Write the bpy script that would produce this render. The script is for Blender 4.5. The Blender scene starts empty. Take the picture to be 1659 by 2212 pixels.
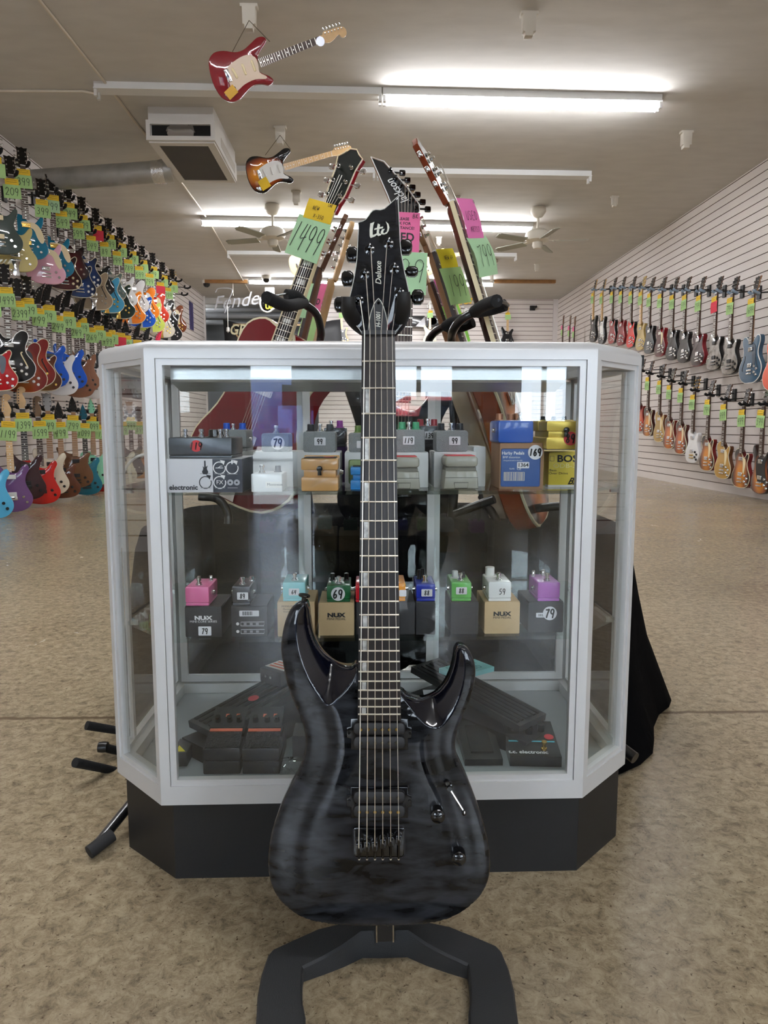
import bpy, math, random
from mathutils import Vector, Matrix, geometry
random.seed(7)
PI = math.pi
S = bpy.context.scene
COL = S.collection
R = math.radians
# ------------------------------------------------------------------ camera
FPX, CX, CY = 1534.0, 829.5, 1106.0
PIT, YAW, CH = R(6.84), R(1.29), 0.78
CF = Vector((math.sin(YAW)*math.cos(PIT), math.cos(YAW)*math.cos(PIT), -math.sin(PIT)))
CR = Vector((math.cos(YAW), -math.sin(YAW), 0))
CU = CR.cross(CF)
CC = Vector((0, 0, CH))
def ray(x, y): return CF + CR*((x-CX)/FPX) - CU*((y-CY)/FPX)
def PZ(x, y, z): d = ray(x, y); return CC + d*((z-CH)/d.z)
def PY(x, y, Y): d = ray(x, y); return CC + d*(Y/d.y)
def PX(x, y, X): d = ray(x, y); return CC + d*(X/d.x)
cd = bpy.data.cameras.new('camera'); cam = bpy.data.objects.new('camera', cd); COL.objects.link(cam)
cd.sensor_fit = 'VERTICAL'; cd.sensor_height = 36.0; cd.sensor_width = 27.0
cd.lens = FPX/2212*36.0; cd.clip_start = 0.02; cd.clip_end = 200
cam.matrix_world = Matrix(((CR.x, CU.x, -CF.x, 0), (CR.y, CU.y, -CF.y, 0), (CR.z, CU.z, -CF.z, CH), (0, 0, 0, 1)))
S.camera = cam
S.view_settings.view_transform = 'Standard'; S.view_settings.look = 'None'
S.view_settings.gamma = 1; S.view_settings.use_curve_mapping = False
S.view_settings.exposure = 0.0
S.cycles.transparent_max_bounces = 48; S.cycles.max_bounces = 10; S.cycles.glossy_bounces = 5
# ------------------------------------------------------------------ materials
def lin(c):
    return tuple(((v/255)/12.92 if v/255 <= .04045 else ((v/255+.055)/1.055)**2.4) for v in c)
MATS = {}
def mat(key, rgb=(128, 128, 128), rough=.5, metal=0, coat=0, noise=0, nscale=20, bump=0, bscale=60, emis=None, est=0, spec=.5, stretch=None, sheen=0):
    if key in MATS: return MATS[key]
    m = bpy.data.materials.new(key); m.use_nodes = True; nt = m.node_tree; n = nt.nodes; L = nt.links
    b = n['Principled BSDF']; c = lin(rgb)
    b.inputs['Base Color'].default_value = (*c, 1); b.inputs['Roughness'].default_value = rough
    b.inputs['Metallic'].default_value = metal; b.inputs['Coat Weight'].default_value = coat
    b.inputs['Coat Roughness'].default_value = .04; b.inputs['Specular IOR Level'].default_value = spec
    if sheen: b.inputs['Sheen Weight'].default_value = sheen
    if emis: b.inputs['Emission Color'].default_value = (*lin(emis), 1); b.inputs['Emission Strength'].default_value = est
    if noise or bump:
        tc = n.new('ShaderNodeTexCoord'); mp = n.new('ShaderNodeMapping'); L.new(tc.outputs['Object'], mp.inputs[0])
        if stretch: mp.inputs['Scale'].default_value = stretch
    if noise:
        t = n.new('ShaderNodeTexNoise'); t.inputs['Scale'].default_value = nscale; t.inputs['Detail'].default_value = 4
        L.new(mp.outputs[0], t.inputs['Vector'])
        cr = n.new('ShaderNodeValToRGB'); L.new(t.outputs[0], cr.inputs[0])
        cr.color_ramp.elements[0].position = .3; cr.color_ramp.elements[1].position = .7
        cr.color_ramp.elements[0].color = (*[v*(1-noise) for v in c], 1)
        cr.color_ramp.elements[1].color = (*[min(1, v*(1+noise)) for v in c], 1)
        L.new(cr.outputs[0], b.inputs['Base Color'])
    if bump:
        t = n.new('ShaderNodeTexNoise'); t.inputs['Scale'].default_value = bscale; t.inputs['Detail'].default_value = 3
        L.new(mp.outputs[0], t.inputs['Vector'])
        bp = n.new('ShaderNodeBump'); bp.inputs['Strength'].default_value = bump; bp.inputs['Distance'].default_value = .01
        L.new(t.outputs[0], bp.inputs['Height']); L.new(bp.outputs[0], b.inputs['Normal'])
    MATS[key] = m; return m
def burst(key, inner, mid, outer, cy=-.66, r=.19, coat=1):
    """guitar sunburst: colour rings round the lower bout in the guitar's own frame"""
    if key in MATS: return MATS[key]
    m = bpy.data.materials.new(key); m.use_nodes = True; nt = m.node_tree; n = nt.nodes; L = nt.links
    b = n['Principled BSDF']; b.inputs['Roughness'].default_value = .4; b.inputs['Specular IOR Level'].default_value = .1; b.inputs['Coat Weight'].default_value = coat*.75
    b.inputs['Coat Roughness'].default_value = .03
    tc = n.new('ShaderNodeTexCoord'); mp = n.new('ShaderNodeMapping'); L.new(tc.outputs['Object'], mp.inputs[0])
    mp.inputs['Location'].default_value = (0, 0, -cy*.62/r); mp.inputs['Scale'].default_value = (1/r, 0, .62/r)
    ln = n.new('ShaderNodeVectorMath'); ln.operation = 'LENGTH'; L.new(mp.outputs[0], ln.inputs[0])
    cr = n.new('ShaderNodeValToRGB'); L.new(ln.outputs['Value'], cr.inputs[0]); e = cr.color_ramp.elements
    e[0].position = .28; e[0].color = (*lin(inner), 1); e[1].position = .84; e[1].color = (*lin(outer), 1)
    k = e.new(.6); k.color = (*lin(mid), 1)
    L.new(cr.outputs[0], b.inputs['Base Color']); MATS[key] = m; return m
def glass(key, tint=(1, 1, 1), ior=1.5):
    if key in MATS: return MATS[key]
    m = bpy.data.materials.new(key); m.use_nodes = True; nt = m.node_tree; n = nt.nodes; L = nt.links
    n.remove(n['Principled BSDF']); out = n['Material Output']
    t = n.new('ShaderNodeBsdfTransparent'); t.inputs[0].default_value = (*tint, 1)
    g = n.new('ShaderNodeBsdfGlossy'); g.inputs['Roughness'].default_value = .0
    f = n.new('ShaderNodeFresnel'); ge = n.new('ShaderNodeNewGeometry'); mr = n.new('ShaderNodeMapRange')
    mr.inputs[3].default_value = ior; mr.inputs[4].default_value = 1/ior; L.new(ge.outputs['Backfacing'], mr.inputs[0]); L.new(mr.outputs[0], f.inputs[0])
    mx = n.new('ShaderNodeMixShader'); L.new(f.outputs[0], mx.inputs[0]); L.new(t.outputs[0], mx.inputs[1]); L.new(g.outputs[0], mx.inputs[2])
    L.new(mx.outputs[0], out.inputs[0]); MATS[key] = m; return m
WHT = mat('white_plastic', (226, 226, 222), .35)
BLK = mat('black_plastic', (14, 14, 15), .35)
BLKG = mat('black_gloss', (8, 8, 9), .12, coat=.5)
BLKM = mat('black_matte', (20, 20, 21), .75)
FOAM = mat('black_foam', (16, 16, 17), .9, bump=.25, bscale=400)
CHR = mat('chrome', (215, 215, 215), .1, 1)
STL = mat('steel_wire', (238, 232, 218), .32, .85)
CREAM = mat('cream_plastic', (224, 208, 166), .4)
ROSE = mat('rosewood', (62, 44, 36), .5, noise=.3, nscale=60)
EBON = mat('ebony', (30, 24, 23), .42, noise=.35, nscale=25, stretch=(6, 1, .6))
MAPLE = mat('maple', (205, 168, 116), .4, noise=.08, nscale=30)
NATW = mat('neck_wood', (150, 112, 78), .45, noise=.1, nscale=30)
BROWNW = mat('dark_neck_wood', (92, 66, 50), .45, noise=.15, nscale=30)
INK = mat('marker_ink', (22, 24, 24), .6)
GRN = mat('green_paper', (168, 204, 138), .85, spec=.2)
GRN2 = mat('mint_paper', (172, 208, 164), .85, spec=.2)
YEL = mat('yellow_paper', (228, 190, 48), .8)
PNK = mat('pink_paper', (232, 112, 158), .8)
REDP = mat('red_paper', (205, 50, 70), .8)
PEARL = mat('pearl_inlay', (190, 190, 186), .2, .2, coat=1, noise=.45, nscale=120)
ALU = mat('anodised_aluminium', (206, 206, 206), .4, .25, noise=.02, nscale=8)
STICK = mat('sticker_paper', (226, 226, 230), .5)
# ------------------------------------------------------------------ mesh builder
def smooth_closed(pts, k=4):
    n = len(pts); out = []
    for i in range(n):
        p0, p1, p2, p3 = pts[i-1], pts[i], pts[(i+1) % n], pts[(i+2) % n]
        for j in range(k):
            t = j/k
            out.append(tuple(.5*((2*p1[a]) + (-p0[a]+p2[a])*t + (2*p0[a]-5*p1[a]+4*p2[a]-p3[a])*t*t + (-p0[a]+3*p1[a]-3*p2[a]+p3[a])*t**3) for a in range(len(p1))))
    return out
def smooth_open(pts, k=6):
    P = [Vector(p) for p in pts]
    if len(P) < 3: return P
    P = [P[0]*2-P[1]] + P + [P[-1]*2-P[-2]]; out = []
    for i in range(1, len(P)-2):
        for j in range(k):
            t = j/k; a, b, c, d = P[i-1], P[i], P[i+1], P[i+2]
            out.append(.5*((2*b) + (-a+c)*t + (2*a-5*b+4*c-d)*t*t + (-a+3*b-3*c+d)*t**3))
    out.append(P[-2]); return out
def area(o):
    return .5*sum(o[i-1][0]*o[i][1]-o[i][0]*o[i-1][1] for i in range(len(o)))
def inset(o, r):
    """offset a CCW outline inwards by r"""
    n = len(o); out = []
    for i in range(n):
        a, b, c = Vector(o[i-1][:2]), Vector(o[i][:2]), Vector(o[(i+1) % n][:2])
        e1 = (b-a); e2 = (c-b)
        if e1.length < 1e-9 or e2.length < 1e-9: out.append((b.x, b.y)); continue
        n1 = Vector((-e1.y, e1.x)).normalized(); n2 = Vector((-e2.y, e2.x)).normalized()
        m = n1+n2
        if m.length < .3: m = n1
        m = m.normalized(); q = b + m*min(r/max(.5, m.dot(n1)), r*1.6); out.append((q.x, q.y))
    return out
class MB:
    def __init__(s): s.v = []; s.f = []; s.m = []; s.sm = []
    def add(s, vs, fs, mi=0, sm=False):
        o = len(s.v); s.v += [tuple(v) for v in vs]
        for f in fs: s.f.append([i+o for i in f]); s.m.append(mi); s.sm.append(sm)
        return s
    def box(s, x0, x1, y0, y1, z0, z1, mi=0, M=None):
        v = [Vector(p) for p in ((x0,y0,z0),(x1,y0,z0),(x1,y1,z0),(x0,y1,z0),(x0,y0,z1),(x1,y0,z1),(x1,y1,z1),(x0,y1,z1))]
        if M: v = [M @ p for p in v]
        return s.add(v, [(0,3,2,1),(4,5,6,7),(0,1,5,4),(1,2,6,5),(2,3,7,6),(3,0,4,7)], mi)
    def rbox(s, x0, x1, y0, y1, z0, z1, r=.004, mi=0, M=None, seg=3):
        """box with rounded vertical-in-front outline (x,z) and softened front/back edges"""
        o = []
        for cx, cz, a0 in ((x1-r, z0+r, -90), (x1-r, z1-r, 0), (x0+r, z1-r, 90), (x0+r, z0+r, 180)):
            for k in range(seg+1):
                a = R(a0+90*k/seg); o.append((cx+r*math.cos(a), cz+r*math.sin(a)))
        return s.slab(o, -y1, -y0, r*.5, mi, M=M)
    def slab(s, o, d0, d1, r=0, mi=0, mside=None, mfront=None, M=None, seg=2, mback=None):
        """outline o in (x,z), front at y=-d1, back at y=-d0; r = edge rounding"""
        if area(o) < 0: o = list(reversed(o))
        mside = mi if mside is None else mside; mfront = mi if mfront is None else mfront
        mback = mside if mback is None else mback
        rings = []
        if r > 0:
            for k in range(seg+1):
                a = PI/2*k/seg; rings.append((r*(1-math.sin(a)), d0+r*(1-math.cos(a))))
            for k in range(seg+1):
                a = PI/2*k/seg; rings.append((r*(1-math.cos(a)), d1-r*(1-math.sin(a))))
        else: rings = [(0, d0), (0, d1)]
        n = len(o); base = len(s.v); vs = []
        for (ins, d) in rings:
            oo = inset(o, ins) if ins > 1e-9 else o
            vs += [Vector((p[0], -d, p[1])) for p in oo]
        if M: vs = [M @ v for v in vs]
        s.v += [tuple(v) for v in vs]
        nr = len(rings)
        for k in range(nr-1):
            for i in range(n):
                j = (i+1) % n
                s.f.append([base+k*n+i, base+k*n+j, base+(k+1)*n+j, base+(k+1)*n+i])
                s.m.append(mside); s.sm.append(n > 12 or r > 0)
        s.f.append([base+i for i in range(n)][::-1]); s.m.append(mback); s.sm.append(False)
        s.f.append([base+(nr-1)*n+i for i in range(n)]); s.m.append(mfront); s.sm.append(False)
        return s
    def tube(s, path, r, n=10, mi=0, cap=True, flat=None):
        P = [Vector(p) for p in path]; rr = r if isinstance(r, (list, tuple)) else [r]*len(P)
        up = Vector((0, 0, 1)); base = len(s.v); prev = None
        for i, p in enumerate(P):
            t = (P[min(i+1, len(P)-1)]-P[max(i-1, 0)]).normalized()
            if prev is None:
                a = t.cross(up)
                if a.length < .1: a = t.cross(Vector((1, 0, 0)))
                a.normalize()
            else:
                a = (prev - t*prev.dot(t)).normalized()
            prev = a; b = t.cross(a)
            for k in range(n):
                w = 2*PI*k/n; s.v.append(tuple(p + a*rr[i]*math.cos(w) + b*rr[i]*math.sin(w)))
        for i in range(len(P)-1):
            for k in range(n):
                s.f.append([base+i*n+k, base+i*n+(k+1) % n, base+(i+1)*n+(k+1) % n, base+(i+1)*n+k]); s.m.append(mi); s.sm.append(True)
        if cap:
            s.f.append([base+k for k in range(n)][::-1]); s.m.append(mi); s.sm.append(False)
            s.f.append([base+(len(P)-1)*n+k for k in range(n)]); s.m.append(mi); s.sm.append(False)
        return s
    def lathe(s, prof, c=(0, 0, 0), ax='z', n=16, mi=0, M=None):
        """prof: (radius, height) list along axis"""
        base = len(s.v); vs = []
        for (r, h) in prof:
            for k in range(n):
                w = 2*PI*k/n; a, b = r*math.cos(w), r*math.sin(w)
                v = {'z': (a, b, h), 'y': (a, -h, b), 'x': (h, a, b)}[ax]
                vs.append(Vector(v)+Vector(c))
        if M: vs = [M @ v for v in vs]
        s.v += [tuple(v) for v in vs]
        for i in range(len(prof)-1):
            for k in range(n):
                s.f.append([base+i*n+k, base+i*n+(k+1) % n, base+(i+1)*n+(k+1) % n, base+(i+1)*n+k]); s.m.append(mi); s.sm.append(True)
        s.f.append([base+k for k in range(n)][::-1]); s.m.append(mi); s.sm.append(False)
        s.f.append([base+(len(prof)-1)*n+k for k in range(n)]); s.m.append(mi); s.sm.append(False)
        return s
    def ribbon(s, pts, w, mi=0, M=None, y=0):
        """flat line of width w in the (x,z) plane at depth y"""
        P = [Vector((p[0], p[1])) for p in pts]; vs = []; base = len(s.v)
        for i, p in enumerate(P):
            t = P[min(i+1, len(P)-1)]-P[max(i-1, 0)]
            t = t.normalized() if t.length > 1e-9 else Vector((1, 0)); nn = Vector((-t.y, t.x))*w/2
            vs += [Vector((p.x+nn.x, y, p.y+nn.y)), Vector((p.x-nn.x, y, p.y-nn.y))]
        if M: vs = [M @ v for v in vs]
        s.v += [tuple(v) for v in vs]
        for i in range(len(P)-1):
            s.f.append([base+2*i, base+2*i+2, base+2*i+3, base+2*i+1]); s.m.append(mi); s.sm.append(False)
        return s
    def mesh(s, name, mats, fix=True):
        me = bpy.data.meshes.new(name); me.from_pydata(s.v, [], s.f)
        mats = mats if isinstance(mats, (list, tuple)) else [mats]
        for m in mats: me.materials.append(m)
        me.polygons.foreach_set('material_index', s.m); me.polygons.foreach_set('use_smooth', s.sm)
        if fix:
            import bmesh
            bm = bmesh.new(); bm.from_mesh(me); bmesh.ops.recalc_face_normals(bm, faces=bm.faces); bm.to_mesh(me); bm.free()
        me.update()
        if any(s.sm): me.set_sharp_from_angle(angle=R(40))
        return me
def link(name, data, parent=None, loc=None, M=None):
    o = bpy.data.objects.new(name, data); COL.objects.link(o); o.parent = parent
    if M is not None: o.matrix_local = M
    elif loc is not None: o.location = loc
    return o
def obj(name, mb, mats, parent=None, loc=None, M=None, fix=True):
    return link(name, mb.mesh(name, mats, fix), parent, loc, M)
def tag(o, label, cat, group=None, kind=None):
    if label: o['label'] = label
    if cat: o['category'] = cat
    if group: o['group'] = group
    if kind: o['kind'] = kind
    return o
def thing(name, label, cat, loc=(0, 0, 0), rotz=0, group=None, M=None):
    o = bpy.data.objects.new(name, None); COL.objects.link(o); o.empty_display_size = .05
    if M is not None: o.matrix_world = M
    else: o.location = loc; o.rotation_euler = (0, 0, rotz)
    return tag(o, label, cat, group)
def struct(name, mb, mats, fix=True):
    o = obj(name, mb, mats, fix=fix); o['kind'] = 'structure'; return o
# ------------------------------------------------------------------ writing
TXC = {}
def text_mesh(s, size, mt, shear=0, bold=0, sx=1.0, align='CENTER'):
    key = (s, size, mt.name, shear, bold, sx, align)
    if key in TXC: return TXC[key]
    cu = bpy.data.curves.new('lettering', 'FONT'); cu.body = s; cu.size = size; cu.shear = shear; cu.offset = bold
    cu.align_x = align; cu.align_y = 'CENTER'; cu.resolution_u = 3
    ob = bpy.data.objects.new('tmp', cu); COL.objects.link(ob)
    me = bpy.data.meshes.new_from_object(ob); bpy.data.objects.remove(ob); bpy.data.curves.remove(cu)
    me.name = 'lettering'
    for v in me.vertices: v.co = (v.co.x*sx, -.0, v.co.y)
    me.materials.clear(); me.materials.append(mt)
    TXC[key] = me; return me
def text(s, size, mt, parent, x, y, z, rot=0, name='lettering', **k):
    """flat lettering in the parent's (x,z) plane facing -y; rot turns it in that plane"""
    me = text_mesh(s, size, mt, **k)
    return link(name, me, parent, M=Matrix.Translation((x, y, z)) @ Matrix.Rotation(-R(rot), 4, 'Y'))
def circ(cx, cy, rx, ry, a0=0, a1=360, n=14):
    return [(cx+rx*math.cos(R(a0+(a1-a0)*i/n)), cy+ry*math.sin(R(a0+(a1-a0)*i/n))) for i in range(n+1)]
HAND = {'0': [circ(.5, .5, .4, .5, 80, 450)], '1': [[(.58, 1.02), (.5, .5), (.42, -.03)]],
 '2': [[(.1, .75), (.3, 1.), (.65, .98), (.78, .72), (.5, .35), (.1, .02), (.45, .04), (.95, .0)]],
 '3': [[(.15, .92), (.5, 1.), (.78, .8), (.65, .58), (.38, .52), (.72, .45), (.82, .2), (.5, -.02), (.1, .1)]],
 '4': [[(.35, 1.0), (.12, .42), (.5, .42), (.92, .5)], [(.8, 1.0), (.66, .4), (.6, -.1)]],
 '5': [[(.85, 1.0), (.3, .95), (.25, .55), (.6, .6), (.8, .3), (.5, 0), (.1, .08)]],
 '6': [[(.7, 1.0), (.3, .65), (.15, .25), (.4, 0), (.75, .15), (.7, .42), (.4, .45), (.18, .25)]],
 '7': [[(.1, .95), (.5, .93), (.88, 1.0), (.6, .5), (.42, -.05)]],
 '8': [[(.8, .85), (.5, 1.), (.22, .8), (.5, .52), (.8, .22), (.5, 0), (.2, .22), (.5, .52), (.82, .85)]],
 '9': [circ(.45, .72, .33, .28, 20, 380)+[(.78, .8), (.7, .35), (.6, -.08)]],
 'B': [[(.2, 1), (.15, 0)], [(.2, 1), (.7, .95), (.65, .6), (.2, .52), (.8, .4), (.75, .05), (.12, 0)]],
 'K': [[(.2, 1), (.15, 0)], [(.8, 1), (.2, .48), (.9, 0)]], 'X': [[(.1, 1), (.9, 0)], [(.9, 1), (.1, 0)]],
 '-': [[(.15, .45), (.8, .5)]], 'N': [[(.1, 0), (.15, 1), (.75, 0), (.85, 1)]], 'E': [[(.8, 1), (.2, .95), (.15, .05), (.8, 0)], [(.2, .5), (.7, .55)]],
 'W': [[(.05, 1), (.25, 0), (.5, .7), (.7, 0), (.95, 1)]], 'C': [[(.85, .85), (.5, 1), (.15, .55), (.4, .02), (.85, .15)]],
 'A': [[(.05, 0), (.45, 1), (.85, 0)], [(.2, .4), (.75, .42)]], 'R': [[(.15, 0), (.2, 1), (.7, .9), (.65, .6), (.2, .5), (.85, 0)]],
 'T': [[(.1, 1), (.9, .98)], [(.5, 1), (.45, 0)]], 'S': [[(.8, .9), (.4, 1), (.2, .72), (.7, .4), (.6, .05), (.12, .08)]],
 'I': [[(.5, 1), (.47, 0)]], 'L': [[(.25, 1), (.2, .03), (.85, .02)]], 'D': [[(.2, 1), (.18, 0)], [(.2, 1), (.8, .75), (.75, .2), (.15, 0)]], 'M': [[(.05, 0), (.2, 1), (.5, .3), (.8, 1), (.95, 0)]],
 'O': [circ(.5, .5, .4, .5, 80, 450)], 'U': [[(.15, 1), (.2, .15), (.5, 0), (.8, .2), (.85, 1)]], 'P': [[(.2, 0), (.22, 1), (.75, .9), (.7, .55), (.2, .5)]], 'F': [[(.2, 0), (.22, 1), (.85, 1)], [(.2, .52), (.7, .52)]], 'G': [[(.85, .85), (.5, 1), (.15, .55), (.4, .02), (.85, .15), (.85, .45), (.55, .45)]], 'H': [[(.15, 0), (.18, 1)], [(.85, 0), (.82, 1)], [(.15, .5), (.85, .52)]], 'Y': [[(.1, 1), (.5, .5), (.9, 1)], [(.5, .5), (.45, 0)]], ' ': []}
HWC = {}
def hand_mesh(s, h, w, mt, sp=.62, slant=.08):
    key = (s, h, w, mt.name, sp, slant)
    if key in HWC: return HWC[key]
    mb = MB(); n = len(s); tot = n*sp*h
    for i, ch in enumerate(s):
        for st in HAND[ch]:
            pts = [tuple(p) for p in smooth_open([(a, b, 0) for a, b in st], 3)]
            mb.ribbon([(-tot/2+(i+.05)*sp*h+p[0]*sp*h*.85+slant*(p[1]-.5)*h, (p[1]-.5)*h) for p in pts], w)
    me = mb.mesh('price_digits', mt, fix=False); HWC[key] = me; return me
def hand(s, h, w, parent, x, y, z, rot=0, mt=None, name='price_digits', **k):
    return link(name, hand_mesh(s, h, w, mt or INK, **k), parent, M=Matrix.Translation((x, y, z)) @ Matrix.Rotation(-R(rot), 4, 'Y'))
# ================================================================== ROOM
XL, XR, YB, ZC, YF = -3.6, 4.28, 16.35, 3.63, -4.6
def floor_mat():
    m = bpy.data.materials.new('stained_concrete'); m.use_nodes = True; nt = m.node_tree; n = nt.nodes; L = nt.links
    b = n['Principled BSDF']; tc = n.new('ShaderNodeTexCoord')
    def noise(sc, det, rough=.5, dist=0, st=(1, 1, 1)):
        mp = n.new('ShaderNodeMapping'); mp.inputs['Scale'].default_value = st; L.new(tc.outputs['Object'], mp.inputs[0])
        t = n.new('ShaderNodeTexNoise'); t.inputs['Scale'].default_value = sc; t.inputs['Detail'].default_value = det
        t.inputs['Roughness'].default_value = rough; t.inputs['Distortion'].default_value = dist; L.new(mp.outputs[0], t.inputs['Vector']); return t
    def ramp(src, stops):
        r = n.new('ShaderNodeValToRGB'); L.new(src, r.inputs[0]); e = r.color_ramp.elements
        while len(e) < len(stops): e.new(.5)
        for k, (p, c) in enumerate(stops): e[k].position = p; e[k].color = (*lin(c), 1)
        return r
    def mix(f, a, bb, mode='MIX'):
        x = n.new('ShaderNodeMix'); x.data_type = 'RGBA'; x.blend_type = mode
        if isinstance(f, (int, float)): x.inputs[0].default_value = f
        else: L.new(f, x.inputs[0])
        L.new(a, x.inputs[6]); L.new(bb, x.inputs[7]); return x.outputs[2]
    big = ramp(noise(1.1, 6, .6, .6).outputs[0], [(.3, (118, 104, 84)), (.5, (152, 137, 113)), (.7, (176, 160, 134))])
    fine = ramp(noise(38, 12, .8, .5).outputs[0], [(.36, (58, 49, 38)), (.46, (144, 127, 100)), (.60, (194, 178, 148))])
    base = mix(.58, big.outputs[0], fine.outputs[0])
    speck = ramp(noise(130, 5, .7, .6).outputs[0], [(.33, (0, 0, 0)), (.40, (255, 255, 255))])
    dark = n.new('ShaderNodeRGB'); dark.outputs[0].default_value = (*lin((84, 68, 50)), 1)
    base = mix(speck.outputs[0], dark.outputs[0], base)
    sc = ramp(noise(9, 9, .8, 1.5, (.35, 1, 1)).outputs[0], [(.60, (0, 0, 0)), (.66, (150, 150, 150))])
    dk2 = n.new('ShaderNodeRGB'); dk2.outputs[0].default_value = (*lin((86, 78, 70)), 1)
    base = mix(sc.outputs[0], base, dk2.outputs[0])
    # trowelled joint across the floor
    sep = n.new('ShaderNodeSeparateXYZ'); L.new(tc.outputs['Object'], sep.inputs[0])
    wob = noise(14, 4); a = n.new('ShaderNodeMath'); a.operation = 'MULTIPLY_ADD'; L.new(wob.outputs[0], a.inputs[0]); a.inputs[1].default_value = .03
    L.new(sep.outputs[1], a.inputs[2]); s1 = n.new('ShaderNodeMath'); s1.operation = 'SUBTRACT'; L.new(a.outputs[0], s1.inputs[0]); s1.inputs[1].default_value = 1.87
    ab = n.new('ShaderNodeMath'); ab.operation = 'ABSOLUTE'; L.new(s1.outputs[0], ab.inputs[0])
    jr = ramp(ab.outputs[0], [(.003, (255, 255, 255)), (.012, (0, 0, 0))])
    jc = n.new('ShaderNodeRGB'); jc.outputs[0].default_value = (*lin((98, 82, 62)), 1)
    base = mix(jr.outputs[0], base, jc.outputs[0])
    L.new(base, b.inputs['Base Color'])
    rr = n.new('ShaderNodeMapRange'); L.new(noise(5, 8, .7, 1).outputs[0], rr.inputs[0]); rr.inputs[3].default_value = .10; rr.inputs[4].default_value = .36
    L.new(rr.outputs[0], b.inputs['Roughness']); b.inputs['Specular IOR Level'].default_value = .5
    bp = n.new('ShaderNodeBump'); bp.inputs['Strength'].default_value = .25; bp.inputs['Distance'].default_value = .004
    L.new(noise(30, 8, .7).outputs[0], bp.inputs['Height']); L.new(bp.outputs[0], b.inputs['Normal'])
    return m
struct('floor', MB().box(XL-.2, XR+.2, YF-.1, 21, -.1, 0), floor_mat())
PLA = mat('ceiling_plaster', (194, 191, 185), .85, noise=.05, nscale=3, bump=.35, bscale=2.2, stretch=(1, 2.5, 1))
struct('ceiling', MB().box(XL-.2, XR+.2, YF-.1, YB, ZC, ZC+.1), PLA)
SLAT = mat('slat_panel', (216, 208, 203), .5, noise=.02, nscale=4); SLOT = mat('slat_groove', (96, 76, 62), .9)
def slatwall(name, a, b, nrm, z0=0, z1=ZC, pitch=.0975):
    """panel from a to b (x,y), grooves facing nrm"""
    a, b, nrm = Vector(a), Vector(b), Vector(nrm); prof = []; z = z0
    while z < z1-.02:
        zt = min(z+pitch, z1); prof += [(0, z+.0085), (0, zt)]
        if zt < z1: prof += [(-.012, zt), (-.012, zt+.0085)]
        z = zt
    prof[0] = (0, z0)
    v = []; f = []; mi = []
    for (d, zz) in prof:
        for p in (a, b): q = p+nrm*d; v.append((q.x, q.y, zz))
    for i in range(len(prof)-1):
        f.append((2*i, 2*i+1, 2*i+3, 2*i+2)); mi.append(0 if (prof[i][0] == 0 and prof[i+1][0] == 0) else 1)
    k = len(v)
    for p in (a, b):
        q = p-nrm*.08; v += [(q.x, q.y, z0), (q.x, q.y, z1)]
    f += [(k, k+2, k+3, k+1)]; mi.append(0)
    m = MB(); m.v = v; m.f = [list(x) for x in f]; m.m = mi; m.sm = [False]*len(f)
    return struct(name, m, [SLAT, SLOT], fix=False)
slatwall('wall_left', (XL, YF), (XL, 16.1), (1, 0))
slatwall('wall_right', (XR, YF), (XR, YB), (-1, 0))
slatwall('wall_back', (-1.12, YB), (XR, YB), (0, -1))
TRIM = mat('white_trim', (214, 208, 206), .5)
struct('trim_1', MB().box(XR-.1, XR, YB-.04, YB-.012, 0, ZC), TRIM)
struct('trim_2', MB().box(XL, XL+.03, 16.1, 16.16, 0, ZC), TRIM)
struct('trim_3', MB().box(XL+.0, XL+.012, 9.98, 10.03, .0, 1.3), TRIM)
DKW = mat('dark_grey_wall', (120, 122, 124), .8)
struct('wall_storeroom', MB().box(XL-1.2, -1.0, 20.6, 20.7, 0, 4.2).box(-1.12, -1.02, YB+.08, 20.6, 0, 4.2).box(XL-1.3, XL-1.2, 16.0, 20.7, 0, 4.2).box(XL-1.3, XL-.1, 16.0, 16.1, 0, 4.2), DKW)
struct('ceiling_storeroom', MB().box(XL-1.4, -.9, YB-.4, 20.8, 3.73, 3.8), mat('dark_ceiling', (120, 118, 112), .9))
struct('floor_storeroom', MB().box(XL-1.3, XL-.2, 16.2, 20.7, -.1, -.001), mat('plain_concrete', (120, 110, 96), .8))
struct('wall_header', MB().box(XL-.2, -1.12, YB+.0, YB+.1, 3.5, ZC+.11), PLA)
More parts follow.
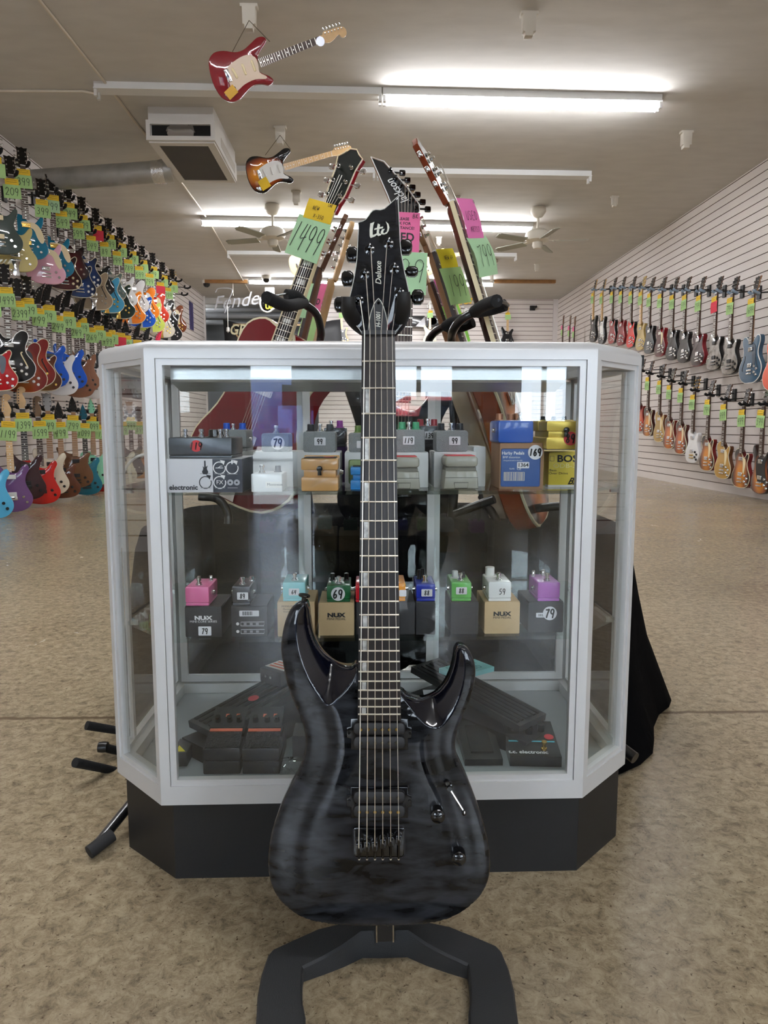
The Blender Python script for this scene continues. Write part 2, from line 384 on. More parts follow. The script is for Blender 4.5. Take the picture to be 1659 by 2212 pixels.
# street front behind the camera: door and windows
FW = mat('front_wall_paint', (74, 72, 70), .8)
w = MB(); ops = [(-1.02, -.56, 0, 2.35), (.26, .98, .86, 2.5), (1.58, 2.1, .8, 2.5), (2.6, 4.0, .8, 2.5), (-3.3, -1.9, .9, 2.5)]
xs = sorted([XL-.2, XR+.2]+[v for o in ops for v in o[:2]])
for i in range(len(xs)-1):
    mid = (xs[i]+xs[i+1])/2; hit = [o for o in ops if o[0] < mid < o[1]]
    if hit:
        o = hit[0]
        if o[2] > 0: w.box(xs[i], xs[i+1], YF-.1, YF, 0, o[2])
        w.box(xs[i], xs[i+1], YF-.1, YF, o[3], ZC)
    else: w.box(xs[i], xs[i+1], YF-.1, YF, 0, ZC)
struct('wall_front', w, FW)
WG = glass('window_glass', (.96, .98, 1))
for i, o in enumerate(ops):
    f = MB(); t = .035; x0, x1, z0, z1 = o
    f.box(x0, x0+t, YF-.07, YF-.02, z0, z1).box(x1-t, x1, YF-.07, YF-.02, z0, z1).box(x0, x1, YF-.07, YF-.02, z1-t, z1).box(x0, x1, YF-.07, YF-.02, z0, z0+t)
    if i: f.box((x0+x1)/2-.02, (x0+x1)/2+.02, YF-.07, YF-.02, z0, z1)
    fr = struct('door_1' if i == 0 else 'window_%d' % i, f, mat('dark_frame', (40, 40, 42), .5))
    obj('pane', MB().box(x0+t, x1-t, YF-.048, YF-.042, z0+t, z1-t), WG, fr)
struct('ground_street', MB().box(-30, 30, -40, YF-.1, -.12, -.02), mat('street_paving', (176, 172, 166), .9))
# ------------------------------------------------------------------ world
W = bpy.data.worlds.new('sky'); S.world = W; W.use_nodes = True; wn = W.node_tree.nodes
bg = wn['Background']; bg.inputs[0].default_value = (.82, .91, 1.0, 1); bg.inputs[1].default_value = 14.0
# ------------------------------------------------------------------ ceiling lights
LIT = mat('lit_tube', (255, 255, 255), .5, emis=(250, 251, 255), est=86)
DEADT = mat('fixture_enamel', (214, 214, 212), .45)
def fixture(pa, pb, lit, label, group):
    a, b = Vector(pa), Vector(pb); d = b-a; Ln = d.length; ang = math.atan2(d.y, d.x)
    t = thing('fluorescent_fixture', label, 'ceiling light', (a.x, a.y, ZC), ang, group)
    obj('housing', MB().slab([(-.045, 0), (.045, 0), (.045, -.048), (.062, -.052), (.062, -.062), (-.062, -.062), (-.062, -.052), (-.045, -.048)], 0, Ln, 0, 0, M=Matrix(((0, -1, 0, 0), (1, 0, 0, 0), (0, 0, 1, 0), (0, 0, 0, 1)))), DEADT, t)
    for x in (.012, Ln-.012):
        for y in (-.035, .035): obj('socket', MB().box(x-.012, x+.012, y-.015, y+.015, -.115, -.062), DEADT, t)
    if lit:
        for y in (-.035, .035):
            obj('fluorescent_tube', MB().tube([(.03, y, -.093), (Ln-.03, y, -.093)], .019, 10), LIT, t)
    return t
def two(px, py): p = PZ(px, py, 3.54); return (p.x, p.y)
G = 'ceiling strip lights'
fixture(two(207, 205), two(824, 218), 0, 'bare white strip housing with no tubes, above the air vent box', G)
fixture(two(827, 218), two(1425, 232), 1, 'nearest lit strip light, glowing white above the middle of the shop', G)
fixture(two(1, 372), two(812, 383), 0, 'bare white strip housing starting behind the air vent box', G) if False else None
a1 = two(814, 383); b1 = two(1275, 390); fixture(a1, b1, 0, 'bare white strip housing ending in a drooping socket, behind the nearest lit strip', G)
fixture((a1[0]-2.42, a1[1]-.03), (a1[0]-.02, a1[1]), 0, 'bare white strip housing starting behind the air vent box', G)
a, b = Vector(two(435, 483)), Vector(two(1150, 497)); m_ = (a+b)/2
fixture(a, m_, 1, 'lit strip light crossing behind the left ceiling fan', G); fixture(m_, b, 1, 'lit strip light ending at the right ceiling fan', G)
a, b = Vector(two(492, 555)), Vector(two(1115, 560)); m_ = (a+b)/2
fixture(a, m_, 0, 'bare white strip housing behind the left ceiling fan', G); fixture(m_, b, 0, 'bare white strip housing behind the right ceiling fan', G)
a, b = Vector(two(537, 610)), Vector(two(1065, 616)); m_ = (a+b)/2
fixture(a, m_, 1, 'farthest lit strip light, left half, next to the security dome', G); fixture(m_, b, 1, 'farthest lit strip light, right half, next to the wooden strip', G)
for (y, x0, x1) in ((2.6, -2.3, .1), (-1.6, .12, 2.55)):
    fixture((x0, y), (x1, y), 1, 'lit strip light on the ceiling over the front of the shop', 'strip lights over the shop front')
WOODS = mat('varnished_strip', (150, 108, 62), .6, noise=.2, nscale=12)
p = PZ(443, 608, 3.6); q = PZ(537, 612, 3.6)
tag(obj('wooden_strip', MB().box(p.x, q.x, p.y-.04, p.y+.04, ZC-.06, ZC), WOODS), 'brown wooden strip on the ceiling left of the farthest lit light', 'wood strip', 'wooden ceiling strips')
p = PZ(1068, 608, 3.6); q = PZ(1195, 612, 3.6)
tag(obj('wooden_strip', MB().box(p.x, q.x, p.y-.04, p.y+.04, ZC-.06, ZC), WOODS), 'brown wooden strip on the ceiling right of the farthest lit light', 'wood strip', 'wooden ceiling strips')
# conduit
CON = mat('painted_conduit', (205, 196, 180), .6)
pts = [PZ(x, y, ZC-.012) for x, y in ((60, -40), (85, 0), (165, 100), (240, 194), (283, 252), (345, 330), (440, 460), (545, 640))]
cx0 = sum(v.x for v in pts[2:])/6
tag(obj('ceiling_conduit', MB().tube([(pts[0].x, pts[0].y, ZC-.012)]+[(v.x, v.y, ZC-.012) for v in pts[1:]], .012, 6), CON), 'thin painted conduit running along the ceiling past the vent box', 'conduit')
pts = [PZ(x, y, ZC-.012) for x, y in ((-120, 194), (0, 196), (180, 197), (212, 203))]
tag(obj('ceiling_conduit', MB().tube([(v.x, v.y, ZC-.012) for v in pts], .012, 6), CON), 'thin painted conduit crossing from the left wall to the first strip housing', 'conduit')
# air vent box
f0 = PZ(319, 230, ZC); f1 = PZ(460, 230, ZC); zb = PY(390, 306, f0.y).z; bk = PZ(400, 392, zb); bk2 = PZ(505, 392, zb)
x0, x1, y0, y1 = f0.x, f1.x, f0.y, bk.y
VP = mat('vent_painted_metal', (206, 204, 200), .5)
t = thing('air_vent_box', 'white metal air handler box with dark grille hanging under the ceiling', 'air vent', ((x0+x1)/2, y0, ZC))
ox, oy = (x0+x1)/2, y0; w2 = (x1-x0)/2; D = y1-y0; h = ZC-zb
obj('upper_housing', MB().box(-w2, w2, .0, D, -h*.42, 0), VP, t)
for sx in (-1, 1): obj('side_panel', MB().box(*sorted((sx*(w2-.03), sx*(w2+.012))), .0, D, -h+.004, -h*.4), VP, t)
obj('side_recess', MB().box(w2+.0121, w2+.014, .25, D-.1, -h+.05, -h*.55), mat('vent_side_panel', (176, 170, 160), .6), t)
def fr(x0_, x1_, z0_, z1_, b, y0_, y1_):
    m = MB(); O = [(x0_, z0_), (x1_, z0_), (x1_, z1_), (x0_, z1_)]; I = [(x0_+b, z0_+b), (x1_-b, z0_+b), (x1_-b, z1_-b), (x0_+b, z1_-b)]
    v = [(p[0], y, p[1]) for y in (y0_, y1_) for p in O+I]
    f = []
    for i in range(4):
        j = (i+1) % 4
        f += [(i, j, 4+j, 4+i), (8+i, 12+i, 12+j, 8+j), (i, 8+i, 8+j, j), (4+i, 4+j, 12+j, 12+i)]
    return m.add(v, f)
obj('front_frame', fr(-w2-.014, w2+.014, -h, -h*.42, .036, -.035, -.001), VP, t)
obj('dark_opening', MB().box(-w2+.03, w2-.03, -.006, -.002, -h+.03, -h*.42-.03), mat('vent_dark', (12, 12, 12), .9), t)
foil = MB(); rnd = random.Random(3)
foil.lathe([(.0, -.12), (.05, -.11), (.06, -.08), (.066, -.04), (.07, 0), (.066, .03), (.07, .06), (.05, .1), (0, .12)], (0, -.024, -h*.74), 'x', 16)
foil.v = [(x+rnd.uniform(-.012, .012), -.020+y*.05, z+rnd.uniform(-.012, .012)) for x, y, z in foil.v]
obj('foil_wrap', foil, mat('crumpled_foil', (190, 190, 195), .15, 1), t)
bf = fr(-w2, w2, 0.0, D, .07, 0, .025); bf.v = [(x, z, -h-.012+y) for x, y, z in bf.v]
obj('bottom_frame', bf, VP, t)
obj('filter_grille', MB().box(-w2+.06, w2-.06, .05, D-.07, -h-.006, -h+.006), mat('filter_grey', (78, 76, 74), .9, bump=.3, bscale=300), t)
pl = PX(52, 392, XL+.02); pr_ = PY(352, 372, y1-.35)
DU = mat('galvanised_duct', (176, 176, 172), .36, .6, noise=.15, nscale=7)
tag(obj('duct_pipe', MB().tube([(XL-.02, pl.y, pl.z), (pr_.x-.05, pr_.y, pr_.z), (x0+.0, pr_.y+.02, pr_.z+.03)], [.105, .105, .12], 20), DU), 'round galvanised duct from the left wall to the air vent box', 'duct')
# ceiling fans
FWH = mat('fan_white', (206, 200, 186), .5)
def fan(px, py, label, ph, rb=.5, small=False):
    p = PZ(px, py, ZC); t = thing('ceiling_fan', label, 'ceiling fan', (p.x, p.y, ZC), 0, 'ceiling fans')
    obj('canopy', MB().lathe([(.06, 0), (.095, -.005), (.1, -.06), (.06, -.12), (.02, -.135)], n=20), FWH, t)
    obj('downrod', MB().tube([(0, 0, -.12), (0, 0, -.3)], .016, 8), FWH, t)
    obj('motor_housing', MB().lathe([(.03, -.27), (.1, -.285), (.155, -.32), (.17, -.37), (.15, -.42), (.08, -.44)], n=24), FWH, t)
    obj('light_cap', MB().lathe([(.065, -.43), (.07, -.48), (.05, -.52), (.0, -.525)], n=16), FWH, t)
    for k in range(5):
        M = Matrix.Rotation(R(ph+72*k), 4, 'Z') @ Matrix.Rotation(R(14), 4, 'X')
        M[2][3] = -.43
        b = obj('blade', MB().box(.2, rb+.12, -.055, .055, -.005, .005).box(rb+.12, rb+.15, -.04, .04, -.005, .005), mat('fan_blade', (150, 150, 136), .55), t, M=M)
        obj('blade_arm', MB().box(.1, .26, -.018, .018, .004, .012).lathe([(.04, .005), (.04, .012)], (.24, 0, 0), n=12), FWH, b)
fan(588, 442, 'left white ceiling fan in front of the lit strip', 20); fan(1163, 448, 'right white ceiling fan beside the lit strip end', 62)
# ceiling sockets and hooks
SOC = mat('ceiling_socket', (196, 190, 178), .55)
def sock(px, py, label, sc=1.0):
    p = PZ(px, py, ZC)
    o = tag(obj('ceiling_bracket', MB().slab([(-.06, .001), (.06, .001), (.06, -.02), (.046, -.022), (.044, -.13), (.026, -.134), (.024, -.16), (-.03, -.16), (-.032, -.134), (-.044, -.13), (-.046, -.022), (-.06, -.02)], -.032, .032, .004), SOC, loc=(p.x, p.y, ZC)), label, 'bracket', 'small ceiling brackets')
    o.scale = (sc, sc, sc); return p
sock(538, 12, 'white ceiling bracket carrying the red hanging guitar'); sock(1143, 28, 'white ceiling bracket at the top of the photo right of centre')
sock(605, 274, 'white ceiling bracket carrying the sunburst hanging guitar'); sock(1483, 284, 'white ceiling bracket nearest the right wall')
sock(640, 413, 'small bracket on the ceiling above the left fan'); sock(1328, 424, 'small bracket on the ceiling right of the right fan', .8)
sock(948, 512, 'small bracket behind the leaning pink tagged guitar', .8); sock(1160, 570, 'far small bracket below the right fan', .8); sock(986, 424, 'small bracket behind the sunburst leaning headstock', .8)
DOME = mat('camera_dome', (20, 20, 22), .2)
for px, py, lb in ((446, 606, 'white security dome camera at the left wooden strip'), (575, 596, 'dark security dome camera above the farthest strip light')):
    p = PZ(px, py, ZC); t = thing('dome_camera', lb, 'security camera', (p.x, p.y, ZC), 0, 'dome cameras')
    obj('dome_base', MB().lathe([(.09, 0), (.09, -.04), (.075, -.06)], n=16), WHT if px < 500 else SOC, t); obj('dome', MB().lathe([(.07, -.055), (.06, -.1), (.03, -.125), (0, -.13)], n=16), DOME, t)

t = fixture((-4.45, 16.6), (-4.45, 19.0), 1, 'strip light inside the back storage area', 'storage area strip light')  # added lamp behind the left wall's end, out of view, to brighten the storeroom

# parked vehicles outside, mirrored in the case glass
def vehicle(label, x, y, rot, prof, L_, col, wpoly):
    t = thing('parked_vehicle', label, 'vehicle', (x, y, -.02), rot); m = MB(); m.slab(prof, -.85, .85, .06)
    obj('bodywork', m, mat('paint_%d_%d' % col[:2], col, .3, coat=1), t)
    for s in (-1, 1): obj('side_window', MB().slab(wpoly, 0, .01, M=Matrix.Translation((0, -.855 if s < 0 else .865, 0))), mat('tinted_glass', (30, 36, 44), .1), t)
    for wx in (-L_*.32, L_*.32):
        for s in (-1, 1): obj('wheel', MB().lathe([(.18, -.1), (.32, -.1), (.33, 0), (.32, .1), (.18, .1)], (wx, s*.78, .33), 'y', 20), BLKM, t)
vehicle('blue van parked outside the shop window', -1.2, -15, 0, [(-2.4, .35), (2.4, .35), (2.45, 1.0), (2.1, 1.2), (1.6, 1.85), (-2.3, 1.95), (-2.45, 1.2)], 4.8, (62, 92, 160), [(-.4, 1.2), (1.6, 1.2), (1.35, 1.7), (-.4, 1.75)])
vehicle('red car parked outside the shop door', 1.9, -12, 0, [(-2.1, .35), (2.1, .35), (2.1, .8), (1.2, .9), (.6, 1.35), (-.9, 1.38), (-1.7, .95), (-2.1, .9)], 4.2, (190, 30, 40), [(-.9, .92), (.9, .92), (.5, 1.28), (-.8, 1.3)])

tag(obj('duct_joint_tape', MB().tube([(pr_.x-.10, pr_.y, pr_.z-.004), (pr_.x+.02, pr_.y+.005, pr_.z+.006)], [.109, .112], 20), mat('foil_tape', (214, 214, 212), .25, .8, bump=.5, bscale=40)), 'shiny foil tape collar on the duct next to the air vent box', 'duct tape')
# ================================================================== GUITARS
def gm(r, g, b, metal=0): return mat('gloss_%d_%d_%d' % (r, g, b), (r, g, b), .4, metal, coat=.8, spec=.1)
SHAPES = {
 'single': [(-.03,-.415),(-.08,-.41),(-.125,-.44),(-.128,-.49),(-.105,-.545),(-.125,-.60),(-.165,-.665),(-.16,-.725),(-.11,-.775),(0,-.79),(.11,-.775),(.16,-.725),(.165,-.665),(.125,-.60),(.108,-.55),(.122,-.51),(.132,-.475),(.118,-.452),(.092,-.462),(.06,-.49),(.03,-.487)],
 'semi': [(-.03,-.44),(-.055,-.41),(-.10,-.378),(-.145,-.39),(-.155,-.44),(-.13,-.51),(-.135,-.57),(-.185,-.64),(-.20,-.70),(-.17,-.77),(-.09,-.815),(0,-.82),(.09,-.815),(.17,-.77),(.20,-.70),(.185,-.64),(.135,-.57),(.13,-.51),(.155,-.44),(.145,-.39),(.10,-.378),(.055,-.41),(.03,-.44)],
 'falcon': [(-.03,-.42),(-.09,-.40),(-.145,-.43),(-.15,-.49),(-.125,-.55),(-.15,-.61),(-.20,-.68),(-.195,-.75),(-.13,-.81),(0,-.825),(.13,-.81),(.195,-.75),(.20,-.68),(.15,-.61),(.128,-.55),(.15,-.49),(.165,-.44),(.145,-.405),(.105,-.42),(.06,-.46),(.03,-.465)],
 'strat': [(-.03,-.455),(-.055,-.44),(-.085,-.40),(-.112,-.358),(-.14,-.365),(-.15,-.41),(-.13,-.47),(-.112,-.53),(-.118,-.59),(-.15,-.66),(-.158,-.73),(-.115,-.785),(0,-.808),(.10,-.79),(.15,-.74),(.158,-.68),(.128,-.61),(.108,-.55),(.118,-.49),(.142,-.44),(.125,-.402),(.09,-.42),(.06,-.46),(.03,-.475)],
 'jet': [(-.03,-.42),(-.09,-.415),(-.13,-.44),(-.132,-.49),(-.11,-.55),(-.13,-.60),(-.17,-.665),(-.165,-.73),(-.11,-.78),(0,-.795),(.11,-.78),(.165,-.73),(.17,-.665),(.13,-.60),(.112,-.55),(.125,-.51),(.14,-.47),(.142,-.425),(.118,-.42),(.075,-.475),(.03,-.48)],
 'explorer': [(-.03,-.43),(-.07,-.42),(-.16,-.36),(-.175,-.385),(-.14,-.47),(-.115,-.55),(-.135,-.62),(-.155,-.68),(-.15,-.76),(-.10,-.79),(.02,-.79),(.12,-.76),(.165,-.70),(.16,-.62),(.13,-.56),(.12,-.50),(.15,-.43),(.12,-.42),(.06,-.46),(.03,-.46)],
}
HEADS = {
 'threes': [(-.021,0),(-.03,.03),(-.042,.07),(-.038,.13),(-.046,.168),(-.018,.162),(0,.172),(.018,.162),(.046,.168),(.038,.13),(.042,.07),(.03,.03),(.021,0)],
 'six': [(-.021,0),(-.024,.022),(-.04,.04),(-.036,.10),(-.032,.165),(-.01,.192),(.022,.188),(.036,.165),(.026,.145),(.008,.135),(.022,.10),(.034,.06),(.022,.022),(.021,0)],
 'pointy': [(-.021,0),(-.048,.035),(-.036,.09),(.0,.15),(.075,.215),(.05,.14),(.032,.07),(.021,.02)],
 'tri': [(-.021,0),(-.042,.04),(-.03,.10),(0,.175),(.03,.10),(.042,.04),(.021,0)],
}
GC = {}
def cached(key, fn):
    if key not in GC: GC[key] = fn()
    return GC[key]
def body_mesh(shape, top, side, bind, thick, k=3):
    def f():
        o = smooth_closed(SHAPES[shape], k)
        if area(o) < 0: o.reverse()
        m = MB()
        if bind is None:
            m.slab(o, -thick, 0, .007, 0, mside=1, mfront=0); return m.mesh('body', [top, side])
        m.slab(o, -thick, -.006, .003, 1, seg=1)
        n = len(o); b = len(m.v); oi = inset(o, .006)
        for (oo, d) in ((o, -.006), (o, -.001), (oi, 0)): m.v += [(p[0], -d, p[1]) for p in oo]
        for r_ in range(2):
            for i in range(n):
                j = (i+1) % n; m.f.append([b+r_*n+i, b+r_*n+j, b+(r_+1)*n+j, b+(r_+1)*n+i]); m.m.append(2); m.sm.append(True)
        m.f.append([b+2*n+i for i in range(n)]); m.m.append(0); m.sm.append(False)
        return m.mesh('body', [top, side, bind])
    return cached(('body', shape, top.name, side.name, bind and bind.name, thick), f)
def board_mesh(fb, inl, length=.455):
    def f():
        m = MB(); w0, w1 = .021, .028
        o = [(-w0, 0), (w0, 0), (w1, -length), (-w1, -length)]
        m.slab(o, .002, .012, 0, 0)
        L = .64; ys = [L*(1-2**(-n/12)) for n in range(1, 23)]
        prev = 0
        for n, y in enumerate(ys, 1):
            if y > length-.004: break
            w = w0+(w1-w0)*y/length
            m.box(-w, w, -.0132, -.012, -y-.001, -y+.001, 1)
            if inl and n in (3, 5, 7, 9, 12, 15, 17, 19, 21):
                mid, hh = -(prev+y)/2, (y-prev)*.28
                ww = {'dot': .004, 'block': .014, 'trap': .013}[inl]; hh = .004 if inl == 'dot' else hh
                m.box(-ww, ww, -.0125, -.0118, mid-hh, mid+hh, 2)
            prev = y
        m.box(-w0, w0, -.0145, -.004, -.002, .003, 2)
        return m.mesh('fingerboard', [fb, STL, PEARL if inl != 'dot' else WHT])
    return cached(('board', fb.name, inl, length), f)
def neck_mesh(nk):
    def f():
        m = MB(); prof = []
        ys = [.0, -.02, -.2, -.40, -.44]; ws = [.021, .0215, .0245, .0275, .028]; ds = [.012, .018, .019, .021, .03]
        n = 8; v = []
        for y, w, d in zip(ys, ws, ds):
            for k in range(n+1):
                a = PI*k/n; v.append((w*math.cos(a), -.003+d*math.sin(a)+0*y, y))
        fs = []
        for i in range(len(ys)-1):
            for k in range(n): fs.append((i*(n+1)+k, i*(n+1)+k+1, (i+1)*(n+1)+k+1, (i+1)*(n+1)+k))
            fs.append((i*(n+1)+n, i*(n+1), (i+1)*(n+1), (i+1)*(n+1)+n))
        fs.append(tuple(range(n+1))); fs.append(tuple(range((len(ys)-1)*(n+1), len(ys)*(n+1)))[::-1])
        m.add(v, fs, 0, True); return m.mesh('neck', nk)
    return cached(('neck', nk.name), f)
def head_mesh(kind, front, back):
    def f():
        o = smooth_closed(HEADS[kind], 2) if kind == 'six' else HEADS[kind]
        return MB().slab(o, -.016, -.001, .002, 1, mfront=0, seg=1).mesh('headstock', [front, back])
    return cached(('head', kind, front.name, back.name), f)
def peg_mesh(side, hw, but):
    def f():
        m = MB(); m.lathe([(.006, -.001), (.0055, .003), (.0035, .004), (.0035, .012)], ax='y', n=8)
        m.tube([(0, .007, 0), (side*.026, .007, 0)], .0025, 6); m.rbox(min(side*.024, side*.04), max(side*.024, side*.04), .003, .011, -.007, .007, .003, 1)
        return m.mesh('tuning_peg', [hw, but])
    return cached(('peg', side, hw.name, but.name), f)
PEGS = {'threes': [(s*.027, z, s, s*.014) for z in (.045, .085, .125) for s in (-1, 1)],
        'six': [(-.026+.001*i, .045+.024*i, -1, -.012) for i in range(6)],
        'pointy': [(-.03+.0135*i*(.35+.13*i), .04+.024*i, -1, -.012) for i in range(6)],
        'tri': [(s*(.024-.06*(z-.04)), z, s, s*.012) for z in (.04, .075, .11) for s in (-1, 1)]}
def small(kind, m1, m2=None):
    def f():
        m = MB()
        if kind == 'humbucker': m.rbox(-.035, .035, -.007, 0, -.019, .019, .004, 0); m.box(-.031, .031, -.0085, -.007, .003, .015, 1).box(-.031, .031, -.0085, -.007, -.015, -.003, 1)
        if kind == 'single_coil': m.rbox(-.036, .036, -.006, 0, -.009, .009, .0085, 0)
        if kind == 'bridge': m.rbox(-.042, .042, -.012, 0, -.007, .007, .004, 0)
        if kind == 'tail': m.rbox(-.045, .045, -.013, 0, -.006, .006, .005, 0)
        if kind == 'trem': m.rbox(-.04, .04, -.008, 0, -.016, .016, .003, 0)
        if kind == 'knob': m.lathe([(.013, 0), (.012, .012), (.010, .014)], ax='y', n=12)
        if kind == 'vibrato': m.slab([(-.035, 0), (.035, 0), (.02, -.06), (.028, -.13), (-.028, -.13), (-.02, -.06)], 0, .006, .001, 0)
        if kind == 'jack': m.slab([(p[0], p[1]) for p in circ(0, 0, .012, .027, 0, 345, 14)], 0, .005, .002, 0)
        return m.mesh(kind, [m1, m2 or m1])
    return cached((kind, m1.name, m2 and m2.name), f)
PGS = {
 'lp': [(.03,-.50),(.075,-.51),(.085,-.56),(.065,-.64),(.042,-.64),(.04,-.56)],
 'jet': [(-.03,-.475),(.05,-.475),(.10,-.50),(.135,-.57),(.14,-.63),(.115,-.645),(.085,-.60),(.055,-.53),(-.03,-.505)],
 'strat': [(-.045,-.47),(-.075,-.52),(-.07,-.60),(-.035,-.69),(.06,-.70),(.115,-.715),(.105,-.66),(.085,-.60),(.08,-.52),(.10,-.45),(.085,-.44),(.05,-.475),(0,-.465)],
 'semi': [(.03,-.46),(.075,-.47),(.09,-.53),(.085,-.66),(.06,-.67),(.038,-.60)],
 'tele': [(-.08,-.45),(-.03,-.45),(.05,-.49),(.085,-.52),(.07,-.60),(-.04,-.61),(-.08,-.56)],
}
def pg_mesh(kind, m):
    return cached(('pg', kind, m.name), lambda: MB().slab(smooth_closed(PGS[kind], 3), 0, .0025, 0, 0).mesh('pickguard', m))
def fhole_mesh(side, m):
    def f():
        pts = smooth_open([(side*.10, -.56, 0), (side*.088, -.57, 0), (side*.098, -.60, 0), (side*.125, -.66, 0), (side*.135, -.69, 0), (side*.122, -.70, 0)], 4)
        return MB().ribbon([(p.x, p.y) for p in pts], .010, y=-.0008).mesh('sound_hole', m, fix=False)
    return cached(('fh', side, m.name), f)
TAGW, TAGH = .135, .112
def tag_mesh(w, h, m, bend=.004):
    def f():
        o = MB(); n = 5; v = []
        for dd in (0, -.0008):
            for i in range(n+1):
                z = -h*i/n; y = -bend*math.sin(PI*i/n)+dd
                v += [(-w/2, y, z), (w/2, y, z)]
        fs = []; k = 2*(n+1)
        for i in range(n): fs += [(2*i, 2*i+1, 2*i+3, 2*i+2), (k+2*i, k+2*i+2, k+2*i+3, k+2*i+1)]
        fs += [(0, k, k+1, 1), (2*n, 2*n+1, k+2*n+1, k+2*n)]
        for i in range(n): fs += [(2*i, 2*i+2, k+2*i+2, k+2*i), (2*i+1, k+2*i+1, k+2*i+3, 2*i+3)]
        return o.add(v, fs).mesh('price_tag', m)
    return cached(('tag', w, h, m.name), f)
def squig_mesh(w, mt, rows=2):
    def f():
        m = MB(); r = random.Random(5)
        for k in range(rows):
            z = -.014-.016*k; m.ribbon([(-w/2+w*i/7, z+r.uniform(-.003, .003)) for i in range(8)], .0022)
        return m.mesh('handwriting', mt, fix=False)
    return cached(('sq', w, rows, mt.name), f)
def price_tags(root, price, gcol=None, ycol=None, z=-.035, w=TAGW, h=TAGH, yw=.105, yh=.055, tilt=None, d=.022, writing=True, hs=None):
    t = random.uniform(-4, 4) if tilt is None else tilt
    Y = link('name_tag', tag_mesh(yw, yh, ycol or YEL), root, M=Matrix.Translation((random.uniform(-.01, .01), -d, z)) @ Matrix.Rotation(R(t*.8), 4, 'Y'))
    if writing: link('handwriting', squig_mesh(yw*.75, INK), Y, M=Matrix.Translation((0, -.0055, 0)))
    T = link('price_tag', tag_mesh(w, h, gcol or GRN), root, M=Matrix.Translation((random.uniform(-.006, .006), -d-.001, z-yh+.004)) @ Matrix.Rotation(R(t), 4, 'Y'))
    if price: hand(price, hs or h*.52, .0042, T, 0, -.0062, -h*.5, sp=.62 if len(price) < 4 else .52)
    return T
def guitar(label, shape='single', top=None, side=None, bind=None, head='threes', hfront=None, neck=None, fb=None, inl='block',
           pg=None, pgm=None, picks='hh', pm=None, hw=None, knobs=4, loc=(0, 0, 0), rotz=0, sc=1.0, M=None, group=None, price=None, gcol=None,
           fholes=None, tail=None, but=None, thick=.045, tags=True, lean=10, parts=True, knm=None, cat='guitar', hshape=None):
    top = top or gm(20, 20, 20); side = side or top; neck = neck or BROWNW; fb = fb or ROSE; hw = hw or CHR; but = but or hw
    if M is None: M = Matrix.Translation(loc) @ Matrix.Rotation(rotz, 4, 'Z') @ Matrix.Diagonal((sc, sc, sc, 1))
    r = thing('electric_guitar', label, cat, M=M, group=group)
    link('body', body_mesh(shape, top, side, bind, thick), r)
    link('neck', neck_mesh(neck), r); link('fingerboard', board_mesh(fb, inl), r)
    H = link('headstock', head_mesh(head, hfront or gm(16, 15, 15), neck), r, M=Matrix.Rotation(R(-lean if head != 'six' else -2), 4, 'X'))
    for (x, z, sd, ofs) in PEGS[head]: link('tuning_peg', peg_mesh(sd, hw, but), H, M=Matrix.Translation((x, -.001, z)))
    if pg: link('pickguard', pg_mesh(pg, pgm or CREAM), r)
    zs = {'h': [-.67], 'hh': [-.505, -.655], 'sss': [-.50, -.57, -.64], 'hsh': [-.50, -.57, -.65], 'ss': [-.505, -.645]}[picks]
    for i, z in enumerate(zs):
        kd = 'humbucker' if (picks in ('h', 'hh') or (picks == 'hsh' and i != 1)) else 'single_coil'
        link('pickup', small(kd, pm or CHR, CHR if pm is None else pm), r, M=Matrix.Translation((0, -.0025, z)) @ Matrix.Rotation(R(0 if not (picks == 'sss' and i == 2) else -10), 4, 'Y'))
    bz = -.70 if picks in ('h', 'hh', 'hsh') else -.69
    if tail == 'vibrato':
        link('bridge', small('bridge', hw), r, M=Matrix.Translation((0, 0, bz))); link('vibrato_tailpiece', small('vibrato', hw), r, M=Matrix.Translation((0, 0, -.70)))
    elif tail == 'trem': link('bridge', small('trem', hw), r, M=Matrix.Translation((0, 0, -.69)))
    else:
        link('bridge', small('bridge', hw), r, M=Matrix.Translation((0, 0, bz))); link('tailpiece', small('tail', hw), r, M=Matrix.Translation((0, 0, bz-.03)))
    kp = {4: [(.085, -.665), (.125, -.69), (.085, -.72), (.12, -.745)], 3: [(.075, -.66), (.095, -.69), (.11, -.72)], 2: [(.085, -.68), (.11, -.725)], 0: []}[knobs]
    for x, z in kp: link('knob', small('knob', knm or hw), r, M=Matrix.Translation((x, 0, z)))
    if fholes:
        for s_ in (-1, 1): link('sound_hole', fhole_mesh(s_, fholes), r)
    if tags: price_tags(r, price, gcol)
    return r
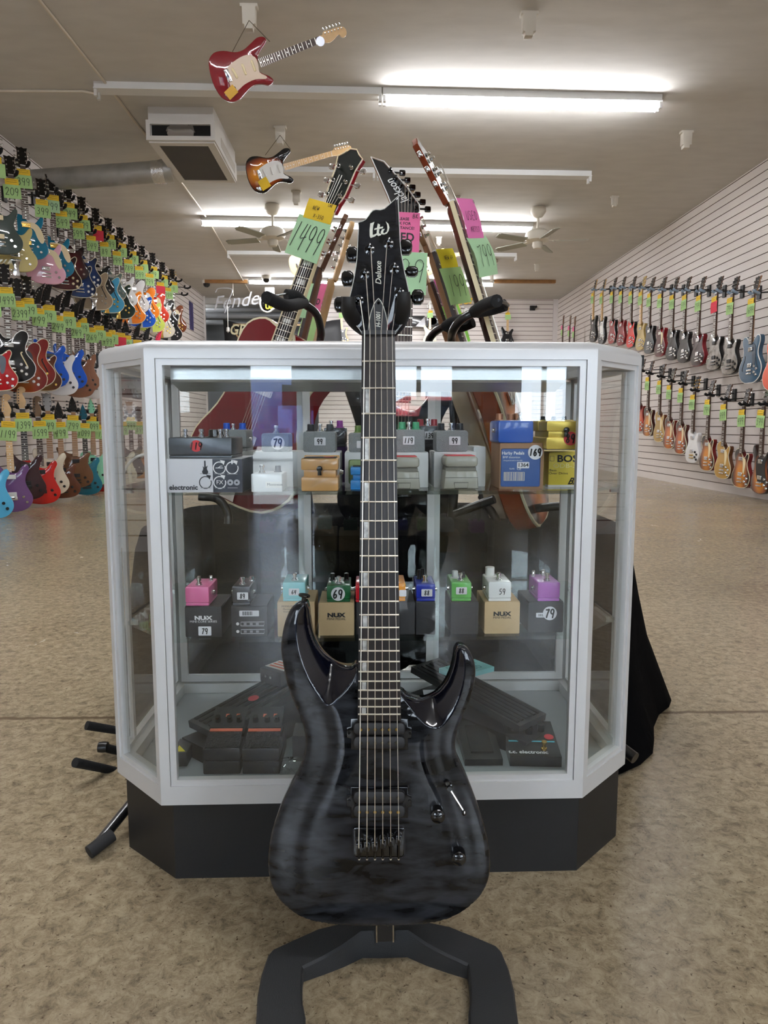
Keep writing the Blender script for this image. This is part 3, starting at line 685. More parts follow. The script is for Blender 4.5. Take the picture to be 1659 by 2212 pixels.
# ------------------------------------------------------------------ hangers
HB = mat('hanger_black', (22, 22, 23), .5); HBL = mat('hanger_blue_grey', (138, 158, 178), .5)
def hanger(loc, rotz, wallx, desc, pad=None, group='padded wall hangers'):
    t = thing('guitar_hanger', desc, 'hanger', loc, rotz, group)
    dx = wallx-loc[0]; inv = Matrix.Rotation(-rotz, 4, 'Z'); e = inv @ Vector((dx, 0, 0)); a = Vector((0, .045, .012))
    key = (round(rotz, 3), round(dx, 2))
    link('yoke', cached(('yoke', (pad or FOAM).name), lambda: MB().tube(smooth_open([(-.05, -.035, .03), (-.048, -.01, .012), (-.03, .03, .004), (0, .045, .002), (.03, .03, .004), (.048, -.01, .012), (.05, -.035, .03)], 3), .0155, 8).mesh('yoke', pad or FOAM)), t)
    arm = link('arm', cached(('arm', key), lambda: MB().tube([a, e+Vector((0, 0, .03))], .008, 6).mesh('arm', HB)), t)
    link('wall_plate', cached(('plate', key), lambda: MB().box(-.008 if dx < 0 else -.02, .02 if dx < 0 else .008, -.035, .035, -.06, .08, M=Matrix.Translation(e) @ inv).mesh('wall_plate', HB)), t)
    return t
XG, TH, SCL = -3.22, R(31), 1.06
gold, teal, dkgn, pinkm = gm(196, 182, 122), gm(16, 108, 138), gm(66, 78, 74), gm(226, 172, 190)
navy, dkred, blackm, whitem = gm(24, 44, 84), gm(72, 14, 18), gm(14, 14, 15), gm(228, 228, 228)
orange, blue, lblue, lime = gm(240, 130, 30), gm(14, 82, 190), gm(72, 160, 200), gm(200, 214, 96)
creamb, tan, sage, falc = gm(222, 214, 196), gm(150, 132, 108), gm(96, 112, 106), gm(18, 42, 34)
redm, brown, purple, mint = gm(196, 34, 26), gm(118, 62, 34), gm(110, 76, 124), gm(136, 206, 170)
BNC = mat('binding_cream', (214, 204, 172), .4); BNW = mat('binding_white', (228, 226, 220), .4)
GOLDH = mat('gold_hardware', (206, 170, 90), .2, 1)
CSB = burst('cherry_burst', (150, 84, 20), (140, 52, 14), (110, 16, 10)); VSB = burst('vintage_burst', (196, 132, 30), (150, 84, 20), (60, 26, 12))
TSB = burst('tobacco_burst', (206, 130, 36), (130, 64, 18), (20, 12, 8), r=.175); BRB = burst('brown_burst', (120, 82, 20), (96, 50, 20), (70, 24, 14))
PURB = burst('red_black_burst', (84, 18, 20), (50, 10, 12), (20, 6, 8)); NAVB = burst('navy_burst', (28, 62, 120), (20, 42, 84), (12, 22, 48))
UP = 'guitars in the upper double row on the left wall'
lw = [ # px, py, kwargs, description
 (-12, 330, dict(shape='jet', top=dkgn, inl='dot', price='1', pm=CREAM, knobs=2), 'dark green grey single-cutaway guitar at the left photo edge, above the gold one'),
 (23, 378, dict(shape='jet', top=gold, price='209', tail='vibrato', knobs=2), 'gold single-cutaway electric guitar tagged 209'),
 (49, 358, dict(shape='jet', top=teal, inl='dot', pg='jet', price='399', knobs=2, pm=GOLDH), 'teal electric guitar with cream pickguard tagged 399, left of the pink one'),
 (91, 424, dict(shape='jet', top=pinkm, pg='jet', inl='dot', price='399', knobs=2), 'pink electric guitar with gold pickguard tagged 399'),
 (111, 414, dict(shape='jet', top=teal, inl='dot', pg='jet', price='399', gcol=GRN2, knobs=2, pm=GOLDH), 'teal electric guitar with cream pickguard hanging right of the pink one'),
 (130, 449, dict(shape='single', top=PURB, side=dkred, bind=BNC, price='549', knm=CREAM), 'dark red single-cutaway guitar tagged 549, lower tier right of the pink one'),
 (148, 431, dict(shape='single', top=PURB, side=blackm, price='349', knobs=2), 'small dark red guitar tucked behind the 549 tag'),
 (165, 475, dict(shape='single', top=NAVB, side=navy, bind=BNC, price='599', knm=WHT), 'navy blue single-cutaway guitar tagged 599 in the lower tier'),
 (178, 458, dict(shape='single', top=NAVB, side=navy, bind=BNC, price='499', knm=WHT), 'navy blue guitar in the upper tier behind the 599 one'),
 (196, 503, dict(shape='falcon', top=tan, bind=BNC, price='349', tail='vibrato', fholes=BLKM), 'tan hollow-body guitar tagged 349 beside the navy guitars'),
 (208, 481, dict(shape='single', top=blackm, price='', gcol=REDP, knobs=2), 'black guitar with a red sale tag in the upper tier, first of two red tags'),
 (224, 517, dict(shape='falcon', top=lblue, bind=BNC, price='89', tail='vibrato', fholes=BLKM, hw=GOLDH), 'light blue hollow-body guitar with gold hardware'),
 (236, 501, dict(shape='single', top=sage, side=blackm, price='299', bind=BNC), 'grey green single-cutaway guitar in the upper tier above the dark green hollow-body'),
 (250, 537, dict(shape='falcon', top=falc, bind=BNC, price='499', tail='vibrato', fholes=BLKM, hw=GOLDH), 'dark green hollow-body guitar with gold tailpiece tagged 499'),
 (261, 520, dict(shape='jet', top=whitem, price='39', knobs=2), 'white double-cutaway guitar in the upper tier left of the orange one'),
 (275, 555, dict(shape='falcon', top=orange, bind=BNC, price='789', tail='vibrato', fholes=BLKM), 'orange hollow-body guitar tagged 789'),
 (285, 537, dict(shape='semi', top=whitem, side=blackm, price='79', fholes=BLKM), 'white and black guitar in the upper tier above the royal blue one'),
 (299, 570, dict(shape='falcon', top=blue, bind=BNC, price='599', tail='vibrato', fholes=BLKM), 'royal blue hollow-body guitar with silver tailpiece'),
 (308, 557, dict(shape='semi', top=orange, price='9', fholes=BLKM, pg='semi', pgm=WHT), 'small orange guitar behind the royal blue hollow-body'),
 (321, 586, dict(shape='falcon', top=lime, bind=BNC, price='799', tail='vibrato', fholes=BLKM), 'lime green hollow-body guitar tagged 799'),
 (331, 571, dict(shape='semi', top=gm(200, 50, 24), price='99', pg='semi'), 'red orange guitar with cream pickguard behind the lime green one'),
 (345, 605, dict(shape='falcon', top=creamb, bind=BLK, price='', gcol=REDP, tail='vibrato', fholes=BLKM, hw=GOLDH), 'cream hollow-body guitar with a red tag in the lower tier'),
 (352, 590, dict(shape='semi', top=blackm, price='9', pg='semi', pgm=WHT), 'black guitar with white pickguard behind the cream hollow-body'),
 (362, 617, dict(shape='falcon', top=blackm, bind=BNW, price='999', tail='vibrato'), 'glossy black hollow-body guitar tagged 999 at the far end'),
 (373, 604, dict(shape='semi', top=brown, price='9', pg='semi', hw=GOLDH), 'brown guitar with gold hardware, last in the upper double row')]
MID = 'guitars in the middle row on the left wall'
lm = [
 (-22, 630, dict(shape='single', top=gm(170, 16, 24), bind=BNC, price='1', pg='lp', pgm=mat('grey_guard', (84, 90, 102), .4)), 'red guitar with grey pickguard cut by the left photo edge'),
 (11, 612, dict(shape='semi', top=blackm, bind=BNW, price='1499', fholes=CREAM, knm=WHT), 'black semi-hollow guitar with white knobs tagged 1499'),
 (39, 642, dict(shape='semi', top=CSB, side=brown, bind=BNC, price='2399', inl='trap', pg='semi', pgm=BLK, knm=WHT), 'brown sunburst semi-hollow guitar tagged 2399'),
 (59, 636, dict(shape='semi', top=burst('red_amber', (150, 70, 20), (150, 40, 20), (120, 16, 12)), bind=BNC, price='399', inl='trap', fholes=BLKM, knm=GOLDH), 'red burst semi-hollow guitar right behind the 2399 one'),
 (83, 658, dict(shape='single', top=BRB, side=dkred, bind=BNC, head='pointy', price='199', knm=GOLDH, knobs=2, pm=BLK), 'brown burst single-cutaway guitar tagged 199'),
 (102, 651, dict(shape='strat', top=blue, head='pointy', price='99', pm=BLK, hw=BLK, knobs=2, tail='trem', inl='dot'), 'bright blue pointed-head guitar left of the white one'),
 (124, 674, dict(shape='strat', top=whitem, head='pointy', price='249', pm=BLK, hw=BLK, knobs=2, tail='trem', inl='dot'), 'white pointed-head guitar between the two blue ones'),
 (145, 666, dict(shape='strat', top=blue, head='pointy', price='49', pm=BLK, hw=BLK, knobs=2, tail='trem', inl='dot'), 'bright blue glossy guitar right of the white one'),
 (163, 689, dict(shape='strat', top=gm(128, 84, 62), head='pointy', price='249', pm=BLK, hw=BLK, knobs=2, tail='trem', inl='dot'), 'matte brown guitar in the middle row right of the second blue one'),
 (175, 680, dict(shape='strat', top=gm(140, 98, 76), head='pointy', price='349', pm=BLK, hw=BLK, knobs=2, tail='trem', inl='dot'), 'light brown guitar hanging behind the matte brown one'),
 (196, 701, dict(shape='strat', top=whitem, head='pointy', price='269', pm=BLK, hw=BLK, knobs=2, tail='trem', inl='dot'), 'white guitar tagged 269 next to the black ones'),
 (212, 697, dict(shape='strat', top=gm(34, 36, 42), head='threes', price='79', pm=BLK, hw=BLK, knobs=2, tail='trem', inl='dot'), 'dark grey guitar beside the white 269 one'),
 (230, 711, dict(shape='single', top=blackm, head='threes', price='499', hw=CHR), 'black guitar tagged 499 just left of the display case corner'),
 (240, 707, dict(shape='strat', top=gm(60, 20, 20), head='tri', price='29', pm=BLK, knobs=2, tail='trem'), 'dark red guitar tagged 29 above the display case corner'),
 (258, 713, dict(shape='strat', top=blackm, head='pointy', price='', gcol=REDP, pm=BLK, hw=BLK, knobs=2, tail='trem'), 'black pointed-head guitar with a red tag just above the case'),
 (273, 719, dict(shape='strat', top=gm(70, 74, 80), head='tri', price='29', pm=BLK, hw=BLK, knobs=2, tail='trem'), 'grey guitar with dark triangular head showing above the case'),
 (297, 729, dict(shape='strat', top=gm(30, 34, 60), head='pointy', price='', pm=BLK, hw=BLK, knobs=2, tail='trem'), 'dark blue guitar whose pointed head shows above the case'),
 (318, 735, dict(shape='strat', top=gm(40, 70, 50), head='pointy', price='', pm=BLK, hw=BLK, knobs=2, tail='trem'), 'dark green guitar whose pointed head shows above the case'),
 (343, 742, dict(shape='strat', top=gm(210, 30, 70), head='pointy', hfront=gm(210, 30, 70), price='', pm=BLK, hw=BLK, knobs=2, tail='trem'), 'hot pink guitar whose pink pointed head shows above the case')]
LOW = 'guitars in the bottom row on the left wall'
roast, ebst = gm(104, 70, 44), gm(54, 30, 34)
lb = [
 (-30, 905, dict(shape='strat', top=gm(84, 176, 218), head='six', hfront=MAPLE, neck=MAPLE, fb=MAPLE, pm=BLK, hw=BLK, knobs=2, tail='trem', price='999', inl='dot'), 'sky blue guitar cut by the left photo edge, bottom row'),
 (16, 901, dict(shape='strat', top=purple, head='six', hfront=MAPLE, neck=MAPLE, fb=MAPLE, pm=WHT, hw=CHR, knobs=2, tail='trem', price='1199', inl='dot', picks='hh'), 'purple guitar with white pickups and maple neck tagged 1199'),
 (48, 883, dict(shape='strat', top=ebst, head='six', hfront=MAPLE, neck=MAPLE, fb=EBON, pm=BLK, hw=BLK, knobs=2, tail='trem', price='1399', inl='dot'), 'dark striped wood guitar tagged 1399'),
 (82, 901, dict(shape='strat', top=redm, head='six', hfront=gm(110, 84, 56), neck=NATW, fb=ROSE, pm=BLK, hw=BLK, knobs=2, tail='trem', price='1599', inl='dot'), 'red guitar tagged 1599 in the bottom row'),
 (103, 887, dict(shape='strat', top=gm(214, 206, 184), head='threes', hfront=mat('grey_headstock', (150, 150, 150), .4), neck=NATW, fb=NATW, pm=BLK, hw=BLK, knobs=2, tail='trem', price='449', inl=None), 'cream guitar with brown neck tagged 449'),
 (128, 904, dict(shape='single', top=gm(92, 50, 30), head='tri', neck=NATW, fb=NATW, pm=BLK, hw=BLK, knobs=2, price='499', inl=None), 'reddish brown guitar partly behind the cream one'),
 (158, 890, dict(shape='explorer', top=roast, head='tri', neck=BROWNW, fb=NATW, pm=BLK, hw=BLK, knobs=2, price='799', inl=None), 'brown angular wood guitar tagged 799'),
 (181, 907, dict(shape='strat', top=gm(14, 106, 128), head='tri', hfront=gm(20, 90, 110), neck=BROWNW, fb=EBON, pm=BLK, hw=BLK, knobs=2, price='1099', inl='dot'), 'teal guitar tagged 1099 at the bottom right of the row'),
 (198, 893, dict(shape='jet', top=mint, head='tri', hfront=mint, neck=MAPLE, fb=NATW, pm=BLK, hw=BLK, knobs=2, price='1099', inl=None), 'mint green guitar with mint headstock behind the teal one'),
 (217, 911, dict(shape='strat', top=gm(150, 30, 24), head='six', hfront=NATW, neck=NATW, fb=NATW, pm=BLK, hw=BLK, knobs=2, price='12', inl=None), 'dark red guitar half hidden by the case post, bottom row'),
 (263, 905, dict(shape='strat', top=gm(206, 200, 176), head='six', hfront=NATW, neck=NATW, fb=EBON, pm=BLK, knobs=2, price='299', inl='dot'), 'cream guitar seen through the left case glass, front one'),
 (281, 895, dict(shape='strat', top=gm(40, 40, 44), head='threes', hfront=NATW, neck=NATW, fb=EBON, pm=BLK, knobs=2, price='999', inl='trap'), 'black guitar with block inlays seen through the left case glass'),
 (300, 905, dict(shape='single', top=TSB, neck=NATW, price='899'), 'sunburst guitar seen through the left case glass behind the black one')]
HD = 'black padded wall hanger holding the '
for rows, grp in ((lw, UP), (lm, MID), (lb, LOW)):
    for px, py, kw, lab in rows:
        p = PX(px, py, XG)
        guitar(lab, loc=p, rotz=TH, sc=SCL, group=grp, **kw)
        words = (HD+lab).split(); hanger((p.x, p.y, p.z+.005), TH, XL, ' '.join(words[:16]))
for px, py, w in ((385, 607, 'first'), (398, 637, 'lower'), (404, 622, 'last')):
    p = PX(px, py, XG); hanger((p.x, p.y, p.z), TH, XL, 'empty black wall hanger past the last guitar, the %s one' % w)
# right wall
XH, SR = 3.98, 1.10
UPR = 'guitars in the upper row on the right wall'; LWR = 'guitars in the lower row on the right wall'
burl = mat('grey_burl', (128, 122, 114), .25, coat=1, noise=.35, nscale=18)
rw = [
 (1283, 628, dict(shape='strat', top=gm(40, 40, 42), side=blackm, neck=MAPLE, fb=MAPLE, head='threes'), 'black edged guitar, farthest in the right wall upper row'),
 (1302, 628, dict(shape='strat', top=gm(44, 46, 48), side=blackm, neck=MAPLE, fb=MAPLE, head='threes', pg='strat', pgm=WHT), 'black guitar with white pickguard, second farthest on the right wall upper row'),
 (1325, 625, dict(shape='single', top=gm(140, 30, 30), side=blackm), 'red topped guitar with black sides, third from the far end of the upper right row'),
 (1344, 624, dict(shape='single', top=gm(130, 16, 22), side=gm(110, 12, 18)), 'all red guitar beside the bright red and black one, upper right row'),
 (1366, 624, dict(shape='single', top=gm(214, 30, 22), side=blackm), 'bright red guitar with black sides left of the tan one'),
 (1387, 625, dict(shape='single', top=gm(190, 166, 104), side=gm(170, 146, 88), neck=MAPLE, fb=MAPLE, hfront=gm(190, 166, 104)), 'tan yellow guitar with light neck on the upper right row'),
 (1406, 628, dict(shape='single', top=gm(60, 64, 68), side=blackm, pm=WHT), 'dark grey guitar right of the tan yellow one'),
 (1430, 629, dict(shape='single', top=gm(76, 26, 28), side=gm(120, 10, 20), pg='lp'), 'dark red guitar with cream pickguard on the upper right row'),
 (1456, 631, dict(shape='single', top=blackm, side=blackm), 'glossy black guitar left of another black one, upper right row'),
 (1482, 631, dict(shape='single', top=gm(30, 28, 28), side=blackm), 'black guitar left of the red sided one, upper right row'),
 (1513, 632, dict(shape='single', top=gm(50, 30, 32), side=gm(110, 14, 26)), 'dark guitar with dark red sides on the upper right row'),
 (1549, 633, dict(shape='single', top=burl, side=blackm, gcol=REDP, pm=BLK, hw=BLK, knm=BLK), 'grey burl guitar with a red tag on the upper right row'),
 (1583, 635, dict(shape='single', top=burl, side=blackm, pm=BLK, hw=BLK, knm=BLK), 'grey burl guitar with a green tag next to the blue one'),
 (1629, 636, dict(shape='semi', top=gm(52, 84, 108), bind=BNW, price='1699', neck=NATW, pg='semi', pgm=mat('navy_guard', (34, 50, 66), .4), fholes=BLKM), 'steel blue semi-hollow guitar, nearest whole one on the upper right row'),
 (1684, 640, dict(shape='semi', top=gm(226, 90, 60), bind=BNW, neck=NATW), 'coral red semi-hollow guitar cut by the right photo edge')]
rl = [
 (1385, 803, dict(shape='single', top=burst('red_burst', (200, 90, 40), (170, 50, 24), (120, 20, 14)), side=gm(96, 20, 12)), 'red burst guitar, farthest in the lower right row beside the case'),
 (1403, 809, dict(shape='single', top=TSB, side=gm(60, 20, 12), bind=BNC, pg='lp'), 'sunburst guitar second from the case on the lower right row'),
 (1428, 816, dict(shape='single', top=gm(172, 136, 62), side=gm(110, 60, 30), bind=BNC, pg='lp'), 'gold top guitar third from the case on the lower right row'),
 (1450, 826, dict(shape='single', top=CSB if False else burst('amber_burst', (200, 112, 34), (140, 60, 18), (50, 18, 10), r=.175), side=gm(100, 20, 12), bind=BNC, pg='lp'), 'amber burst guitar left of the darker burst one, lower right row'),
 (1475, 832, dict(shape='single', top=burst('honey_burst', (190, 96, 26), (130, 50, 16), (36, 14, 8), r=.175), side=gm(70, 16, 12), bind=BNC, pg='lp'), 'honey burst guitar left of the white one, lower right row'),
 (1501, 846, dict(shape='single', top=whitem, side=whitem, knm=BLK, hw=GOLDH), 'white single-cutaway guitar with black knobs on the right wall'),
 (1533, 856, dict(shape='single', top=TSB, side=gm(110, 18, 16), bind=BNC, pg='lp'), 'tobacco burst guitar right of the white one'),
 (1568, 866, dict(shape='single', top=gm(178, 136, 60), side=gm(96, 56, 28), bind=BNC, pg='lp'), 'gold top guitar between two burst guitars near the right edge'),
 (1608, 877, dict(shape='single', top=TSB, side=gm(110, 16, 18), bind=BNC, pg='lp', price='499'), 'tobacco burst guitar right of the nearer gold top'),
 (1651, 877, dict(shape='strat', top=TSB, side=gm(40, 18, 12), bind=None, pg='strat', pgm=BLK, price='599', head='threes', neck=BROWNW), 'sunburst guitar with black pickguard at the right photo edge')]
for rows, grp, pad, pn in ((rw, UPR, HBL, 'blue grey'), (rl, LWR, None, 'black')):
    for px, py, kw, lab in rows:
        p = PX(px, py, XH); kw.setdefault('price', random.choice(['399', '499', '599', '799']) if not kw.get('gcol') else '')
        guitar(lab, loc=p, rotz=-PI/2, sc=SR, group=grp, **kw)
        hanger((p.x, p.y, p.z+.005), -PI/2, XR, ' '.join((pn+' padded hanger holding the '+lab).split()[:16]), pad=pad)
for px, py, c, lab in ((1216, 701, gm(120, 70, 40), 'brown necked instrument with pink tag at the far right corner, leftmost'), (1231, 702, gm(140, 80, 40), 'brown necked instrument with pink tag at the far right corner, middle'), (1241, 704, gm(70, 60, 44), 'dark necked instrument with pink tag at the far right corner, rightmost')):
    p = PX(px, py, XH); guitar(lab, shape='strat', top=c, head='six', hfront=gm(130, 80, 44), loc=p, rotz=-PI/2, sc=.95, price='', group='pink tagged guitars at the far right corner', tags=False)
    g = bpy.data.objects[-1] if False else None
    link('name_tag', tag_mesh(.11, .09, PNK), [o for o in COL.objects if o.type == 'EMPTY'][-1], M=Matrix.Translation((0, -.022, -.02)))
    link('price_tag', tag_mesh(.11, .12, GRN), [o for o in COL.objects if o.type == 'EMPTY'][-1], M=Matrix.Translation((0, -.022, -.11)))
p = PX(1692, 330, XH); guitar('white guitar high on the right wall, cut by the photo edge', shape='strat', top=whitem, loc=p, rotz=-PI/2, sc=SR, price='', tags=False, head='six', hfront=MAPLE)
hanger((p.x, p.y, p.z+.005), -PI/2, XR, 'black hanger holding the white guitar high on the right wall')
# back wall instruments
BW = 'guitars on the back wall'
for px, py, kw, lab in (
 (1097, 672, dict(shape='strat', top=gm(30, 30, 32), head='six', hfront=MAPLE, neck=MAPLE, fb=MAPLE, inl=None, price=''), 'maple necked dark guitar on the back wall right of the leaning sunburst neck'),
 (1078, 752, dict(shape='strat', top=mint, head='six', hfront=mint, inl=None, price='', tags=False), 'mint guitar low on the back wall with only its head above the case'),
 (929, 668, dict(shape='strat', top=gm(222, 218, 196), head='six', hfront=WHT, neck=MAPLE, fb=MAPLE, inl=None, price=''), 'white headed guitar on the back wall between two black speakers'),
 (992, 672, dict(shape='strat', top=gm(60, 60, 64), head='six', hfront=MAPLE, inl=None, price=''), 'grey guitar on the back wall under the yellow beer sign'),
 (738, 668, dict(shape='strat', top=gm(222, 206, 160), head='six', hfront=MAPLE, neck=MAPLE, fb=MAPLE, inl=None, price='', pg='strat', pgm=mat('grey_pg', (130, 130, 132), .4)), 'cream guitar with orange neck on the back wall left of the black headstock')):
    p = PY(px, py, YB-.25); guitar(lab, loc=p, rotz=0, sc=.95 if py < 700 else 1, group=BW, **kw)
    hanger((p.x, p.y, p.z+.005), 0, p.x+.001, ' '.join(('small hanger on the back wall holding the '+lab).split()[:16]), group='back wall hangers') if False else None
# ------------------------------------------------------------------ guitars hung under the ceiling
def MD(nut, end, face, L=.80):
    """matrix: nut at `nut`, body end towards `end`, front roughly towards `face`"""
    nut, end = Vector(nut), Vector(end); z = (nut-end); s = z.length/L; z.normalize()
    f = Vector(face); y = -(f - z*f.dot(z)).normalized(); x = y.cross(z)
    M = Matrix((x, y, z)).transposed().to_4x4(); M.translation = nut
    return M @ Matrix.Diagonal((s, s, s, 1))
redh = gm(120, 14, 24)
def wire(label, pts, r=.0025):
    tag(obj('hanging_wire', MB().tube([Vector(p) for p in pts], r, 5), mat('picture_wire', (96, 88, 74), .5, .5)), label, 'wire', 'wires of the hanging guitars')
def hung(label, nutpx, endpx, Y, brk, w1, w2, **kw):
    n, e = PY(*nutpx, Y), PY(*endpx, Y); M = MD(n, e, (.05, -1, -.25))
    g = guitar(label, M=M, tags=False, price='', group='guitars hanging from the ceiling', **kw)
    b = PZ(*brk, ZC-.13)
    for q, s in ((w1, 'left'), (w2, 'right')):
        wire('thin %s wire holding the %s' % (s, ' '.join(label.split()[:4])), [(b.x, b.y, b.z), PY(*q, Y)])
    return g
YSM = mat('card_orange', (206, 160, 60), .7)
g = hung('red hanging guitar with pale pickguard and maple head', (692, 86), (461, 176), 5.25, (538, 44), (502, 112), (583, 90), shape='strat', top=redh, head='six', hfront=MAPLE, neck=MAPLE, fb=ROSE, inl='dot', pg='strat', pgm=mat('pale_guard', (206, 184, 160), .3), picks='sss', pm=CREAM, knobs=2, tail='trem')
link('name_tag', tag_mesh(.08, .06, YSM), g, M=Matrix.Translation((.13, -.012, -.70)) @ Matrix.Rotation(R(70), 4, 'Y'))
link('jack_plate', small('jack', CHR), g, M=Matrix.Translation((.115, 0, -.735)) @ Matrix.Rotation(R(40), 4, 'Y'))
link('round_sticker', cached('rs', lambda: MB().lathe([(.03, 0), (.03, .002)], ax='y', n=16).mesh('round_sticker', mat('foil_sticker', (180, 184, 200), .3, .4))), g, M=Matrix.Translation((.012, -.014, -.005)))
g = hung('sunburst hanging guitar with white pickguard', (716, 332), (536, 384), 7.15, (605, 292), (573, 335), (628, 323), shape='strat', top=burst('hang_burst', (224, 150, 40), (150, 70, 26), (14, 10, 10), r=.17), side=blackm, head='six', hfront=MAPLE, neck=MAPLE, fb=MAPLE, inl='dot', pg='strat', pgm=WHT, picks='sss', pm=WHT, knobs=2, tail='trem')
link('name_tag', tag_mesh(.09, .09, YEL), g, M=Matrix.Translation((.13, -.012, -.66)) @ Matrix.Rotation(R(75), 4, 'Y'))
link('jack_plate', small('jack', CHR), g, M=Matrix.Translation((.115, 0, -.735)) @ Matrix.Rotation(R(40), 4, 'Y'))
g = hung('cream hanging guitar far back behind the 1499 tag', (736, 545), (627, 578), 11.0, (690, 528), (668, 545), (700, 552), shape='strat', top=gm(222, 202, 150), head='six', hfront=MAPLE, neck=MAPLE, fb=ROSE, pg='strat', pgm=CREAM, picks='sss', pm=CREAM, knobs=2, tail='trem')
g = hung('blond hanging guitar far back behind the yellow 199 tag', (1015, 541), (905, 577), 11.0, (948, 524), (928, 560), (966, 541), shape='strat', top=gm(236, 206, 150), head='six', hfront=MAPLE, neck=MAPLE, fb=MAPLE, pg='strat', pgm=CREAM, picks='sss', pm=CREAM, knobs=2, tail='trem')
# ================================================================== DISPLAY CASE
RL, OL, FL, FR_, OR_, RR = (-.458, 1.63), (-.458, 1.24), (-.345, 1.122), (.362, 1.13), (.478, 1.25), (.478, 1.63)
CP = [RL, OL, FL, FR_, OR_, RR]
def ring(prof, poly, mi=0):
    """closed moulding: prof = [(inset, z)...] swept round the polygon"""
    m = MB(); n = len(poly); P = [inset(poly, i) if abs(i) > 1e-9 else poly for i, z in prof]
    v = [(p[0], p[1], prof[k][1]) for k in range(len(prof)) for p in P[k]]; f = []
    for k in range(len(prof)):
        k2 = (k+1) % len(prof)
        for i in range(n): j = (i+1) % n; f.append((k*n+i, k*n+j, k2*n+j, k2*n+i))
    return m.add(v, f, mi, False)
def plate(poly, z0, z1):
    n = len(poly); v = [(p[0], p[1], z) for z in (z0, z1) for p in poly]
    return MB().add(v, [tuple(range(n))[::-1], tuple(range(n, 2*n))]+[(i, (i+1) % n, n+(i+1) % n, n+i) for i in range(n)])
CG = glass('case_glass', (.975, .985, .98), 1.5); SG = glass('shelf_glass', (.93, .975, .96), 1.5)
case = thing('display_case', 'white aluminium framed glass display case with angled front corners on a black plinth', 'display case', (0, 0, 0))
BP = [(-.452, 1.61), (-.448, 1.255), (-.336, 1.158), (.367, 1.165), (.474, 1.27), (.474, 1.61)]
obj('plinth', plate(BP, 0, .156), mat('black_laminate', (24, 24, 26), .45, noise=.1, nscale=200), case)
obj('bottom_rail', ring([(0, .155), (0, .187), (.03, .187), (.03, .155)], CP), ALU, case)
tr = ring([(0, .885), (0, .899), (.0012, .903), (.004, .907), (.0085, .9105), (.015, .9132), (.024, .9146), (.036, .915), (.036, .885)], CP)
tr.sm = [True]*len(tr.sm)
obj('top_rail', tr, ALU, case)
obj('top_glass', plate(inset(CP, .0325), .9, .906), CG, case)
for q, nm in ((OL, 0), (OR_, 1)):
    s = -1 if nm == 0 else 1
    obj('corner_cap', MB().box(q[0]-.003+s*.0005, q[0]+.003+s*.0005, q[1]+.0, q[1]+.03, .886, .904), BLKM, case)
obj('deck', plate(inset(CP, .031), .158, .165), mat('white_deck', (140, 146, 150), .5), case)
def post(c, a, b, la, lb, dpt, name='corner_post', z0=.187, z1=.885, e=.0005):
    c, a, b = Vector(c), Vector(a), Vector(b); da = (a-c).normalized(); db = (b-c).normalized()
    cen = Vector((.01, 1.4)); na = Vector((-da.y, da.x)); nb = Vector((-db.y, db.x))
    if na.dot(cen-c) < 0: na = -na
    if nb.dot(cen-c) < 0: nb = -nb
    c2 = c+(da+db).normalized()*0
    pts = [c2, c2+da*la, c2+da*la+na*dpt, c2+db*lb+nb*dpt, c2+db*lb]
    pp = [(p.x, p.y) for p in pts]
    if area(pp) < 0: pp.reverse()
    obj(name, plate(pp, z0, z1), ALU, case)
post(FL, FR_, OL, .016, .0085, .014); post(FR_, FL, OR_, .016, .012, .014)
post(OL, FL, RL, .012, .016, .012); post(OR_, FR_, RR, .012, .016, .012)
post(RL, OL, RR, .02, .02, .014); post(RR, OR_, RL, .02, .02, .014)
def panel(a, b, ia, ib, fw, z0=.187, z1=.885, name='panel_frame', rec=.003):
    a, b = Vector(a), Vector(b); d = (b-a).normalized(); nrm = Vector((-d.y, d.x)); a2 = a+d*ia; L_ = (b-a).length-ia-ib
    M = Matrix(((d.x, nrm.x, 0, a2.x+nrm.x*rec), (d.y, nrm.y, 0, a2.y+nrm.y*rec), (0, 0, 1, 0), (0, 0, 0, 1)))
    f = fr(0, L_, z0, z1, fw, 0, .013); f.v = [tuple(M @ Vector(v)) for v in f.v]
    p = obj(name, f, ALU, case)
    g = MB().box(fw-.002, L_-fw+.002, .004, .0085, z0+fw-.002, z1-fw+.002, M=M); obj('glass_pane', g, CG, p)
panel(FL, FR_, .0165, .0165, .0102); panel(OL, FL, .0125, .009, .0085); panel(FR_, OR_, .0125, .0125, .0085)
panel(RL, OL, .021, .017, .008); panel(OR_, RR, .017, .021, .008)
# sliding rear doors
for k, (a, b, y) in enumerate(((-.436, -.13, 1.606), (-.16, .165, 1.618), (.135, .456, 1.606))):
    f = fr(a, b, .19, .88, .016, 0, .009); f.v = [(v[0], v[1]+y, v[2]) for v in f.v]
    p = obj('sliding_door', f, ALU, case); obj('glass_pane', MB().box(a+.014, b-.014, y+.003, y+.006, .204, .866), CG, p)
SP = [(-.435, 1.585), (-.435, 1.262), (-.330, 1.151), (.348, 1.158), (.455, 1.27), (.455, 1.585)]
ZS1, ZS2, ZD = .676, .430, .165
for z in (ZS1, ZS2):
    obj('glass_shelf', plate(SP, z-.006, z), SG, case)
for z in (ZS1, ZS2):
    for x, y in ((-.438, 1.3), (-.438, 1.55), (.458, 1.3), (.458, 1.55)):
        obj('shelf_bracket', MB().box(x-.01, x+.01, y-.004, y+.004, z-.016, z-.0065), CHR, case)
for x in (-.447, .467):
    for y in (1.3, 1.55): obj('shelf_standard', MB().box(x-.004, x+.004, y-.006, y+.006, .19, .88), ALU, case)
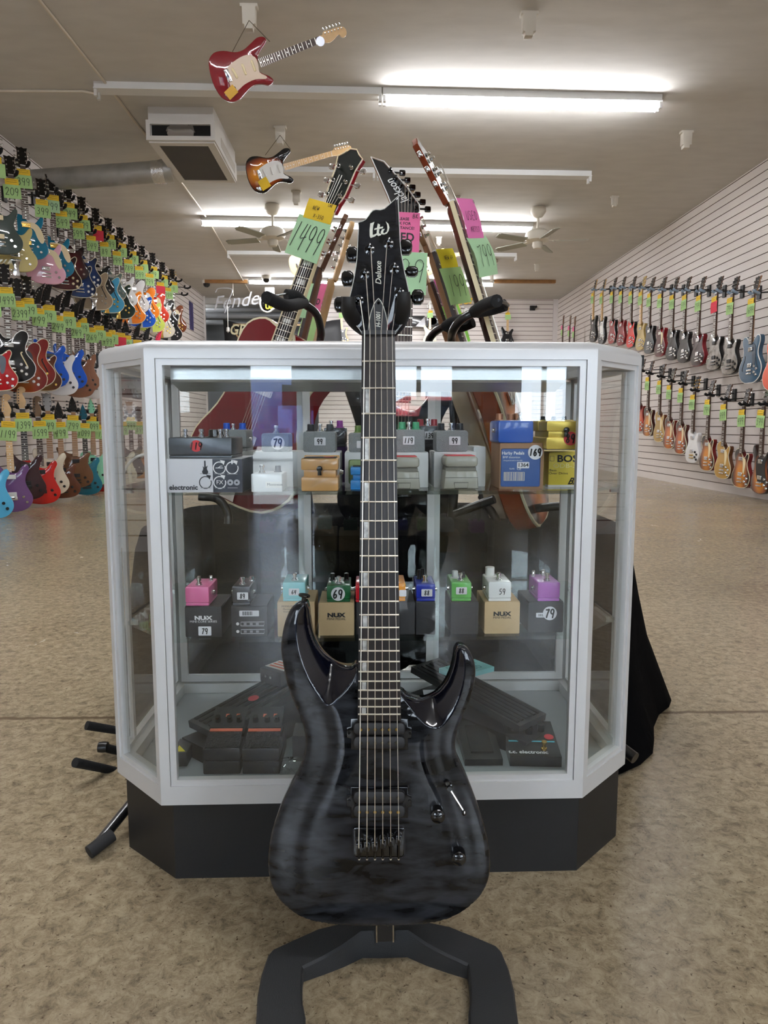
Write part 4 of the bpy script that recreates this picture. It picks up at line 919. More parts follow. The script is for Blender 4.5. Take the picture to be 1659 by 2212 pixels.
# light housing under the top rail
BRU = mat('brushed_steel', (206, 208, 208), .32, .7, noise=.08, nscale=60, stretch=(1, 1, 30))
l0, l1 = PY(368, 800, 1.155), PY(1220, 800, 1.158); zl = PY(800, 826, 1.156).z
prof = [(1.156, .884), (1.154, zl+.004), (1.157, zl), (1.215, zl-.012), (1.217, zl-.011), (1.217, .884)]
m = MB(); n = len(prof); m.add([(x, y, z) for x in (l0.x, l1.x) for y, z in prof], [tuple(range(n)), tuple(range(n, 2*n))[::-1]]+[(i, n+i, n+(i+1) % n, (i+1) % n) for i in range(n)])
obj('light_housing', m, BRU, case)
# ------------------------------------------------------------------ things on the shelves
TXW = mat('white_print', (232, 232, 232), .5); TXD = mat('dark_print', (40, 42, 46), .5)
def place(x0, x1, yt, yb, zs, Y=None, back=0):
    xm = (x0+x1)/2
    y = Y if Y else PZ(xm, yb, zs).y
    y += back; z0 = zs; a, b = PY(x0, yb, y), PY(x1, yb, y); top = PY(xm, yt, y).z
    return (a.x+b.x)/2, y, b.x-a.x, top-z0
def stick(root, kind, txt, x, z, w, h, y=-.0006, m=None, rot=0, hs=None):
    m = m or STICK
    if kind == 'round': s = link('price_sticker', cached(('rst', round(w, 4), m.name), lambda: MB().lathe([(w/2, 0), (w/2, .0004)], ax='y', n=24).mesh('price_sticker', m)), root, M=Matrix.Translation((x, y, z)))
    else: s = link('price_sticker', cached(('sst', round(w, 4), round(h, 4), m.name), lambda: MB().rbox(-w/2, w/2, -.0004, 0, -h/2, h/2, .0012).mesh('price_sticker', m)), root, M=Matrix.Translation((x, y, z)) @ Matrix.Rotation(-R(rot), 4, 'Y'))
    if txt: hand(txt, hs or h*.6, h*.105, s, 0, -.0009, 0, sp=.62)
    return s
def carton(label, x0, x1, yt, yb, zs, d, m, name='cardboard_box', Y=None, back=0, group=None, flap=True, rotz=0):
    X, y, w, h = place(x0, x1, yt, yb, zs, Y, back)
    r = thing(name, label, 'box', (X, y, zs), rotz, group)
    obj('carton', MB().rbox(-w/2, w/2, 0, d, 0, h-.0008, .0012, seg=1), m, r)
    if flap: obj('lid_flap', MB().box(-w/2+.0006, w/2-.0006, .0006, d-.0006, h-.0008, h), m, r)
    r['w'] = w; r['h'] = h
    return r, w, h, X, y
def fsw(root, x, y, z, s=1.0, m=None):
    obj('footswitch', MB().lathe([(.0075*s, 0), (.0075*s, .0015*s), (.0058*s, .002*s), (.0058*s, .005*s), (.0035*s, .0055*s), (.0035*s, .011*s), (.005*s, .0115*s), (.005*s, .016*s), (.004*s, .0168*s)], (x, y, z), n=14), m or CHR, root)
def knb(root, x, y, z, r, h, m):
    obj('knob', MB().lathe([(r*1.35, 0), (r*1.3, .0012), (r*1.02, .0016)], (x, y, z), n=14).lathe([(r, .0016), (r*.96, h), (r*.8, h+.0006)], (x, y, z), n=14), m, root)
def pedal(label, x0, x1, yt, yb, zs, d, m, sticker=None, knobs=(), sw=((0, .3),), jacks=True, Y=None, back=0, group=None, s=1.0, lid=True, name='effects_pedal'):
    X, y, w, h = place(x0, x1, yt, yb, zs, Y, back)
    r = thing(name, label, 'guitar pedal', (X, y, zs), 0, group)
    if lid:
        obj('enclosure', MB().rbox(-w/2, w/2, 0, d, h*.16, h, min(w, h)*.07), m, r)
        obj('base_plate', MB().rbox(-w/2+.0004, w/2-.0004, .0004, d-.0004, 0, h*.15, .0012), m, r)
    else: obj('enclosure', MB().rbox(-w/2, w/2, 0, d, 0, h, min(w, h)*.13, seg=5), m, r)
    for (fx, fy) in sw: fsw(r, fx*w, fy*d, h, s)
    for (fx, fy, rr_, hh, mm) in knobs: knb(r, fx*w, fy*d, h, rr_, hh, mm)
    if jacks:
        for sx in (-1, 1): obj('jack_socket', MB().lathe([(.0045, 0), (.0045, .002), (.0035, .0022), (.0035, .005)], n=10, M=Matrix.Translation((sx*w/2, d*.35, h*.55)) @ Matrix.Rotation(PI/2*sx, 4, 'Y')), CHR, r)
    if sticker:
        kind, txt, fx, fz, sw_, sh_ = sticker[:6]; stick(r, kind, txt, fx*w, fz*h, sw_, sh_, m=sticker[6] if len(sticker) > 6 else None)
    return r, w, h, X, y
KRAFT = mat('kraft_card', (198, 172, 132), .75, noise=.04, nscale=40); DKB = mat('dark_card', (48, 48, 51), .6)
BRC = mat('brown_card', (150, 116, 88), .8, noise=.06, nscale=30); WHC = mat('white_card', (206, 208, 208), .6); YLC = mat('yellow_card', (226, 204, 70), .45)
STG = 'boxes under the mini pedals on the middle shelf'; MPG = 'mini pedals on the middle shelf'
def mk(r, g, b, rough=.3): return mat('enamel_%d_%d_%d' % (r, g, b), (r, g, b), rough, coat=.4)
def logo(r, w, h, c, sub, dark=True, z=.62):
    tm = c; s = h*.175
    text('NU', s, tm, r, -w*.09, -.0005, h*z, bold=.05*s, sx=1.35, name='logo_lettering'); text('X', s, tm, r, w*.16, -.0005, h*z, bold=.05*s, sx=1.35, name='logo_lettering')
    obj('logo_mark', MB().slab([(w*.055, h*z+s*.34), (w*.055+s*.3, h*z), (w*.055, h*z-s*.34)], 0.0001, .0005), tm, r)
    text(sub, s*.56, tm, r, 0, -.0005, h*(z-.115), sx=1.1)
M2 = [ # carton px, card, pedal px, colour, sticker, descriptions
 ((401, 480, 1310, 1376), DKB, (401, 452, 1268, 1309), mk(222, 110, 160), None, 'pink mini pedal'),
 ((501, 578, 1309, 1375), DKB, (502, 541, 1267, 1305), mk(52, 52, 58), ('rect', '89', .08, .5, .0185, .0125), 'dark grey mini pedal tagged 89'),
 ((600, 680, 1300, 1375), KRAFT, (611, 660, 1258, 1298), mk(140, 210, 216), ('rect', '64', 0, .5, .0175, .0115), 'pale cyan mini pedal tagged 64'),
 ((689, 765, 1302, 1373), KRAFT, (706, 757, 1265, 1306), mk(14, 92, 48), ('round', '69', -.02, .5, .0235, .0235), 'dark green mini pedal tagged 69'),
 ((770, 812, 1302, 1370), DKB, (768, 808, 1262, 1302), mk(196, 20, 36), None, 'red mini pedal mostly behind the guitar neck'),
 ((828, 896, 1300, 1371), DKB, (826, 876, 1260, 1300), mk(232, 150, 20), ('rect', '', .38, .45, .012, .011), 'orange mini pedal beside the guitar neck'),
 ((898, 940, 1300, 1371), DKB, (899, 940, 1262, 1300), mk(36, 52, 160), ('rect', '88', .06, .5, .0185, .0125), 'blue mini pedal tagged 88'),
 ((973, 1033, 1300, 1370), DKB, (975, 1018, 1258, 1298), mk(90, 180, 76), ('rect', '88', 0, .56, .0185, .0125), 'light green mini pedal tagged 88'),
 ((1046, 1122, 1300, 1369), KRAFT, (1055, 1104, 1257, 1300), mk(228, 230, 230), None, 'white mini pedal marked 59 with a big white knob'),
 ((1140, 1216, 1300, 1366), DKB, (1161, 1209, 1258, 1298), mk(176, 92, 188), None, 'purple mini pedal on the black box tagged 79')]
for i, (bx, cm, px_, pm_, st, lab) in enumerate(M2):
    r, w, h, X, y = carton(('tan' if cm is KRAFT else 'black')+' box under the '+lab, *bx, ZS2, .088, cm, group=STG)
    if i in (0,): logo(r, w, h, TXW, 'MINI CORE SERIES'); stick(r, 'rect', '79', .002, h*.2, .0215, .0155)
    if i == 3 or i == 8: logo(r, w, h, TXD, 'MINI PEDAL')
    if i == 1:
        b = stick(r, 'rect', '', 0, h*.76, w*.55, .010)
        for k in range(16): obj('bar', MB().box(-w*.18+k*.0014, -w*.18+k*.0014+(.0005 if k % 3 else .0009), -.0012, -.0006, -.003, .0035), INK, b) if k < 12 else None
        for zz in (.42, .17):
            obj('label_outline', MB().ribbon([(-w*.24, h*(zz-.07)), (w*.4, h*(zz-.07)), (w*.42, h*(zz+.06)), (-w*.24, h*(zz+.06)), (-w*.24, h*(zz-.07))], .0008, y=-.0004), TXW, r)
            for k in range(3): obj('label_mark', MB().box(-w*.16+k*w*.17, -w*.08+k*w*.17, -.0006, -.0002, h*(zz-.04), h*(zz+.03)), mat('grey_print', (150, 150, 152), .6), r)
            obj('label_mark', MB().slab(circ(-w*.33, h*zz, h*.05, h*.05, 0, 330, 12), 0.0001, .0005), TXW, r)
    if i == 2:
        text('MODEL/MODELO', .0042, TXD, r, -w*.12, -.0005, h*.87); text('Morning Star', .0042, TXD, r, -w*.17, -.0005, h*.79); text('Overdrive', .0036, TXD, r, -w*.22, -.0005, h*.72)
        for k in range(10): obj('bar', MB().box(w*.12+k*.0016, w*.12+k*.0016+.0008, -.0005, 0, h*.05, h*.26), TXD, r)
    if i == 9: stick(r, 'rect', '', -.006, h*.57, .022, .008); stick(r, 'round', '79', .0065, h*.63, .024, .024, y=-.0012); [obj('bar', MB().box(-.013+k*.0016, -.0122+k*.0016, -.0013, -.0007, h*.53, h*.61), INK, r) for k in range(7)]
    kb = ()
    if i == 8: kb = ((-.24, .72, .0085, .016, WHT),)
    elif i == 3: kb = ((-.3, .62, .004, .012, BLK), (.3, .62, .004, .012, BLK))
    elif i == 6: kb = ((-.25, .62, .0035, .016, BLK), (-.05, .8, .0035, .016, BLK))
    elif i == 7: kb = ((-.2, .55, .0055, .012, WHC), (.25, .6, .003, .009, DKB))
    elif i == 9: kb = ((-.4, .75, .003, .010, CHR), (.1, .85, .003, .010, CHR))
    elif i == 0: kb = ((-.2, .72, .003, .008, CHR), (.3, .8, .003, .008, CHR))
    elif i == 1: kb = ((.35, .7, .004, .007, CHR),)
    p, pw, ph, pX, py_ = pedal(lab+(' standing on its black box' if i == 0 else ''), px_[0], px_[1], px_[2], px_[3], ZS2+h, .068, pm_, st, kb, sw=((0.0, .22),), back=0, Y=y+.004, group=MPG, s=.78)
    if i == 8: hand('59', .0095, .0011, p, .004, -.0008, ph*.5)
    if i == 3: text('TUBE', .004, TXW, p, -.006, .03, ph+.001)
# ------------------------------------------------------------------ top shelf
TG = 'pedals on the top shelf'; HAM = mat('hammered_grey', (150, 156, 158), .38, .15, noise=.14, nscale=700, bump=.45, bscale=700)
gn = mat('sea_green_knob', (92, 190, 140), .4); rdk = mat('maroon_knob', (130, 26, 40), .4); bk_ = mat('charcoal_knob', (52, 54, 60), .4); blk2 = mat('blue_knob', (26, 84, 190), .4); prk = mat('purple_knob', (136, 50, 140), .4); ogk = mat('olive_knob', (108, 140, 66), .4); cpk = mat('copper_knob', (166, 116, 88), .35, .5)
r, w, h, X, y = carton('large white and dark grey pedal box with icons at the left of the top shelf', 362, 524, 991, 1064, ZS1, .12, mat('light_grey_card', (206, 206, 210), .5), group='boxes on the top shelf')
obj('dark_print_panel', MB().box(w*.11, w/2+.0003, -.0005, .121, .0005, h-.0005), mat('navy_grey_card', (58, 62, 72), .5), r)
text('c electronic', .0112, TXD, r, -w*.318, -.0008, h*.15, bold=.0003)
def icon(x, z, m, kind):
    c = circ(0, 0, .0095, .0095, 60, 380, 16); obj('ring_icon', MB().ribbon([(x+a, z+b) for a, b in c], .0016, y=-.0008), m, r)
    obj('arrow_tip', MB().slab([(x+.001, z+.0125), (x+.009, z+.011), (x+.007, z+.0045)], .0006, .001), m, r)
    if kind == 'fx': text('FX', .0095, m, r, x, -.001, z)
    if kind == 'pw': obj('icon_bar', MB().box(x-.0009, x+.0009, -.001, -.0006, z+.006, z+.0125), m, r)
    if kind == 'usb': obj('icon_bar', MB().ribbon([(x-.006, z), (x+.006, z)], .0012, y=-.001), m, r); obj('icon_bar', MB().ribbon([(x-.002, z), (x+.002, z+.003), (x+.005, z+.003)], .001, y=-.0011), m, r)
icon(w*.01, h*.30, TXD, ''); icon(w*.20, h*.73, TXW, 'usb'); icon(w*.37, h*.73, TXW, 'pw'); icon(w*.20, h*.30, TXW, 'fx')
for k in (0, 1): obj('reel_icon', MB().lathe([(.0048, 0), (.0048, .0004)], (w*.34+k*.0105, -.0008, h*.3), 'y', 16), mat('grey_print2', (170, 172, 178), .6), r); obj('reel_hub', MB().lathe([(.0016, 0), (.0016, .0004)], (w*.34+k*.0105, -.0014, h*.3), 'y', 10), TXD, r)
gi = [(-.001, .012), (.001, .012), (.0012, .002), (.0042, .0045), (.0028, -.001), (.005, -.006), (.003, -.0095), (-.003, -.0095), (-.005, -.006), (-.0028, -.001), (-.0035, .0035), (-.0012, .001)]
obj('guitar_icon', MB().slab([(w*.01+a, h*.72+b) for a, b in gi], .0006, .001), TXD, r)
for x_, z_ in ((.01, .56), (.2, .56), (.37, .55), (.01, .14), (.2, .14), (.37, .14)): obj('caption_line', MB().box(w*x_-.008, w*x_+.008, -.0009, -.0006, h*z_-.0005, h*z_+.0005), mat('grey_print', (150, 150, 152), .6), r)
GUN = mat('gunmetal', (92, 94, 98), .3, .75, noise=.06, nscale=30)
p, w2_, h2_, X2, y2 = pedal('wide gunmetal pedal tagged 119 with a red sticker, at the left of the top shelf', 365, 501, 945, 990, ZS1+h, .10, GUN, ('round', '119', -.06, .6, .0185, .0185, mat('red_sticker', (196, 50, 56), .5)), ((.18, .35, .012, .012, BLKG),), sw=((-.26, .12), (.30, .12), (-.02, .2), (.36, .3)), Y=y+.002, group=TG, s=.8, jacks=False)
# grey pedal with blue knobs behind it
bz_ = MB()
r, w, h, X, y = carton('white box behind the gunmetal pedal on the top shelf', 470, 545, 975, 1050, ZS1, .09, WHC, Y=1.36, group='boxes on the top shelf')
pedal('grey pedal with two bright blue knobs behind the gunmetal one', 470, 533, 928, 975, ZS1+h, .08, HAM, None, ((-.25, .3, .0065, .012, blk2), (.3, .3, .0065, .012, blk2)), sw=((0, .2),), Y=1.361, group=TG, s=.7)
def pair(lab, bx, bdesc, px_, st, kn, Y, bd=.1, lbl=None, m=HAM, s=.8):
    r, w, h, X, y = carton(bdesc, *bx, ZS1, bd, WHC, Y=Y, group='boxes on the top shelf')
    if lbl: obj('box_label', MB().rbox(-w*.35, w*.4, -.0005, 0, h*.1, h*.8, .004), lbl, r)
    return pedal(lab, *px_, ZS1+h, .062, m, st, kn, sw=((0, .28),), Y=Y+.001, group=TG, s=s, lid=False, jacks=False)
def k2(m): return ((-.3, .45, .0062, .012, m), (.3, .45, .0062, .012, m))
pair('grey hammered pedal tagged 79 on a round sticker', (548, 652, 976, 1058), 'white box under the pedal tagged 79', (565, 624, 936, 975), ('round', '79', .1, .48, .0235, .0235), (), 1.24)
pair('grey hammered pedal tagged 99 above the tan pedal', (643, 735, 977, 1058), 'white box standing behind the tan pedal', (655, 725, 932, 976), ('rect', '99', .02, .52, .0195, .0135), k2(bk_), 1.22)
r, w, h, X, y = carton('dark box with purple edge behind the tan pedal', 700, 748, 965, 1045, ZS1, .09, mat('purple_card', (70, 44, 96), .6), Y=1.33, group='boxes on the top shelf'); pedal('black pedal with a purple knob behind the 99 tagged pedal', 700, 748, 924, 964, ZS1+h, .06, mk(36, 38, 46), None, ((.2, .3, .006, .013, prk),), sw=((-.2, .3),), Y=1.331, group=TG, s=.8, jacks=False)
pair('grey hammered pedal with an olive green knob left of the guitar neck', (745, 800, 977, 1058), 'white box with green label left of the guitar neck', (753, 822, 935, 976), ('rect', '', -.1, .4, .016, .012), ((-.2, .4, .0062, .012, ogk), (.4, .4, .0062, .012, ogk)), 1.22, lbl=mat('olive_label', (140, 160, 110), .6))
pair('grey hammered pedal tagged 119 with two sea green knobs', (850, 925, 977, 1058), 'white box behind the grey pedal right of the guitar neck', (850, 918, 928, 974), ('rect', '119', -.02, .52, .0195, .0145), ((-.2, .45, .0062, .0125, gn), (.24, .45, .0062, .0125, gn)), 1.22)
r, w, h, X, y = carton('dark box under the pedal tagged 139', 896, 950, 966, 1040, ZS1, .07, DKB, Y=1.33, group='boxes on the top shelf')
p, *_ = pedal('black pedal tagged 139 with two maroon knobs', 896, 950, 920, 965, ZS1+h, .06, mk(30, 32, 38), ('rect', '139', .08, .55, .0205, .015), ((-.25, .3, .006, .012, rdk), (.3, .3, .006, .012, rdk)), sw=((.03, .3),), Y=1.331, group=TG, s=.8, jacks=False)
pair('grey hammered pedal tagged 99 right of the sea green knobs', (937, 1028, 976, 1058), 'white box behind the rightmost ribbed grey pedal', (942, 1011, 930, 974), ('rect', '99', .08, .52, .0195, .0145), k2(bk_), 1.22)
carton('narrow white box left of the brown carton', 1022, 1048, 965, 1056, ZS1, .09, WHC, Y=1.24, group='boxes on the top shelf')
def compact(label, x0, x1, yt, yb, zs, m, d=.1, Y=None, sticker=None, plate_m=None, group=TG):
    X, y, w, h = place(x0, x1, yt, yb, zs, Y)
    r = thing('compact_pedal', label, 'guitar pedal', (X, y, zs), 0, group)
    obj('base', MB().rbox(-w/2, w/2, 0, d, 0, h*.40, .0025), m, r); obj('bottom_plate', MB().box(-w/2+.001, w/2-.001, .001, d+.002, -.0005, .0014), BLK, r)
    obj('middle_housing', MB().rbox(-w/2+.004, w/2-.004, .004, d, h*.4, h*.60, .001), m, r)
    obj('treadle', MB().rbox(-w/2, w/2, 0, d*.6, h*.60, h*.93, .0025), m, r)
    obj('treadle_pad', MB().box(-w/2+.004, w/2-.004, .004, d*.57, h*.93, h*.945), plate_m or BLKM, r)
    obj('control_panel', MB().rbox(-w/2, w/2, d*.62, d, h*.60, h*.98, .002), m, r)
    for k in (-.3, 0, .3): knb(r, k*w, d*.8, h*.98, .004, .006, BLK)
    obj('thumb_screw', MB().slab(circ(0, 0, .0048, .0048, 0, 345, 14), 0, .006, .001).slab([(-.003, -.002), (.003, -.002), (.0034, -.011), (-.0034, -.011)], 0, .004, .001), BLKG, r, M=Matrix.Translation((0, 0, h*.64)))
    obj('jack_socket', MB().lathe([(.005, 0), (.005, .004), (.0035, .0045), (.0035, .007)], n=10, M=Matrix.Translation((w/2, d*.35, h*.5)) @ Matrix.Rotation(PI/2, 4, 'Y')), CHR, r)
    if sticker: stick(r, *sticker)
    return r, w, h
r, w, h = compact('tan compact pedal with black thumb screw at the front of the top shelf', 651, 731, 985, 1061, ZS1, mk(222, 172, 108))
stick(r, 'round', '', w*.2, h*.96, .0001, .0001) if False else None
obj('red_oval_label', MB().lathe([(.009, 0), (.009, .0004)], (w*.22, .03, h*.946), 'z', 18), mat('red_sticker', (196, 50, 56), .5), r)
compact('bright blue compact pedal half hidden behind the guitar neck', 757, 815, 1005, 1058, ZS1, mk(40, 130, 200))
r, w, h = compact('gold compact pedal tagged 89 at the right end of the top shelf', 1180, 1262, 905, 969, PY(1200, 971, 1.165).z, mat('gold_enamel', (206, 180, 84), .3, .5), Y=1.165, sticker=('round', '89', .008, .018, .0225, .0225, -.0006, mat('red_sticker', (196, 50, 56), .5)))
GRB = mk(158, 156, 144, .45)
def tall(label, x0, x1, yt, yb, sx0):
    X, y, w, h = place(x0, x1, yt, yb, ZS1); r = thing('compact_pedal', label, 'guitar pedal', (X, y, ZS1), 0, 'ribbed grey pedals on the top shelf')
    lo = [(-w/2, .002), (w/2, .002), (w*.49, h*.16), (w*.45, h*.55), (-w*.45, h*.55), (-w*.49, h*.16)]
    obj('base', MB().slab(lo, -.09, 0, .003), GRB, r); obj('treadle', MB().rbox(-w*.47, w*.47, .001, .06, h*.66, h*.97, .006, seg=4), GRB, r)
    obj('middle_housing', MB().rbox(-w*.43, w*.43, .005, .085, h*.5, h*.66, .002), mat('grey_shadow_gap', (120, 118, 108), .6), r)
    obj('battery_door', MB().ribbon([(-w*.2, h*.22), (-w*.18, h*.06), (w*.18, h*.06), (w*.2, h*.22), (-w*.2, h*.22)], .0008, y=-.0004), INK, r)
    obj('seam_line', MB().ribbon([(-w*.47, h*.36), (w*.47, h*.36)], .0007, y=-.0004), INK, r)
    obj('label_plate', MB().box(-w*.4, w*.4, .004, .055, h*.97, h*.985), mat('red_sticker', (196, 50, 56), .5), r)
    for k in (-.3, .1): obj('black_knob', MB().lathe([(.006, 0), (.0055, .012)], (k*w, .07, h*.9), n=12), BLK, r)
tall('ribbed grey pedal right of the guitar neck', 838, 908, 985, 1060, 0); tall('ribbed grey pedal below the hammered pedal tagged 99', 958, 1034, 983, 1059, 0)
X, y, w, h = place(543, 610, 1020, 1063, ZS1); r = thing('effects_pedal', 'white pedal with a small white name label on the top shelf', 'guitar pedal', (X, y, ZS1), 0, TG)
obj('enclosure', MB().rbox(-w/2, w/2, 0, .07, 0, h*.92, .002), mk(214, 218, 220), r); s_ = obj('name_label', MB().box(-.002, w*.48, -.0005, 0, h*.22, h*.52), WHT, r); text('Montreux', .0062, TXD, s_, .013, -.0009, h*.38)
fsw(r, -.01, .02, h*.92, .8); knb(r, .012, .05, h*.92, .005, .01, bk_)
r, w, h, X, y = carton('brown carton with a blue label under the blue pedal', 1078, 1173, 957, 1056, ZS1, .085, BRC, group='boxes on the top shelf')
lb_ = obj('blue_label', MB().rbox(-w*.47, w*.42, -.0005, 0, h*.05, h*.88, .003), mat('label_blue', (56, 88, 148), .5), r)
text('Harby Pedals', .0072, TXW, lb_, -w*.20, -.0009, h*.78, bold=.00012); text('BMP distortion', .0048, TXW, lb_, -w*.235, -.0009, h*.69); text('Designed & built in the USA', .0028, TXW, lb_, -w*.20, -.0009, h*.62)
text('CE', .0062, TXW, lb_, -w*.06, -.0009, h*.44); text('RoHS', .0036, TXW, lb_, -w*.22, -.0009, h*.44)
bc = obj('barcode', MB().box(-w*.40, -w*.40+.035, -.0009, -.0006, h*.18, h*.37), mat('barcode_cream', (220, 210, 190), .6), lb_)
rn = random.Random(4); xx = -w*.40+.001
while xx < -w*.40+.034: ww_ = rn.choice((.0006, .001, .0016)); obj('bar', MB().box(xx, xx+ww_, -.0013, -.001, h*.185, h*.365), mat('label_blue', (56, 88, 148), .5), bc); xx += ww_+rn.choice((.0008, .0012))
stick(r, 'round', '169', w*.30, h*.80, .0245, .0245, y=-.0012, hs=.0115); s_ = stick(r, 'rect', '', w*.03, h*.52, .0205, .0105, y=-.0011); text('1364', .0092, INK, s_, 0, -.0009, 0, bold=.0002)
pedal('blue pedal with three copper knobs on the brown carton', 1076, 1152, 908, 955, ZS1+h, .085, mk(32, 84, 176), None, ((-.38, .35, .0062, .011, cpk), (.0, .55, .0062, .011, cpk), (.2, .6, .006, .012, cpk)), sw=((.16, .2),), Y=y-.001, group=TG, s=.8, lid=False)
r, w, h, X, y = carton('yellow pedal box at the right end of the top shelf', 1184, 1262, 976, 1052, ZS1, .085, YLC, group='boxes on the top shelf')
text('BOSS', .0165, TXD, r, .005, -.0005, h*.80, bold=.0005, sx=1.2); obj('logo_square', MB().ribbon([(-w*.47, h*.74), (-w*.36, h*.74), (-w*.36, h*.88), (-w*.47, h*.88), (-w*.47, h*.74)], .0007, y=-.0004), TXD, r)
text('ODB-3', .0105, mat('pale_print', (236, 228, 160), .5), r, -.004, -.0005, h*.60, sx=1.3); text('Bass', .0056, TXD, r, -w*.38, -.0005, h*.48, sx=1.3); text('Over Drive', .0056, TXD, r, -w*.23, -.0005, h*.39, sx=1.3); text('Bx', .016, INK, r, w*.16, -.0005, h*.16, shear=.5, bold=.0004)
obj('white_base_edge', MB().box(-w/2-.0003, w/2+.0003, -.0004, .02, 0, h*.06), WHT, r)
# white cable behind the left angled pane
a = [PY(x, y_, Yc) for x, y_, Yc in ((262, 1150, 1.38), (258, 1060, 1.38), (272, 1010, 1.38), (300, 985, 1.4), (330, 984, 1.42), (352, 1002, 1.44), (356, 1060, 1.45))]
t = thing('power_adapter', 'white power cord arching behind the left angled pane of the case', 'cable', a[0]); inv = Matrix.Translation(-a[0])
obj('cord', MB().tube([inv @ v for v in smooth_open(a, 5)], .0028, 8), WHT, t); obj('plug', MB().rbox(-.008, .008, -.006, .006, -.03, .004, .003), WHT, t)
# ------------------------------------------------------------------ bottom deck
def ppx(x, y, z): p = PZ(x, y, z); return (p.x, p.y)
DG = 'pedals on the floor of the case'; CH1 = mk(27, 27, 29, .5)
orr = mat('orange_print', (196, 84, 50), .5); TREAD = mat('tread_plate', (38, 40, 42), .45, .3, bump=1, bscale=260)
for x0, x1, side in ((439, 519, 'left'), (524, 604, 'right')):
    X, y, w, h = place(x0, x1, 1617, 1672, ZD); r = thing('compact_pedal', '%s one of two black pedals with tread plates and orange print' % side, 'guitar pedal', (X, y, ZD), 0, 'twin black tread plate pedals')
    obj('base', MB().rbox(-w/2, w/2, 0, .11, 0, h*.48, .002), CH1, r); obj('treadle', MB().rbox(-w/2, w/2, 0, .05, h*.55, h, .002), CH1, r)
    obj('middle_housing', MB().rbox(-w/2+.003, w/2-.003, .004, .108, h*.48, h*.9, .001), BLKM, r)
    M = Matrix.Translation((0, .001, h)) @ Matrix.Rotation(R(16), 4, 'X')
    obj('tread_plate', MB().box(-w*.46, w*.46, 0, .042, 0, .002, M=M), TREAD, r)
    q = obj('orange_strip', MB().box(-w*.44, w*.46, .043, .05, .0, .0025, M=M), orr, r); obj('control_panel', MB().box(-w*.47, w*.47, .052, .112, -.012, .003, M=M), BLKM, r)
    for k in (-.28, .05, .32): obj('knob', MB().lathe([(.0055, 0), (.005, .011)], n=12, M=M @ Matrix.Translation((k*w, .07, .003))), BLKG, r)
    for k in (-.1, .2): obj('orange_mark', MB().box(k*w, k*w+.006, .082, .09, .0031, .0036, M=M), orr, r)
def wah(label, front, back, wd, z0f, z0b, top_m=None):
    f, b = Vector(front), Vector(back); d = b-f; L_ = d.length; ang = math.atan2(d.y, d.x)-PI/2
    r = thing('wah_pedal', label, 'guitar pedal', (f.x, f.y, ZD), ang, 'rocker pedals on the floor of the case')
    obj('chassis', MB().add([(s*wd/2*k, y, z) for y, z, k in ((0, 0, .9), (L_, 0, 1), (L_, .035, .95), (0, .03, .85)) for s in (-1, 1)], [(0, 1, 3, 2), (4, 5, 7, 6)[::-1], (0, 2, 4, 6), (1, 7, 5, 3), (0, 6, 7, 1), (2, 3, 5, 4)]), CH1, r)
    M = Matrix.Translation((0, L_*.05, z0f)) @ Matrix.Rotation(math.atan2(z0b-z0f, L_*.95), 4, 'X')
    obj('rocker', MB().slab([(-wd*.42, 0), (wd*.42, 0), (wd*.44, L_*.9), (-wd*.44, L_*.9)], -.006, .006, .002, M=M @ Matrix.Rotation(PI/2, 4, 'X') @ Matrix.Scale(1, 4)), CH1, r) if False else obj('rocker', MB().box(-wd*.43, wd*.43, 0, L_*.92, -.006, .008, M=M), CH1, r)
    rb = mat('rubber_black', (24, 25, 27), .8)
    for k in range(6): obj('rubber_rib', MB().box(-wd*.38+k*wd*.13, -wd*.38+k*wd*.13+.007, .01, L_*.88, .0081, .011, M=M), rb, r)
    return r, M, L_
q0, q1 = ppx(395, 1640, ZD), ppx(600, 1545, ZD)
r, M, L_ = wah('black rocker pedal with a small red oval sticker, at the left of the case floor', (-.318, 1.262), (-.10, 1.50), .115, .05, .10)
obj('red_oval_label', MB().lathe([(.011, .0115), (.011, .012)], n=18, M=M @ Matrix.Translation((0.0, .12, 0))), mat('red_sticker', (196, 50, 56), .5), r)
z_ = ZD+.094; t = thing('effects_pedal', 'small black pedal with red and white label on the left rocker pedal', 'guitar pedal', (-.20, 1.40, z_), R(-38), DG)
obj('enclosure', MB().rbox(-.03, .03, 0, .07, 0, .03, .003), CH1, t); s_ = obj('label', MB().box(-.027, .027, .012, .055, .03, .0306), mat('white_label', (216, 206, 196), .6), t)
for k in range(3): obj('red_print', MB().box(-.022, .02-.004*k, .018+.012*k, .024+.012*k, .0307, .031), orr, t)
for k in (-.01, .004): obj('jack_socket', MB().lathe([(.003, 0), (.003, .004)], (k, 0, .016), 'y', 8), CHR, t)
r, M, L_ = wah('black ribbed rocker pedal under the teal square pedal, right side of the case floor', (.325, 1.285), (.115, 1.52), .10, .05, .095)
t = thing('effects_pedal', 'pale teal square pedal lying on the right rocker pedal', 'guitar pedal', (.205, 1.43, ZD+.112), R(34), DG)
TL = mat('pale_teal', (140, 204, 208), .5); obj('enclosure', MB().box(-.05, .05, -.03, .03, -.006, .004), TL, t)
for k, s_ in enumerate(('DESERT', 'EV-30')): link('raised_lettering', text_mesh(s_, .024, mat('teal_print', (84, 150, 158), .5), bold=.0004), t, M=Matrix.Translation((0, .014-.026*k, .0046)) @ Matrix.Rotation(-PI/2, 4, 'X'))
obj('red_sticker', MB().lathe([(.010, .0048), (.010, .0052)], (-.01, -.02, 0), n=18), mat('red_sticker', (196, 50, 56), .5), t)
